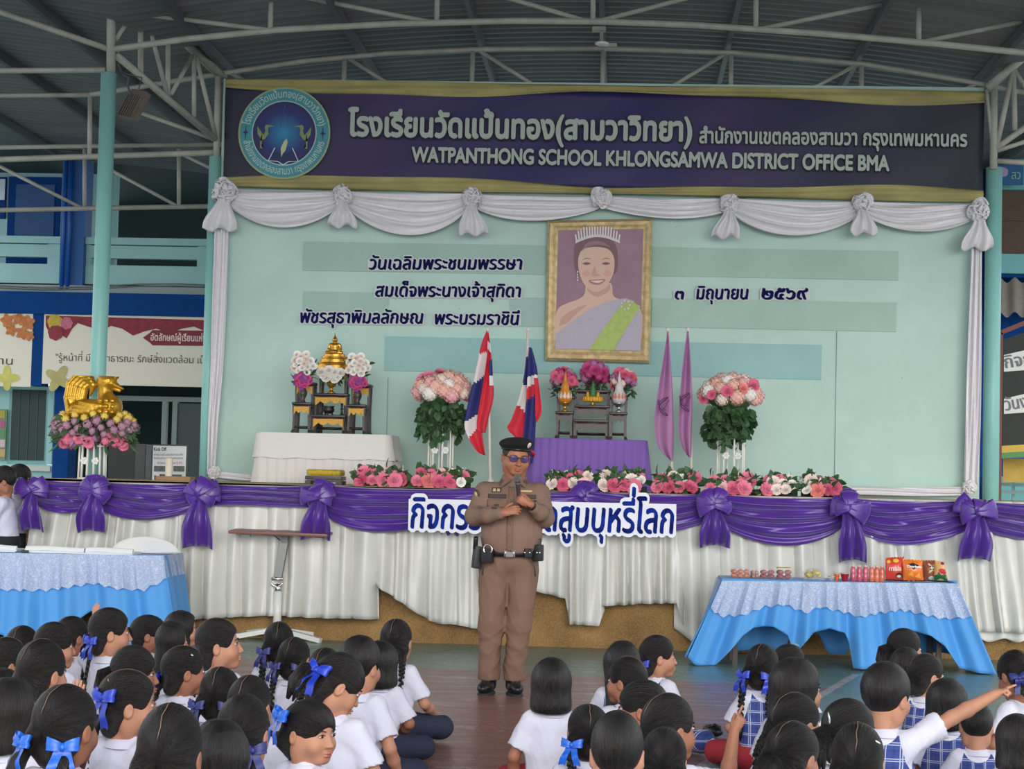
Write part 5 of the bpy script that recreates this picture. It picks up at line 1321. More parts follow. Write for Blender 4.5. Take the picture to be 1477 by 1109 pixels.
def hydra_mesh(m, seed=0, n=70):
    key = ('hyd', m.name, seed)
    if key in _fl: return _fl[key]
    rng = random.Random(seed); mb = MB()
    for k in range(n):
        z = 1 - 2 * (k + .5) / n; a = k * 2.399; d = Vector((math.sqrt(1 - z * z) * cos(a), math.sqrt(1 - z * z) * sin(a), z)); R = d.to_track_quat('Z', 'Y').to_matrix() @ Matrix.Rotation(rng.random() * 6, 3, 'Z'); r = rng.uniform(.86, 1.06)
        for j in range(4):
            b = j * pi / 2; c, s_ = cos(b), sin(b); P4 = [(0, 0, 0), (.13, -.10, .05), (.27, 0, .02), (.13, .10, .05)]
            mb.add([d * r + R @ Vector((x * c - y * s_, x * s_ + y * c, h)) for x, y, h in P4], [(0, 1, 2, 3)])
    mb.ball((0, 0, 0), .82, 10, 6); _fl[key] = mb.mesh('hydrangea', m); return _fl[key]
def leaves(pts, size, m, name, parent, seed=0, droop=.0, wide=.55):
    """pts = list of (position, direction)"""
    rng = random.Random(seed); mb = MB()
    for p, d in pts:
        d = Vector(d).normalized(); s_ = size * rng.uniform(.7, 1.25); side = d.orthogonal().normalized(); side.rotate(Matrix.Rotation(rng.random() * 6, 3, d)); up = d.cross(side)
        P_ = []
        for t, w in ((0, .06), (.3, .8), (.6, 1.0), (.85, .5), (1, .02)):
            c = Vector(p) + d * (t * s_) + up * (.12 * s_ * sin(pi * t)) - Vector((0, 0, droop * s_ * t * t)); P_ += [c - side * (w * wide * s_ * .5), c + up * (-.04 * s_), c + side * (w * wide * s_ * .5)]
        b = []
        for i in range(4): b += [(3 * i, 3 * i + 1, 3 * i + 4, 3 * i + 3), (3 * i + 1, 3 * i + 2, 3 * i + 5, 3 * i + 4)]
        mb.add(P_, b)
    return mb.build(name, m, parent)
def put_bloom(me, parent, c, r, rx=0, ry=0, name=None):
    o = link(name or me.name, me, parent); o.matrix_parent_inverse = basis(parent).inverted(); o.location = c; o.scale = (r, r, r); o.rotation_euler = (rx, ry, random.Random(int(c[0] * 997)).uniform(-.5, .5)); return o
# garland of silk flowers along the stage edge, in separate arrangements
GY = FY + .17; gp = 1 / ppm(GY)
G = [(510, 590, 'leftmost garland piece by the white altar table'), (592, 680, 'garland piece between the flower stand and the officer'), (786, 858, 'garland piece just right of the officer\'s shoulder'), (860, 935, 'garland piece in front of the purple table'), (938, 1012, 'garland piece under the purple flags'), (1014, 1094, 'garland piece at the foot of the right flower stand'), (1096, 1152, 'garland piece right of the right flower stand'), (1154, 1214, 'rightmost garland piece on the stage edge')]
rng = random.Random(4)
for gi, (xa, xb, lab) in enumerate(G):
    c0 = atY((xa + xb) / 2, 700, GY); t = thing('flower_garland', 'pink and cream silk flower ' + lab, 'garland', (c0.x, GY, SZ), group='flower garlands along the stage edge')
    n = max(8, int((xb - xa) / 6.2)); lv = []
    for k in range(n):
        x = xa + 8 + (xb - xa - 16) * (k + .5) / n; yb_ = 692 + x * .0205; row = k % 3; y = yb_ + (-6, -19, -13)[row] + rng.uniform(-3, 3) - (2 if x > 780 else 0)
        c = atY(x, y, GY - (.12, .02, .07)[row]); c.z = max(c.z, SZ + .055)
        m = PINKS[rng.choice([0, 0, 1, 1, 1, 3, 2, 2, 4, 5])]; r = rng.uniform(8.5, 12.0) if m.name not in ('blossom_white',) else 7.5
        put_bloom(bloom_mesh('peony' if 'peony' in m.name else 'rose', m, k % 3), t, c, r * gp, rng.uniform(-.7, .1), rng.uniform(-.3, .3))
        for j in range(8): a = rng.uniform(-.8, pi + .8); lv.append((c + Vector((rng.uniform(-.03, .03), .03, rng.uniform(-.02, .02))), (cos(a), rng.uniform(-.9, .2), sin(a) * .9 + .15)))
    leaves(lv, 17 * gp, LEAF, 'leaves', t, gi); sp = []; mb = MB(); mw = MB()
    for k in range(10):
        x = rng.uniform(xa + 4, xb - 4); b = atY(x, 690 + x * .0205, GY + .05); a = rng.uniform(-.5, .5); L_ = rng.uniform(18, 34) * gp; tip = b + Vector((sin(a) * L_, -.02, cos(a) * L_)); mb.tube([b, tip], .002, 5)
        for j in range(6): mw.ball(b.lerp(tip, .45 + .1 * j) + Vector((rng.uniform(-.02, .02), 0, rng.uniform(-.01, .01))), rng.uniform(.004, .0075), 6, 4)
    mb.build('stems', LEAFP, t); mw.build('white_filler_buds', PINKS[4], t)
    mb = MB(); a, b = atY(xa + 2, 697 + xa * .0205, GY), atY(xb - 2, 697 + xb * .0205, GY); mb.box(((a.x + b.x) / 2, GY + .02, SZ + .03), (b.x - a.x, .10, .055), bev=.01); mb.build('foam_base', M('dark_foliage_base', (40, 50, 42), rough=.9), t)
# big ball bouquets on white stands
def stand_rods(t, cx, y0, y1, wpx, Y, n=8, flower=True):
    WM = M('white_wire_stand', (232, 232, 226), rough=.4); c = atY(cx, y0, Y); w = wpx / ppm(Y) / 2; mb = MB()
    for k in range(n):
        a = 2 * pi * k / n + .2; b = Vector((c.x + w * cos(a), Y + w * .8 * sin(a), SZ)); tp = Vector((c.x + w * .95 * cos(a), Y + w * .75 * sin(a), c.z)); mb.tube([b, tp], .009, 8)
    for z in (SZ + .01, c.z - .02): mb.tube([(c.x + w * cos(q * pi / 12), Y + w * .8 * sin(q * pi / 12), z) for q in range(25)], .008, 6)
    mb.build('stand', WM, t)
    if flower:
        for q in (-.4, .45):
            mb = MB(); p = Vector((c.x + w * q, Y - w * .8, SZ + (c.z - SZ) * .52))
            for k in range(6): a = k * pi / 3; mb.ball(p + Vector((.022 * cos(a), -.004, .022 * sin(a))), (.014, .006, .014), 8, 6)
            mb.ball(p, (.01, .01, .01), 8, 6); mb.build('metal_flower', WM, t)
def ball_bouquet(cx, cy, rx, ry, Y, label, pal, seed, stand=(0, 0, 0), ivy=True):
    c = atY(cx, cy, Y); q = 1 / ppm(Y); t = thing('flower_stand', label, 'flower stand', (c.x, Y, SZ), group='tall white flower stands'); rng = random.Random(seed); RX_, RZ = rx * q, ry * q
    for k in range(40):
        z = 1 - 1.25 * (k + .5) / 40; a = k * 2.399 + seed; s_ = math.sqrt(max(0, 1 - z * z)); d = Vector((s_ * cos(a), s_ * sin(a), z)); p = c + Vector((d.x * RX_ * .84, d.y * RX_ * .8, d.z * RZ * .84))
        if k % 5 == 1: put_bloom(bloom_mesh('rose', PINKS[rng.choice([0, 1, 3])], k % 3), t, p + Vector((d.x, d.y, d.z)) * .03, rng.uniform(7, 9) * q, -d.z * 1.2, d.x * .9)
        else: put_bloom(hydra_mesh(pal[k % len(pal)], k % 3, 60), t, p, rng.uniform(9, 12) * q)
    mb = MB(); mb.ball(c, (RX_ * .75, RX_ * .72, RZ * .75), 16, 10); mb.build('flower_foam', LEAF, t)
    if ivy:
        lv = []; mb = MB()
        for k in range(26):
            a = rng.random() * 2 * pi; r = RX_ * rng.uniform(.3, .85); L_ = rng.uniform(22, 62) * q * (1.1 - .45 * r / RX_); p0 = c + Vector((r * cos(a), r * .8 * sin(a), -RZ * .55)); pts = []
            for j in range(9): f = j / 8; p = p0 + Vector((.03 * cos(a) * sin(f * 2.5), .03 * sin(a), -L_ * f)); pts.append(p); [lv.append((p, (rng.uniform(-1, 1), rng.uniform(-1, .5), rng.uniform(-1, -.1)))) for _ in range(2)]
            mb.tube(pts, .003, 5)
        mb.build('ivy_stems', LEAF, t); leaves(lv, 12 * q, LEAF, 'ivy_leaves', t, seed, .2, .85)
    stand_rods(t, *stand, Y); return t
PAL = [PINKS[9], PINKS[9], PINKS[5], PINKS[2], PINKS[9], PINKS[4]]
ball_bouquet(638, 566, 42, 29, 17.2, 'tall white stand of pink hydrangeas and trailing ivy left of the flags', PAL, 2, (637, 590, 692, 40)[:1] + (600, 690, 36))
ball_bouquet(1054, 572, 44, 30, 17.2, 'tall white stand of peach hydrangeas and trailing ivy right of the purple flags', PAL, 5, (1055, 606, 694, 40))
# golden bird statue on a ring of mauve flowers
SWY = 16.34; q = 1 / ppm(SWY); c = atY(136, 618, SWY)
t = thing('flower_stand', 'white stand of mauve and yellow flowers carrying the golden bird at left', 'flower stand', (c.x, SWY, SZ), group='tall white flower stands'); rng = random.Random(8)
for k in range(99):
    a = k * 2.399; f = (k + .5) / 99; zz = 22 - 46 * f; r = (44 + 16 * sin(pi * min(1, f * 1.3))) * q; p = c + Vector((r * cos(a), r * .50 * sin(a), zz * q)); m = PINKS[8] if f < .22 else (PINKS[10] if f < .72 else PINKS[1 if k % 3 else 6])
    if f > .7 and k % 2: put_bloom(bloom_mesh('peony', PINKS[1 if k % 4 else 6], k % 3), t, p, rng.uniform(8, 10) * q, rng.uniform(-.3, .5), cos(a) * .6)
    else: put_bloom(hydra_mesh(m, k % 3, 30), t, p, rng.uniform(5.5, 8) * q)
lv = [(c + Vector((52 * q * cos(a), 28 * q * sin(a), rng.uniform(-24, 16) * q)), (cos(a), .6 * sin(a), rng.uniform(-.9, .5))) for a in [rng.random() * 6.28 for _ in range(170)]]
leaves(lv, 15 * q, LEAF, 'leaves', t, 3, .3, .35); mb = MB(); mb.ball(c, (46 * q, 24 * q, 22 * q), 16, 8); mb.build('flower_foam', M('dark_foliage_base'), t); stand_rods(t, 134, 640, 690, 40, SWY, 13)
GOLDP = M('gold_statue_paint', (206, 156, 44), rough=.32, metal=.55, var=.35, vscale=9, bump=.35, bscale=50)
s = SDF((-.30, -.17, -.18), (.30, .17, .34), .0055); K_ = q * 1.0
def B(px, py): return ((px - 134) * q, (598 - py) * q)
def sp(px, py, y=0): x, z = B(px, py); return (x, y, z)
s.ell(sp(130, 592), (36 * q, 22 * q, 17 * q), 0); s.ell(sp(158, 586), (19 * q, 20 * q, 19 * q), .03); s.cone(sp(152, 574), sp(150, 556), 11 * q, 10 * q, .03); s.ell(sp(153, 549), (15 * q, 12 * q, 13 * q), .02)
s.cone(sp(163, 553), sp(176, 559), 7 * q, 2.5 * q, .012, sq=(1, 1.3, .7)); s.cone(sp(162, 558), sp(172, 562), 4 * q, 2.5 * q, .006)
for k in range(5): s.cone(sp(143 + k * 6, 543 - k * .5), sp(149 + k * 4.5, 534 - 3 * sin(k * .8)), 4.5 * q, 1.8 * q, .008)
for sgn in (-1, 1): s.ell(sp(158, 547, sgn * .058), (3 * q, .010, 3 * q), .004)
for k in range(5):
    pts = [sp(102 + k * 5, 598, (k % 2 - .5) * .03), sp(96 + k * 5.5, 574, 0), sp(99 + k * 5.5, 553 + k * 1.5, 0), sp(110 + k * 5, 541 + k * 2.5, 0), sp(124 + k * 2.5, 537 + k * 4.5, 0), sp(133 - k, 545 + k * 6, 0)]
    s.chain(pts, [6 * q, 5.5 * q, 5 * q, 5 * q, 5 * q, 2 * q], .006, sq=(1, 2.2 - .25 * k, 1))
for sgn in (-1, 1):
    for k in range(4): s.cone(sp(150 - k * 6, 586 + k * 3, sgn * .115), sp(120 - k * 5, 581 + k * 5, sgn * .13), 6 * q, 2.5 * q, .012)
    for k in range(9): s.ell(sp(150 + (k % 3) * 9, 578 + (k // 3) * 8, sgn * .128), (3.5 * q, .012, 3 * q), .006)
s.half((0, 0, -1), .035); t = thing('bird_statue', 'golden swan like bird statue resting on the ring of mauve flowers', 'statue', atY(134, 603, SWY))
o = link('bird_body', sdf_mesh('bird_body', [s.mesh()], GOLDP), t); p = atY(134, 598, SWY); o.location = p - t.location
# ------------------------------------------------------------------ altar tables and their small stands
def cloth_table(x0, x1, yt, yb, Y, dep, m, label, overhang, pleat, m2=None):
    a, b = atY(x0, yt, Y), atY(x1, yt, Y); z = (a.z + b.z) / 2; t = thing('altar_table', label, 'table', ((a.x + b.x) / 2, Y + dep / 2, SZ)); h = z - SZ
    mb = MB(); mb.box(((a.x + b.x) / 2, Y + dep / 2, z - .015), (b.x - a.x, dep, .03), bev=.01); mb.build('tabletop', m, t)
    P0 = [Vector((a.x, Y + dep)), Vector((a.x, Y)), Vector((b.x, Y)), Vector((b.x, Y + dep))]; seg = [(P0[i + 1] - P0[i]).length for i in range(3)]; tot = sum(seg); N = int(tot / pleat)
    def per(u, off):
        d = u * tot; i = 0
        while i < 2 and d > seg[i]: d -= seg[i]; i += 1
        p = P0[i].lerp(P0[i + 1], d / seg[i]); e = (P0[i + 1] - P0[i]).normalized(); nn = Vector((e.y, -e.x)); cr = 1
        return p + nn * off
    def fn(u, v):
        w = (u * N) % 1; f = 1 - abs(2 * w - 1) ** 1.5; p = per(u, .006 + .024 * f * (.35 + .65 * v) + .05 * v); return Vector((p.x, p.y, z - .005 - (h - .015) * v))
    mb = MB(); mb.grid(fn, N * 8, 8); sk = mb.build('skirt', m2 or m, t)
    if overhang:
        def fo(u, v):
            p = per(u, .03 + .035 * v + .006 * sin(u * 70) * v); return Vector((p.x, p.y, z + .006 - overhang * v - .012 * abs(sin(u * 23)) * v))
        mb = MB(); mb.grid(fo, 120, 6); mb.box(((a.x + b.x) / 2, Y + dep / 2, z + .003), (b.x - a.x + .05, dep + .05, .006)); mb.build('overcloth', M('white_tablecloth', (224, 222, 218), rough=.75, sheen=.1, bump=.15, bscale=30), t)
    return t, z
WT, wz = cloth_table(374, 560, 626, 700, 17.35, .62, M('white_pleated_cloth', (220, 216, 212), rough=.7, sheen=.1), 'white draped altar table under the golden seated statue', .23, .085)
VT, vz = cloth_table(768, 932, 633, 702, 17.35, .62, M('violet_pleated_cloth', (128, 92, 178), rough=.7, sheen=.15), 'violet pleated altar table beneath the portrait', 0, .075)
DW = M('dark_carved_wood', (48, 38, 36), rough=.4, var=.25, vscale=14); DW2 = M('brown_lacquered_wood', (66, 50, 48), rough=.4, var=.25, vscale=14); GC = M('gold_carving', (206, 158, 74), rough=.45, metal=.5, bump=.8, bscale=90)
def altar_stand(label, x0, x1, yt, zb, Y, dep, gold, wood, group):
    a, b = atY(x0, yt, Y), atY(x1, yt, Y); z = (a.z + b.z) / 2; cx = (a.x + b.x) / 2; w = b.x - a.x; t = thing('altar_stand', label, 'stand', (cx, Y + dep / 2, zb), group=group); h = z - zb
    mb = MB(); mb.box((cx, Y + dep / 2, z - .012), (w, dep, .024), bev=.006); mb.box((cx, Y + dep / 2, z - .034), (w * .94, dep * .94, .02)); mb.build('top', wood, t)
    for sx in (-1, 1):
        for sy in (-1, 1):
            mb = MB(); x = cx + sx * (w / 2 - .018); y = Y + dep / 2 + sy * (dep / 2 - .018); mb.tube([(x, y, z - .03), (x - sx * .004, y, z - h * .5), (x, y, zb + .03), (x + sx * .008, y + sy * .006, zb)], [.019, .015, .015, .021], 4); mb.build('leg', wood, t, smooth=False)
    n = 24; up = [(cx - w / 2 + .02 + (w - .04) * i / n, Y + .004, z - .04) for i in range(n + 1)]; ap = min(.075, h * .42)
    dn = [(cx - w / 2 + .02 + (w - .04) * i / n, Y + .004, z - .04 - ap * (.45 + .35 * abs(cos(3 * pi * i / n)) + .25 * (abs(2 * i / n - 1) ** 4))) for i in range(n, -1, -1)]
    mb = MB()
    for i in range(n): mb.add([up[i], up[i + 1], dn[n - i - 1], dn[n - i]], [(0, 1, 2, 3)])
    o = mb.build('carved_apron', GC if gold else wood, t, smooth=False, solid=.012)
    if h > .2:
        mb = MB(); mb.box((cx, Y + .018, zb + .055), (w - .04, .016, .018)); mb.box((cx, Y + dep - .018, zb + .055), (w - .04, .016, .018)); mb.build('stretcher', wood, t)
    return z
g1 = 'dark gold carved stands on the white altar table'
zA = altar_stand('dark stand at the front left of the statue altar', 421, 449, 580, wz + .009, 17.42, .20, True, DW, g1)
zB = altar_stand('low wide dark stand at the front centre of the statue altar', 449, 498, 598, wz + .009, 17.42, .16, True, DW, g1)
zC = altar_stand('dark stand at the front right of the statue altar', 500, 528, 583, wz + .009, 17.42, .20, True, DW, g1)
zD = altar_stand('taller dark stand at the back left of the statue altar', 425, 454, 551, wz + .009, 17.66, .18, True, DW, g1)
zE = altar_stand('wide middle dark stand behind the low one on the statue altar', 452, 502, 567, wz + .009, 17.62, .16, True, DW, g1)
zF = altar_stand('taller dark stand at the back right of the statue altar', 506, 535, 554, wz + .009, 17.66, .18, True, DW, g1)
zG = altar_stand('highest dark stand directly under the golden seated statue', 460, 502, 531, wz + .009, 17.80, .16, True, DW, g1)
g2 = 'brown stands on the violet altar table'
zH = altar_stand('brown stand at the front left of the violet altar', 801, 827, 593, vz + .001, 17.42, .18, False, DW2, g2)
zI = altar_stand('low wide brown stand at the front centre of the violet altar', 827, 878, 605, vz + .001, 17.42, .16, False, DW2, g2)
zJ = altar_stand('brown stand at the front right of the violet altar', 879, 905, 594, vz + .001, 17.42, .18, False, DW2, g2)
zK = altar_stand('taller brown stand at the back left of the violet altar', 803, 829, 571, vz + .001, 17.64, .18, False, DW2, g2)
zL = altar_stand('wide middle brown stand on the violet altar', 829, 880, 584, vz + .001, 17.62, .16, False, DW2, g2)
zM = altar_stand('taller brown stand at the back right of the violet altar', 880, 906, 572, vz + .001, 17.64, .18, False, DW2, g2)
zN = altar_stand('highest brown stand at the back centre of the violet altar', 829, 881, 562, vz + .001, 17.82, .16, False, DW2, g2)
# Buddha
BUD = M('polished_gold', (214, 158, 66), rough=.22, metal=.75); Yb = 17.88; c = atY(482, 531, Yb); q = 1 / ppm(Yb); t = thing('seated_statue', 'golden seated meditating statue on a tiered base atop the white altar', 'statue', (c.x, Yb, zG))
mb = MB()
for w, z0, z1 in ((27, 0, 4.5), (24, 4.5, 7), (25, 7, 9), (21, 9, 13), (18, 13, 15), (19.5, 15, 17.5), (16, 17.5, 21)): mb.lathe([(w * q, zG + z0 * q), (w * q * .97, zG + z1 * q)], 28, c=(c.x, Yb, 0), sy=.62)
mb.build('tiered_base', BUD, t, angle=35)
s = SDF((-.16, -.13, -.02), (.16, .12, .30), .0042); k = q
s.ell((0, -.01, 4 * k), (14 * k, 9 * k, 4 * k), 0)
for sg in (-1, 1): s.cone((sg * 5 * k, 0, 4 * k), (sg * 12.5 * k, -5 * k, 3.5 * k), 4.2 * k, 3.2 * k, .01); s.cone((sg * 12 * k, -6 * k, 3.2 * k), (-sg * 3 * k, -9 * k, 4.5 * k), 2.8 * k, 2.2 * k, .008)
s.cone((0, 1 * k, 6 * k), (0, 1 * k, 15 * k), 6 * k, 7.4 * k, .015, sq=(1, .75, 1)); s.cone((-6.5 * k, 1 * k, 18 * k), (6.5 * k, 1 * k, 18 * k), 3 * k, 3 * k, .015); s.cone((0, 1 * k, 19 * k), (0, 0, 24 * k), 2.4 * k, 2.2 * k, .008)
for sg in (-1, 1): s.cone((sg * 8.6 * k, 1 * k, 17.5 * k), (sg * 10.4 * k, 0, 9 * k), 2.6 * k, 2.2 * k, .008); s.cone((sg * 10.4 * k, 0, 9 * k), (sg * (2 if sg < 0 else 9) * k, -8 * k, 6.8 * k), 2.2 * k, 1.6 * k, .008)
s.ell((0, -.3 * k, 26.5 * k), (4.0 * k, 4.2 * k, 4.9 * k), .008); s.ell((0, .2 * k, 31 * k), (2.4 * k, 2.4 * k, 2 * k), .006); s.cone((0, 0, 32 * k), (0, 0, 39 * k), 1.5 * k, .5 * k, .006); s.cone((0, -4.1 * k, 27.2 * k), (0, -4.6 * k, 25.8 * k), .5 * k, .7 * k, .004)
for sg in (-1, 1): s.cone((sg * 4.1 * k, 0, 27.5 * k), (sg * 4.0 * k, 0, 23.5 * k), .7 * k, .6 * k, .004)
o = link('statue_figure', sdf_mesh('statue_figure', [s.mesh()], BUD), t); o.location = (0, 0, 20.3 * q); o.scale = (.86, .86, .82)
# vases, bowls
def vase(label, px, z, Y, seed):
    c = atY(px, 560, Y); c.z = z; q = 1 / ppm(Y); t = thing('flower_vase', label, 'vase', c, group='vases of white flowers and purple orchids'); rng = random.Random(seed)
    mb = MB(); mb.lathe([(0.001, z), (5 * q, z), (4.2 * q, z + 2 * q), (3 * q, z + 4 * q), (6 * q, z + 11 * q), (6.4 * q, z + 15 * q), (4 * q, z + 21 * q), (3.2 * q, z + 24 * q), (5 * q, z + 27 * q)], 20, c=(c.x, Y, 0)); mb.build('vase_body', M('dark_bronze', (70, 62, 60), rough=.4, metal=.4), t)
    for k in range(16): a = k * 2.399; f = (k + .5) / 16; r = math.sqrt(f) * 11 * q; put_bloom(bloom_mesh('small', PINKS[7] if k % 3 else M('orchid_purple', (150, 70, 150), rough=.7), k % 3), t, (c.x + r * cos(a), Y - .07 + .05 * f, z + 33 * q + r * sin(a) * .9), 5.5 * q, -.2, cos(a) * .5)
    for k in range(15): a = k * 2.399; f = (k + .5) / 15; r = math.sqrt(f) * 16 * q; put_bloom(bloom_mesh('rose', PINKS[4] if k % 3 else PINKS[2], k % 3), t, (c.x + r * cos(a), Y - .03 - .05 * (1 - f), z + 56 * q + r * sin(a)), 6 * q, -.4, cos(a) * .5)
    lv = [((c.x + rng.uniform(-12, 12) * q, Y + rng.uniform(-.03, .05), z + rng.uniform(28, 62) * q), (rng.uniform(-1, 1), rng.uniform(-.5, .3), rng.uniform(-.2, 1))) for _ in range(60)]
    leaves(lv, 13 * q, LEAF, 'leaves', t, seed, 0, .3)
vase('left vase of white flowers and purple orchids beside the seated statue', 437, zA, 17.50, 1); vase('right vase of white flowers and purple orchids beside the seated statue', 516, zC, 17.50, 2)
Yc = 17.70; q = 1 / ppm(Yc); c = atY(478, 566, Yc); t = thing('gold_bowl', 'gold footed bowl of white roses in front of the seated statue', 'bowl', (c.x, Yc, zE))
mb = MB(); mb.lathe([(.001, zE), (6 * q, zE), (5.5 * q, zE + 2 * q), (2.5 * q, zE + 4 * q), (2.2 * q, zE + 8 * q), (6 * q, zE + 11 * q), (7 * q, zE + 17 * q), (7.2 * q, zE + 18 * q)], 24, c=(c.x, Yc, 0)); mb.build('bowl', BUD, t)
for k in range(11): a = k * 2.399; r = math.sqrt((k + .5) / 11) * 15 * q; put_bloom(bloom_mesh('rose', PINKS[4], k % 3), t, (c.x + r * cos(a) * 1.1, Yc - .05, zE + 27 * q + r * sin(a) * .55), 7.5 * q, -.5, cos(a) * .6)
rng = random.Random(3); leaves([((c.x + rng.uniform(-14, 14) * q, Yc, zE + rng.uniform(17, 24) * q), (rng.uniform(-1, 1), -.4, rng.uniform(-.5, .4))) for _ in range(30)], 11 * q, LEAF, 'leaves', t, 4, .2, .5)
Yd = 17.50; q = 1 / ppm(Yd); c = atY(474, 590, Yd); t = thing('incense_pot', 'black three footed incense pot on the low altar stand', 'incense pot', (c.x, Yd, zB)); mb = MB(); mb.lathe([(.001, zB + 2 * q), (5 * q, zB + 2 * q), (8 * q, zB + 5 * q), (8.5 * q, zB + 8 * q), (7 * q, zB + 11 * q), (9.5 * q, zB + 13 * q), (8.5 * q, zB + 13 * q), (6 * q, zB + 11 * q)], 20, c=(c.x, Yd, 0)); mb.build('pot', M('black_bronze', (40, 38, 38), rough=.4, metal=.3), t)
for k in range(3): a = k * 2.09 + .5; mb = MB(); mb.tube([(c.x + 5 * q * cos(a), Yd + 5 * q * sin(a), zB + 4 * q), (c.x + 6.5 * q * cos(a), Yd + 6.5 * q * sin(a), zB)], .008, 6); mb.build('foot', MATS['black_bronze'], t)
c = atY(493, 590, Yd); t = thing('candlestick', 'small dark candlestick right of the incense pot', 'candlestick', (c.x, Yd, zB)); mb = MB(); mb.lathe([(.001, zB), (4 * q, zB), (2 * q, zB + 2 * q), (1.2 * q, zB + 7 * q), (2.6 * q, zB + 9 * q), (1.2 * q, zB + 11 * q), (2 * q, zB + 17 * q)], 14, c=(c.x, Yd, 0)); mb.build('stem', MATS['black_bronze'], t)
# offerings on the violet table
def bouquet(label, px, py, r, Y, z, pal, seed):
    c = atY(px, py, Y); q = 1 / ppm(Y); t = thing('bouquet', label, 'bouquet', (c.x, Y, z), group='bouquets on the violet altar'); rng = random.Random(seed)
    for k in range(22):
        zz = 1 - 1.5 * (k + .5) / 22; a = k * 2.399 + seed; s_ = math.sqrt(max(0, 1 - zz * zz)); d = Vector((s_ * cos(a), s_ * sin(a), zz)); p = c + d * (r * .72 * q)
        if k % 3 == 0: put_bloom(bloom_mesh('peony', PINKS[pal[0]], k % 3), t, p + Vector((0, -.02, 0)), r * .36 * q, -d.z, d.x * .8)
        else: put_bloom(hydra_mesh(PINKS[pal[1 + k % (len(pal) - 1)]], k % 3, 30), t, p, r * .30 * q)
    leaves([(c + Vector((rng.uniform(-.8, .8) * r * q, rng.uniform(-.3, .3) * r * q, rng.uniform(-1.0, -.2) * r * q)), (rng.uniform(-1, 1), rng.uniform(-1, .4), rng.uniform(-.8, .3))) for _ in range(46)], 9 * q, LEAF, 'leaves', t, seed, .1, .5)
    mb = MB(); mb.lathe([(.03, z), (.045, z + .01), (.02, z + .03), (.06, c.z - r * .5 * q)], 16, c=(c.x, Y, 0)); mb.build('vase_body', M('dark_bronze'), t); return c
bouquet('mauve and pink bouquet behind the gold offering urn', 813, 549, 21, 17.76, zK, [0, 6, 7, 10], 1); bouquet('magenta bouquet on the highest brown stand', 858, 541, 23, 17.90, zN, [7, 0, 6, 7], 2); bouquet('pink and lilac bouquet behind the silver offering urn', 899, 549, 20, 17.76, zM, [0, 10, 2, 6], 3)
def urn(label, px, z, Y, m, body, mbody, tip):
    q = 1 / ppm(Y); c = atY(px, 570, Y); t = thing('offering_urn', label, 'offering', (c.x, Y, z)); mb = MB()
    mb.lathe([(.001, z), (5.2 * q, z), (4.8 * q, z + 2 * q), (2.2 * q, z + 4 * q), (2.2 * q, z + 8 * q), (5.5 * q, z + 11 * q), (8 * q, z + 14 * q)], 24, c=(c.x, Y, 0)); mb.build('footed_tray', m, t)
    mb = MB(); mb.lathe([(8 * q, z + 13 * q), (10.2 * q, z + 19 * q), (10 * q, z + 25 * q), (6.5 * q, z + 31 * q), (5.8 * q, z + 34 * q), (6 * q, z + 37 * q), (3.4 * q, z + 42 * q), (2.2 * q, z + 44 * q), (2.4 * q, z + 47 * q), (1.2 * q, z + 52 * q), (.3 * q, z + (60 if tip else 54) * q)], 24, c=(c.x, Y, 0)); mb.build('flower_bud_body', body, t)
    mb = MB()
    for k in range(12): a0 = 2 * pi * k / 12; mb.add([(c.x + 10.6 * q * cos(a0 + da), Y + 10.6 * q * sin(a0 + da), z + zz * q) for da, zz in ((-.24, 21), (0, 18), (.24, 21), (0, 29))], [(0, 1, 2, 3)])
    mb.build('petal_band', mbody, t)
urn('gold and orange pointed offering urn at the left of the violet altar', 815, zH, 17.50, BUD, M('orange_offering', (216, 140, 40), rough=.5), M('white_petal_band', (226, 220, 214)), True)
urn('silver and white pointed offering urn at the right of the violet altar', 893, zJ, 17.50, M('silver', (200, 200, 206), rough=.2, metal=.9), M('white_offering', (216, 208, 210), rough=.5), M('orange_petal_band', (214, 130, 96)), True)
Ye = 17.68; q = 1 / ppm(Ye); c = atY(855, 575, Ye); t = thing('offering_tray', 'gold tray with yellow petals and a green cone mid violet altar', 'offering', (c.x, Ye, zL)); mb = MB(); mb.lathe([(.001, zL), (4.5 * q, zL), (2 * q, zL + 3 * q), (2.5 * q, zL + 6 * q), (9 * q, zL + 9 * q)], 20, c=(c.x, Ye, 0)); mb.build('footed_tray', BUD, t); mb = MB()
for k in range(18): a = 2 * pi * k / 18; mb.ball((c.x + 12.5 * q * cos(a), Ye + 10 * q * sin(a), zL + 8.5 * q), (3.2 * q, 2.4 * q, 4 * q), 8, 6)
for sx in (-1, 1): mb.tube([(c.x + sx * 7 * q, Ye, zL + 8 * q), (c.x + sx * 7.5 * q, Ye - .01, zL + 19 * q)], [3 * q, 2 * q], 8)
mb.build('yellow_petals', M('yellow_petal', (224, 170, 52), rough=.5), t); mb = MB(); mb.lathe([(5.5 * q, zL + 8 * q), (4.6 * q, zL + 18 * q), (2.0 * q, zL + 30 * q), (.4 * q, zL + 36 * q)], 16, c=(c.x, Ye, 0)); mb.build('green_cone', M('banana_leaf_green', (58, 122, 66), rough=.5), t)
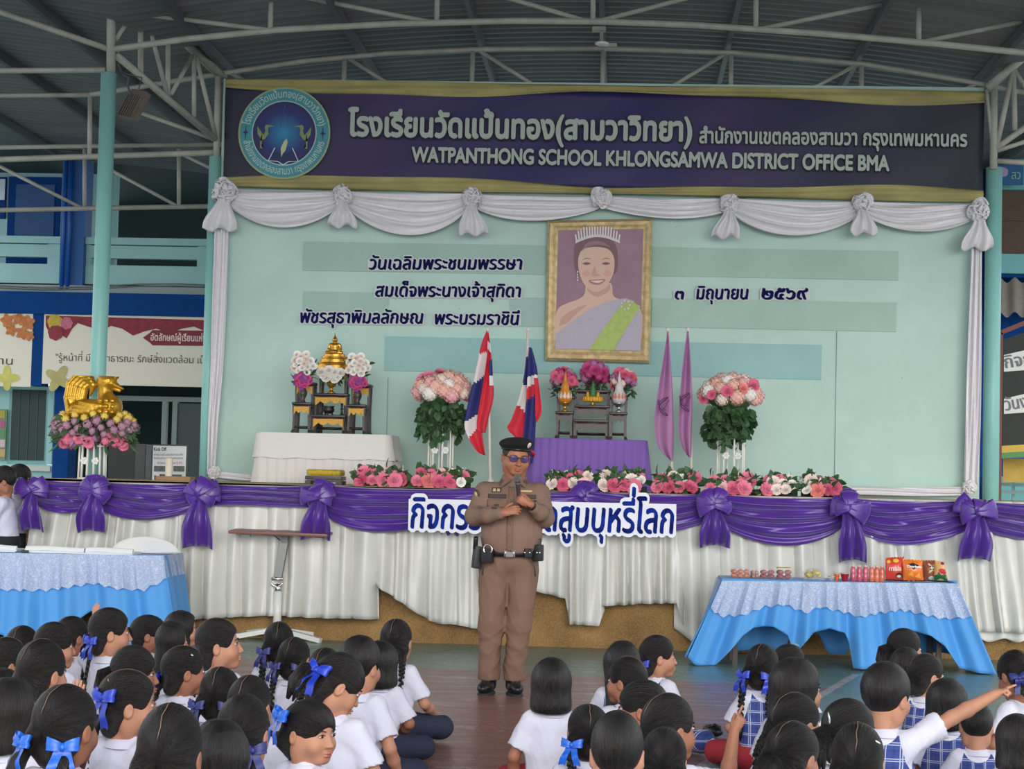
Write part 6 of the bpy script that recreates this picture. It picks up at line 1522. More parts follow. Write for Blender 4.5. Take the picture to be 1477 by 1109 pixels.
# cushioned stool at the stage edge
Yf = 16.55; q = 1 / ppm(Yf); a, b = atY(440, 690, Yf), atY(492, 690, Yf); cx = (a.x + b.x) / 2; w = b.x - a.x; zt = atY(466, 686, Yf).z; t = thing('kneeling_stool', 'low dark wooden stool with a yellow cushion at the stage edge', 'stool', (cx, Yf + .15, SZ)); mb = MB(); mb.box((cx, Yf + .15, zt - .02), (w, .32, .035), bev=.008); mb.box((cx, Yf + .15, (zt - .04 + SZ + .03) / 2), (w * .92, .28, zt - .04 - SZ - .03), bev=.006)
for sx in (-1, 1):
    for sy in (-1, 1): mb.box((cx + sx * w * .43, Yf + .15 + sy * .12, SZ + .02), (.05, .05, .04))
mb.build('stool_frame', DW, t, angle=30); mb = MB(); mb.box((cx, Yf + .15, zt + .028), (w * .95, .30, .055), bev=.022); mb.build('cushion', M('yellow_brocade', (196, 168, 44), rough=.6, var=.3, vscale=40, bump=.4, bscale=60), t)
# ------------------------------------------------------------------ flags
FR, FW, FB = M('flag_red', (206, 40, 58), rough=.7), M('flag_white', (226, 220, 220), rough=.7), M('flag_blue', (38, 42, 112), rough=.7); POLE = M('white_pole', (224, 222, 216), rough=.4)
def spline(pts, t):
    f = t * (len(pts) - 1); i = min(int(f), len(pts) - 2); s_ = f - i; p0, p1 = pts[max(i - 1, 0)], pts[i]; p2, p3 = pts[i + 1], pts[min(i + 2, len(pts) - 1)]
    return tuple(.5 * ((2 * b) + (-a + c) * s_ + (2 * a - 5 * b + 4 * c - d) * s_ ** 2 + (-a + 3 * b - 3 * c + d) * s_ ** 3) for a, b, c, d in zip(p0, p1, p2, p3))
def sheet(mb, Lp, Rp, Y, bands, slant=0.0, dep=.05, ph=0.0, yoff=0.0):
    """cloth between two edges given in photo points; bands = [(upper limit, material)]"""
    nu, nv = 14, 60
    def P_(u, v):
        l, r = spline(Lp, v), spline(Rp, v); x = l[0] + (r[0] - l[0]) * u; y = l[1] + (r[1] - l[1]) * u; p = atY(x, y, Y - yoff); p.y -= dep * (.5 + .5 * sin(u * 6 + ph + 2 * v)) * min(1, v * 4); return p
    for j in range(nv):
        for i in range(nu):
            vv = (j + .5) / nv + slant * ((i + .5) / nu - .5); m = next((k for lim, k in bands if vv <= lim), bands[-1][1])
            mb.mat(m).add([P_(i / nu, j / nv), P_((i + 1) / nu, j / nv), P_((i + 1) / nu, (j + 1) / nv), P_(i / nu, (j + 1) / nv)], [(0, 1, 2, 3)])
def flag(label, top, bot, Y, sheets, mats, group, base=True):
    a, b = atY(top[0], top[1], Y), atY(bot[0], bot[1], Y); d = (b - a); b = a + d * ((a.z - SZ) / (a.z - b.z)); t = thing('flag', label, 'flag', (b.x, Y, SZ), group=group); mb = MB(); mb.tube([a, b], .014, 10); mb.ball(a, .018, 10, 6); mb.build('pole', POLE, t)
    mb = MB(); mb.lathe([(.001, SZ), (.07, SZ), (.07, SZ + .02), (.035, SZ + .04), (.025, SZ + .09)], 20, c=(b.x, Y, 0)); mb.build('pole_base', POLE, t)
    mb = MB(); [sheet(mb, s_[0], s_[1], Y - .02, *s_[2:]) for s_ in sheets]; me = mb.mesh('cloth', mats); bm = bmesh.new(); bm.from_mesh(me); bmesh.ops.remove_doubles(bm, verts=bm.verts, dist=.0005); bm.to_mesh(me); bm.free()
    o = link('cloth', me, t, True); o.modifiers.new('thickness', 'SOLIDIFY').thickness = .003
    return t, o
flag('Thai national flag hanging furled on the left pole', (703, 475), (707, 690), 17.1, [
    ([(702, 477), (694, 500), (683, 550), (674, 590), (671, 618), (684, 645), (692, 654)], [(704, 480), (704, 520), (700, 560), (698, 590), (696, 615), (698, 640), (701, 657)], [(.16, 0), (.30, 1), (.56, 2), (.70, 1), (1, 0)], .10, .05, 0),
    ([(703, 480), (703, 510), (696, 560), (689, 600), (688, 618), (694, 624)], [(705, 479), (709, 515), (711, 545), (712, 572), (704, 605), (700, 624)], [(.10, 0), (.16, 1), (1, 0)], 0, .04, 2, .05),
    ([(706, 520), (706, 540), (706, 556)], [(710, 518), (711, 540), (712, 556)], [(.55, 2), (1, 1)], 0, .01, 0, .10)], [FR, FW, FB], 'Thai flags on white poles')
flag('Thai national flag drooping on the slanted pole behind the officer', (762, 475), (747, 690), 17.2, [
    ([(760, 500), (757, 535), (750, 570), (738, 605), (732, 618), (745, 632), (752, 640)], [(762, 495), (768, 530), (768, 570), (762, 610), (760, 625), (762, 645), (764, 655)], [(.10, 1), (.28, 2), (.42, 1), (.86, 0), (1, 1)], -.05, .04, 1),
    ([(763, 500), (761, 530), (760, 560), (757, 600), (754, 640), (756, 668)], [(767, 502), (775, 535), (775, 560), (773, 600), (771, 640), (768, 668)], [(.27, 2), (.37, 1), (.47, 0), (1, 2)], .05, .05, 3, .06),
    ([(770, 545), (772, 570), (772, 590), (772, 602)], [(776, 545), (780, 575), (781, 595), (774, 610)], [(1, 0)], 0, .02, 1, .12)], [FR, FW, FB], 'Thai flags on white poles')
PF = M('mauve_flag_cloth', (172, 120, 168), rough=.6, var=.12, vscale=8); PFM = M('plum_flag_emblem', (92, 40, 92), rough=.7)
def pflag(label, top, bot, Y, L_, R_, ec):
    t, o = flag(label, top, bot, Y, [(L_, R_, [(1, 0)], 0, .06, ec[0])], [PF], 'purple flags right of the violet altar'); q = 1 / ppm(Y); mb = MB(); c = atY(ec[0], ec[1], Y - .10)
    mb.tube([c + Vector((7 * q * sin(2 * a) * cos(.5), -.01, 13 * q * sin(a + .6))) for a in [2 * pi * k / 40 for k in range(41)]], .004, 6); mb.tube([c + Vector((8 * q * cos(a), -.01, 2 * q + 7 * q * sin(a * 2 + 1))) for a in [2 * pi * k / 40 for k in range(34)]], .003, 6); mb.build('monogram', PFM, o)
pflag('left mauve flag hanging furled beside the violet altar', (963, 475), (970, 700), 17.15, [(963, 478), (956, 520), (948, 570), (944, 612), (950, 645), (966, 663)], [(964, 478), (967, 520), (970, 570), (971, 612), (971, 645), (970, 665)], (957, 586))
pflag('right mauve flag hanging furled next to the right flower stand', (992, 475), (998, 700), 17.2, [(991, 478), (985, 520), (980, 575), (978, 620), (984, 645), (992, 658)], [(993, 478), (996, 520), (998, 575), (997, 620), (997, 645), (996, 660)], (988, 580))
# ------------------------------------------------------------------ framed portrait
PYw = WY - .055; t = thing('framed_portrait', 'large gilt framed portrait of a smiling woman in lavender with a green sash', 'portrait', atY(862, 522, PYw))
def pp(x, y, k=0): return atY(x, y, PYw - .012 - .0035 * k)
O_ = [(790, 318), (941, 315), (937, 524), (786, 520)]; I_ = [(805, 332), (928, 330), (923, 506), (801, 503)]; GF = M('worn_gilt', (230, 202, 150), rough=.5, metal=.15, var=.35, vscale=16, bump=.5, bscale=40)
mb = MB()
for i in range(4):
    j = (i + 1) % 4; ms = lambda a, b, f: (a[0] + (b[0] - a[0]) * f, a[1] + (b[1] - a[1]) * f); rows = [(0, .0), (.25, .055), (.55, .045), (.8, .02), (1, .012)]; A_ = [atY(*ms(O_[i], I_[i], f), PYw - d) for f, d in rows]; B_ = [atY(*ms(O_[j], I_[j], f), PYw - d) for f, d in rows]
    for r in range(4): mb.add([A_[r], B_[r], B_[r + 1], A_[r + 1]], [(0, 1, 2, 3)])
mb.build('frame', GF, t, smooth=False); mb = MB(); mb.poly([atY(x, y, PYw + .03) for x, y in O_], (0, .02, 0)); mb.build('backing', DW2, t, smooth=False)
def shp(name, pts, m, k, smooth_=True, n=64):
    if smooth_: P2 = [spline(pts + pts[:3], (j / n) * len(pts) / (len(pts) + 2)) for j in range(n)]
    else: P2 = pts
    mb = MB(); mb.poly([pp(x, y, k) for x, y in P2]); return mb.build(name, m, pic, smooth=False)
mb = MB(); mb.poly([pp(x, y) for x, y in I_]); pic = mb.build('picture', M('mauve_backdrop_print', (160, 124, 142), rough=.6, var=.14, vscale=5), t, smooth=False)
FADE = M('faded_skin_print', (216, 182, 164), rough=.6); LAV = M('lavender_dress_print', (186, 178, 196), rough=.6, var=.12, vscale=60); HR = M('faded_hair_print', (124, 92, 100), rough=.6)
shp('hair', [(828, 378), (830, 352), (846, 344), (866, 343), (886, 350), (891, 374), (884, 396), (838, 398)], HR, 1)
shp('shoulders', [(801, 470), (806, 444), (840, 428), (848, 408), (880, 408), (886, 428), (912, 436), (925, 450), (924, 490), (802, 490)], FADE, 2)
shp('face', [(834, 372), (840, 360), (858, 356), (878, 360), (886, 374), (884, 396), (872, 415), (859, 421), (846, 414), (836, 396)], FADE, 3)
shp('dress', [(801, 503), (802, 482), (822, 466), (850, 446), (880, 434), (902, 430), (914, 434), (925, 452), (924, 505)], LAV, 4, False)
shp('sash', [(850, 504), (866, 480), (888, 450), (906, 432), (924, 442), (908, 466), (896, 486), (886, 505)], M('lime_sash_print', (176, 198, 108), rough=.6, var=.15, vscale=20), 5, False)
shp('far_sleeve', [(886, 505), (900, 482), (918, 460), (925, 462), (924, 506)], LAV, 6, False)
for k, (x, y) in enumerate(((846, 380), (874, 380))): shp('eye', [(x - 6, y), (x, y - 2), (x + 6, y), (x, y + 2)], HR, 5); shp('brow', [(x - 7, y - 5), (x, y - 8), (x + 7, y - 6), (x, y - 7)], HR, 5)
BLUSH = M('faded_blush_print', (212, 164, 150), rough=.6); SHD = M('faded_shade_print', (198, 158, 144))
for x, y in ((846, 394), (876, 394)): shp('cheek', [(x - 6, y), (x, y - 5), (x + 6, y), (x, y + 5)], BLUSH, 4)
shp('neck_shade', [(847, 416), (858, 421), (872, 416), (880, 410), (878, 420), (862, 428), (850, 422)], SHD, 2.5); shp('hair_highlight', [(838, 362), (848, 350), (866, 348), (880, 356), (866, 353), (850, 355)], M('faded_hair_light_print', (150, 118, 124)), 3.5)
shp('shoulder_shade', [(806, 470), (812, 456), (832, 444), (846, 440), (832, 452), (820, 464)], SHD, 2.5)
shp('nose', [(858, 384), (861, 394), (866, 397), (857, 399), (853, 396)], M('faded_shade_print', (198, 158, 144)), 4); shp('lips', [(849, 404), (860, 403), (873, 403), (868, 409), (861, 411), (853, 409)], M('faded_lip_print', (190, 116, 112)), 4); shp('teeth', [(852, 405), (870, 404.5), (862, 408)], M('pale_tiara_print', (216, 208, 212)), 5)
mb = MB()
for k in range(17): a = k / 16; x = 832 + 60 * a; yb_ = 349 - 9 * sin(pi * a); h_ = 11 + 7 * sin(pi * a) + (2 if k % 2 else 0); mb.poly([pp(x - 1.4, yb_, 5), pp(x + 1.4, yb_, 5), pp(x + 1.1 + (a - .5) * 4, yb_ - h_, 5), pp(x - 1.1 + (a - .5) * 4, yb_ - h_, 5)])
shp_ = 0
mb.poly([pp(830 + 64 * k / 16, 351 - 9 * sin(pi * k / 16), 6) for k in range(17)] + [pp(830 + 64 * k / 16, 347 - 9 * sin(pi * k / 16), 6) for k in range(16, -1, -1)]); mb.build('tiara', MATS['pale_tiara_print'], pic, smooth=False)
mb = MB(); [mb.ball(pp(902 + 6 * cos(a), 440 + 6 * sin(a), 7), (.012, .003, .012), 8, 6) for a in [k * .9 for k in range(7)]]; [mb.ball(pp(833, 392 + 4 * k, 7), (.008, .003, .011), 8, 6) for k in range(4)]; mb.build('brooch_and_earring', MATS['pale_tiara_print'], pic)
# things standing behind the stage at left
Yp = 17.4; t = thing('poster_board', 'printed white notice board standing at the left end of the stage', 'notice', atY(244, 692, Yp)); o = sbox('board', 220, 643, 268, 693, Yp, M('white_poster_print', (206, 210, 214), rough=.6), .02, t)
sbox('frame', 218, 641, 271, 694, Yp + .025, M('dark_easel', (60, 66, 70)), .02, t)
INK = M('black_print', (40, 40, 46)); letters('lettering', 'Kick Off', atY(222, 650, Yp - .003), atY(240, 650, Yp - .003), 5 / ppm(Yp), INK, o, res=26, bold=.03)
for s_, x0, x1, y, h in (('การขับเคลื่อนงานคุ้มครองเด็ก', 222, 264, 657, 4), ('โรงเรียนต้นแบบกรุงเทพมหานคร', 222, 264, 662, 4), ('ด้วยระบบ', 227, 242, 669, 4)): letters('lettering', s_, atY(x0, y, Yp - .003), atY(x1, y, Yp - .003), h / ppm(Yp) * .6, INK, o, res=20)
letters('lettering', 'ใจวิถี', atY(246, 669, Yp - .003), atY(262, 669, Yp - .003), 4 / ppm(Yp) * .6, M('red_print', (190, 60, 60)), o, res=20); sbox('printed_photo', 222, 672, 241, 680, Yp - .004, M('grey_photo_print', (96, 108, 104), var=.5, vscale=60), .003, o); sbox('printed_photo', 250, 672, 266, 680, Yp - .004, MATS['grey_photo_print'], .003, o); letters('lettering', '1', atY(222.5, 692, Yp - .003), atY(225, 692, Yp - .003), 7 / ppm(Yp), INK, o, res=20); sbox('printed_photo', 230, 684, 262, 691, Yp - .004, MATS['grey_photo_print'], .003, o)
c = atY(243, 692, 16.9); mb = MB(); mb.lathe([(.001, SZ + .045), (.034, SZ + .045), (.032, SZ + .05), (.033, SZ + .20), (.026, SZ + .212), (.002, SZ + .215)], 20, c=(c.x, 16.9, 0)); tag(mb.build('candle', M('ivory_wax', (226, 216, 196), rough=.5)), 'thick ivory candle standing on a small wooden box at the left of the stage', 'candle')
a, b = atY(228, 692, 16.9), atY(278, 692, 16.9); mb = MB(); mb.box(((a.x + b.x) / 2, 16.9, SZ + .0225), (b.x - a.x, .2, .045), bev=.005); tag(mb.build('wooden_box', M('pale_box_wood', (168, 134, 100), rough=.7, var=.2)), 'flat wooden box under the ivory candle', 'box')
Yq = 19.0; mb = MB(); slab(mb, 156, 640, 210, 694, Yq, .35); o = tag(mb.build('cabinet', M('charcoal_cabinet', (44, 46, 48), rough=.6), smooth=False), 'black cabinet on the stage left of the printed notice', 'cabinet'); sbox('cabinet_edge', 195, 640, 209, 693, Yq - .01, M('grey_cabinet_edge', (78, 80, 82)), .02, o)
# ------------------------------------------------------------------ the two skirted tables on the court
SKYB = M('sky_blue_cloth', (72, 152, 222), rough=.62, sheen=.15, var=.06, vscale=3)
def lace_mat():
    m = M('pale_blue_lace', (198, 212, 236), rough=.8); t = NT(m); v = t.new('ShaderNodeTexVoronoi'); v.feature = 'DISTANCE_TO_EDGE'; v.inputs['Scale'].default_value = 75; t.link(t.coord((1, 1, 1)), v.inputs['Vector'])
    n = t.noise(t.coord(), 40, 3); f = t.math('ADD', v.outputs['Distance'], t.math('MULTIPLY', n, .35))
    t.link(t.ramp(f, [(.18, (.95, .95, .95, 1)), (.32, (.58, .58, .58, 1))]), t.p.inputs['Alpha']); return m
LACE = lace_mat()
def ez(pts, x):
    for (a, ya), (b, yb) in zip(pts, pts[1:]):
        if x <= b: return ya + (yb - ya) * max(0, min(1, (x - a) / (b - a)))
    return pts[-1][1]
def skirt_table(label, L_, R_, Y, dep, hem, lhem, spreadL, spreadR, back, seed, legs):
    a, b = atY(L_[0], L_[1], Y), atY(R_[0], R_[1], Y); z = (a.z + b.z) / 2; t = thing('table', label, 'table', ((a.x + b.x) / 2, Y + dep / 2, 0)); rng = random.Random(seed); ph = [rng.random() * 6 for _ in range(4)]; w = b.x - a.x
    mb = MB(); mb.box(((a.x + b.x) / 2, Y + dep / 2, z - .015), (w, dep, .03), bev=.01); mb.build('tabletop', SKYB, t, angle=30)
    for sx in (0, 1):
        for sy in (.08, dep - .08): mb = MB(); x = a.x + .12 if sx == 0 else b.x - .12; mb.bar((x, Y + sy, z - .03), (x, Y + sy, 0), .04); mb.build('leg', M('dark_table_leg', (52, 42, 40), rough=.5), t, smooth=False)
    q = 1 / ppm(Y)
    def front(u, v, hm, off, N, amp):
        xt = L_[0] + (R_[0] - L_[0]) * u; yt = L_[1] + (R_[1] - L_[1]) * u; hb = ez(hm, u); y = yt + (hb - yt) * v; k = (y - yt) / 125
        xb = xt + (spreadL * (1 - u) ** 3 * 1.0 + spreadR * u ** 3) * k
        p = atY(xb, y, Y); f = sin(u * N + ph[0] + 1.5 * sin(u * 7 + ph[1])) + .5 * sin(u * N * 1.9 + ph[2])
        p.y = Y - off - .10 * k - amp * (.3 + .7 * min(1, k * 1.5)) * f * .5 - .015; p.z = max(p.z, .006); return p
    mb = MB(); mb.grid(lambda u, v: front(u, v, hem, .01, 52, .075), 220, 22)
    for sd in (0, 1):
        def side(u, v, sd=sd):
            e = front(sd, v, hem, .01, 52, .075); k = u; x = e.x + ((a.x if sd == 0 else b.x) - e.x) * (k * .35); return Vector((x + (.03 * sin(k * 16 + ph[3])) * v, e.y + (Y + dep - e.y) * k, e.z + .25 * (0 if k < .1 else sin(k * 9) * .15) * v * (v > .8)))
        mb.grid(side, 22, 14)
    mb.build('cloth_skirt', SKYB, t, solid=.004)
    if back:
        mb = MB()
        def bk(u, v):
            yb_ = ez(back, u); xt = L_[0] + (R_[0] - L_[0]) * u; p = atY(xt, L_[1] + (yb_ - L_[1]) * v, Y + dep); p.y += .015 * sin(u * 50); p.z = max(p.z, .01); return p
        mb.grid(bk, 90, 10); mb.build('back_skirt', SKYB, t, solid=.004)
    mb = MB()
    mb.grid(lambda u, v: front(u, v, [(p[0], p[1]) for p in lhem], .032, 52, .078) + Vector((0, -.004 - .040 * (abs(((u * 23 + .3 * sin(u * 9)) % 1) - .5) * 2) ** 2 * v ** .7, -.026 * (1 - abs(((u * 23 + .3 * sin(u * 9)) % 1) - .5) * 2) * v)), 420, 10)
    for sd in (0, 1):
        def side(u, v, sd=sd):
            e = front(sd, v, lhem, .032, 52, .078); return Vector((e.x + ((a.x - .03 if sd == 0 else b.x + .03) - e.x) * u * .5 + .012 * sin(u * 30) * v, e.y + (Y + dep - e.y) * u, e.z))
        mb.grid(side, 20, 8)
    mb.build('lace_valance', LACE, t); return t, z, a, b
TY = 15.0
hemR = [(0, 945), (.03, 956), (.07, 963), (.09, 961), (.15, 916), (.18, 904), (.25, 902), (.31, 915), (.335, 936), (.35, 938), (.37, 925), (.40, 912), (.46, 905), (.52, 912), (.535, 925), (.545, 962), (.60, 962), (.65, 955), (.665, 930), (.68, 916), (.75, 907), (.83, 915), (.87, 930), (.90, 962), (.95, 968), (1, 970)]
lhemR = [(0, 874), (.05, 885), (.12, 884), (.2, 872), (.28, 868), (.36, 880), (.42, 872), (.5, 878), (.58, 886), (.66, 880), (.74, 876), (.82, 882), (.9, 889), (1, 886)]
backR = [(0, 940), (.18, 935), (.215, 935), (.26, 945), (.30, 910), (.40, 905), (.45, 942), (.53, 945), (.58, 905), (.7, 900), (.8, 950), (.92, 940), (1, 945)]
TRt, tz, ta, tb = skirt_table('long blue skirted snack table with lace edge at right', (1041, 837), (1380, 841), TY, .58, hemR, lhemR, -58, 50, backR, 3, True)
hemL = [(0, 945), (.1, 930), (.2, 945), (.3, 958), (.38, 905), (.46, 915), (.52, 950), (.60, 955), (.66, 905), (.74, 880), (.82, 905), (.88, 940), (1, 938)]
lhemL = [(0, 848), (.2, 846), (.4, 847), (.6, 848), (.68, 843), (.76, 838), (.84, 846), (.92, 848), (1, 832)]
TLt, tzl, la, lb = skirt_table('blue skirted table with lace edge and paper sheets at left', (-180, 794), (238, 801), TY, .60, hemL, lhemL, -30, 24, None, 5, True)
# papers on the left table
def paper(label, x0, x1, y0, y1, d0, d1, seed):
    A, B = atY(x0, y1, TY + d0), atY(x1, y1, TY + d0); mb = MB(); rng = random.Random(seed)
    for k in range(3):
        o = rng.uniform(-.01, .01); mb.box(((A.x + B.x) / 2 + o, TY + (d0 + d1) / 2, tzl + .006 + .007 * k), (B.x - A.x, d1 - d0, .006))
    def curl(u, v): return Vector((A.x + (B.x - A.x) * u, TY + d0 - .005 + .06 * v, tzl + .022 + .035 * sin(pi * v) + .004 * sin(u * 5)))
    mb.grid(curl, 14, 6); return tag(mb.build('paper_stack', M('white_card', (228, 232, 234), rough=.6), smooth=False), label, 'papers', 'white paper stacks on the left table')
paper('white paper stack at the left edge of the left table', -30, 23, 788, 797, .08, .40, 1); paper('long white paper stack in the middle of the left table', 36, 121, 789, 798, .06, .38, 2); paper('shorter white paper stack right of the middle one', 123, 191, 790, 799, .05, .36, 3)
mb = MB(); c = atY(205, 800, TY + .25)
def fan(u, v): a = pi * (.02 + .96 * u); r = .23 * v; return Vector((c.x + 1.25 * r * cos(a), TY + .36 - .02 * v, tzl + .012 + .135 * v * sin(a)))
mb.grid(fan, 24, 6); tag(mb.build('paper_fan', M('grey_white_card', (214, 214, 212), rough=.6), solid=.003), 'half round grey white card standing at the right end of the left table', 'card')
mb = MB(); p = atY(36, 797, TY + .05); mb.box((p.x, TY + .05, tzl + .012), (.06, .03, .022), rot=(0, 0, .3), bev=.004); tag(mb.build('binder_clip', BLACK), 'small black clip between the paper stacks', 'clip')
# snacks
def X(px): return atY(px, 830, TY + .12).x
q = 1 / ppm(TY + .12); CLEAR = M('clear_wrap', (226, 222, 220), rough=.12, alpha=.14, spec=.6)
def pack(label, x0, x1, h, dy, body, dep=.16, n=(3, 2), lid=None, seed=0):
    a, b = X(x0), X(x1); w = b - a; hh = h * q; rng = random.Random(seed); t = thing('snack_box', label, 'snack box', ((a + b) / 2, TY + dy + dep / 2, tz), group='clear snack boxes on the right table'); mb = MB()
    mb.box(((a + b) / 2, TY + dy + dep / 2, tz + hh / 2 + .002), (w, dep, hh), bev=.012); mb.build('clear_box', CLEAR, t); mb = MB()
    for i in range(n[0]):
        for j in range(n[1]):
            for k in (0, 1): mb.ball((a + w * (i + .5) / n[0] + rng.uniform(-.004, .004), TY + dy + .03 + (dep - .06) * (j + .5) / n[1], tz + hh * (.27 + .40 * k)), (w / n[0] * .5, .035, hh * .23), 10, 8)
    mb.build('sweets', body, t)
    if lid: mb = MB(); mb.box(((a + b) / 2, TY + dy + dep / 2, tz + hh + .006), (w * .96, dep * .9, .008)); mb.build('lid', lid, t, smooth=False)
OR = M('orange_jelly', (226, 116, 62), rough=.35, var=.45, vscale=60); RD = M('crimson_jelly', (160, 26, 46), rough=.3, var=.3, vscale=50)
pack('clear box of orange sweets at the left end of the snack table', 1055, 1082, 14, .10, OR, seed=1); pack('small clear box of pale orange sweets second from the left', 1084, 1095, 12, .12, M('pale_orange_jelly', (212, 150, 124), rough=.4, var=.4, vscale=60), n=(2, 2), seed=2)
pack('clear box of crimson sweets without a lid', 1097, 1118, 14, .10, RD, n=(2, 2), seed=3); pack('clear box of crimson sweets with a yellow edged lid', 1121, 1142, 15, .08, RD, n=(2, 2), seed=4, lid=M('yellow_edge_lid', (220, 190, 120)))
a, b = X(1158), X(1190); t = thing('fruit_tray', 'clear wrapped tray of yellow sliced fruit on the snack table', 'tray', ((a + b) / 2, TY + .18, tz)); mb = MB(); mb.box(((a + b) / 2, TY + .18, tz + .012), (b - a, .16, .02), bev=.008); mb.build('tray', CLEAR, t); mb = MB(); rng = random.Random(6)
for k in range(16): mb.ball((a + .03 + rng.random() * (b - a - .06), TY + .12 + rng.random() * .11, tz + .035 + rng.random() * .03), (.028, .022, .016), 9, 6, rot=(rng.random(), rng.random(), 0))
mb.build('yellow_fruit', M('yellow_fruit', (222, 204, 104), rough=.5, var=.2, vscale=40), t); mb = MB(); mb.ball(((a + b) / 2, TY + .18, tz + .045), ((b - a) * .54, .095, .05), 18, 10); mb.build('film', CLEAR, t)
def cup(label, px, r, h, m): x = X(px); t = thing('cup', label, 'cup', (x, TY + .10, tz), group='small cups on the snack table'); mb = MB(); mb.lathe([(r * .62 * q, tz + .001), (r * q, tz + h * q)], 18, c=(x, TY + .10, 0)); mb.build('cup_body', m, t, angle=40); mb = MB(); mb.lathe([(r * 1.1 * q, tz + h * q), (r * 1.1 * q, tz + h * q + .006)], 18, c=(x, TY + .10, 0)); mb.build('rim', M('cup_rim', (200, 160, 150), rough=.3), t, angle=40)
cup('small empty clear cup beside the fruit tray', 1199, 4.5, 6, CLEAR); cup('small orange cup of jelly', 1206.5, 4, 10, OR); cup('small red cup of jelly beside the pink bottles', 1218, 6, 10.5, RD)
def bottle(label, px, m, dy): x = X(px); t = thing('drink_bottle', label, 'bottle', (x, TY + dy, tz), group='small drink bottles on the snack table'); mb = MB(); mb.lathe([(3.4 * q, tz + .001), (4.1 * q, tz + 1 * q), (4.1 * q, tz + 8 * q), (3.7 * q, tz + 10 * q), (4.1 * q, tz + 12 * q), (4.0 * q, tz + 17 * q), (2.6 * q, tz + 20 * q), (2.4 * q, tz + 21.5 * q)], 18, c=(x, TY + dy, 0)); mb.build('bottle_body', m, t); mb = MB(); mb.lathe([(2.7 * q, tz + 21 * q), (2.7 * q, tz + 23.3 * q)], 14, c=(x, TY + dy, 0)); mb.build('cap', M('pale_pink_cap', (222, 176, 180), rough=.4), t, angle=40)
PK = M('pink_drink', (206, 92, 116), rough=.2, spec=.7, var=.3, vscale=30); PO = M('peach_drink', (222, 122, 96), rough=.2, spec=.7, var=.3, vscale=30)
for k, (px, m, l) in enumerate(((1230.5, PK, 'leftmost pink drink bottle'), (1239.5, PK, 'middle pink drink bottle'), (1248.5, PK, 'pink drink bottle next to the peach ones'), (1257.5, PO, 'leftmost peach drink bottle'), (1265, PO, 'middle peach drink bottle'), (1272.5, PO, 'peach drink bottle next to the red chip packet'))): bottle(l, px, m, .13)
def bag(label, pts, dy, m, dec):
    """crisp packet: cushion shape between four photo corners (top left, top right, bottom right, bottom left)"""
    Yb = TY + dy; t = thing('crisp_packet', label, 'crisp packet', ((X(pts[0][0]) + X(pts[1][0])) / 2, Yb, tz), group='crisp packets on the snack table'); P4 = [atY(x, y, Yb) for x, y in pts]
    def fn(u, v, sg=-1):
        p = P4[3].lerp(P4[2], u).lerp(P4[0].lerp(P4[1], u), v); ed = (sin(pi * u) ** .6) * (sin(pi * min(1, max(0, (v - .05) / .9))) ** .6 if .05 < v < .95 else 0); p = p + Vector((0, sg * .045 * ed + .004 * sin(u * 30) * (v > .9), .004 * sin(u * 40) * (v > .97))); return p
    mb = MB(); mb.grid(lambda u, v: fn(u, v), 20, 22); mb.grid(lambda u, v: fn(1 - u, v, 1), 20, 22); o = mb.build('packet', m, t)
    for nm, poly, col, k in dec:
        mb = MB(); n = len(poly); c = [sum(p[i] for p in poly) / n for i in (0, 1)]; rings = 4; vs = []
        for r in range(rings + 1):
            for x, y in poly: vs.append(fn(c[0] + (x - c[0]) * r / rings, c[1] + (y - c[1]) * r / rings) - Vector((0, .003 + .002 * k, 0)))
        fs = [(r * n + i, r * n + (i + 1) % n, (r + 1) * n + (i + 1) % n, (r + 1) * n + i) for r in range(rings) for i in range(n)]; mb.add(vs, fs); mb.build(nm, col, o)
    return o, fn
def el(cx, cy, rx, ry, n=20): return [(cx + rx * cos(a), cy + ry * sin(a)) for a in [2 * pi * i / n for i in range(n)]]
FOIL = lambda n, c: M(n, c, rough=.3, spec=.7, bump=.25, bscale=35)
def on_bag(o, fn, s, u0, u1, v, h, m, **k):
    F = text_field(s, res=24, **k); V, Fc = field_mesh(F); V = np.array(V); x0, x1 = V[:, 0].min(), V[:, 0].max(); mb = MB(); mb.add([fn(u0 + (u1 - u0) * (x - x0) / (x1 - x0), v + y * h) - Vector((0, .010, 0)) for x, y in V], Fc); mb.build('packet_lettering', m, o, smooth=False)
YEL = M('yellow_print', (226, 190, 70)); DKP = M('dark_packet_print', (56, 36, 34)); PALEP2 = M('cream_packet_print', (220, 214, 180)); REDP = M('packet_red_print', (190, 36, 44))
o, fn = bag('red crisp packet with yellow splashes', [(1277, 804), (1304, 803), (1303, 838), (1277, 837)], .10, FOIL('red_foil', (212, 66, 52)), [('yellow_splash', el(.55, .86, .16, .08), YEL, 0), ('yellow_splash', el(.16, .82, .10, .07), YEL, 0), ('dark_flash', el(.72, .24, .17, .12), DKP, 0), ('cream_flash', el(.72, .20, .12, .06), PALEP2, 1)]); on_bag(o, fn, 'mala', .16, .84, .44, .30, M('pale_pink_print', (236, 196, 190)), bold=.03)
o, fn = bag('bright orange crisp packet with black and white lettering', [(1302, 806), (1330, 808), (1332, 838.5), (1303, 838)], .06, FOIL('orange_foil', (232, 120, 40)), [('dark_triangle', [(.22, .78), (.5, .86), (.8, .76), (.62, .62), (.5, .54), (.40, .62)], M('near_black_print', (34, 26, 30)), 0), ('chip_picture', [(.2, .30), (.42, .46), (.5, .22)], M('chip_print', (240, 166, 64)), 0), ('chip_picture', [(.55, .22), (.8, .42), (.86, .14)], M('chip_print'), 0)]); on_bag(o, fn, 'Doritos', .18, .92, .64, .16, M('white_print', (236, 234, 230)), bold=.04)
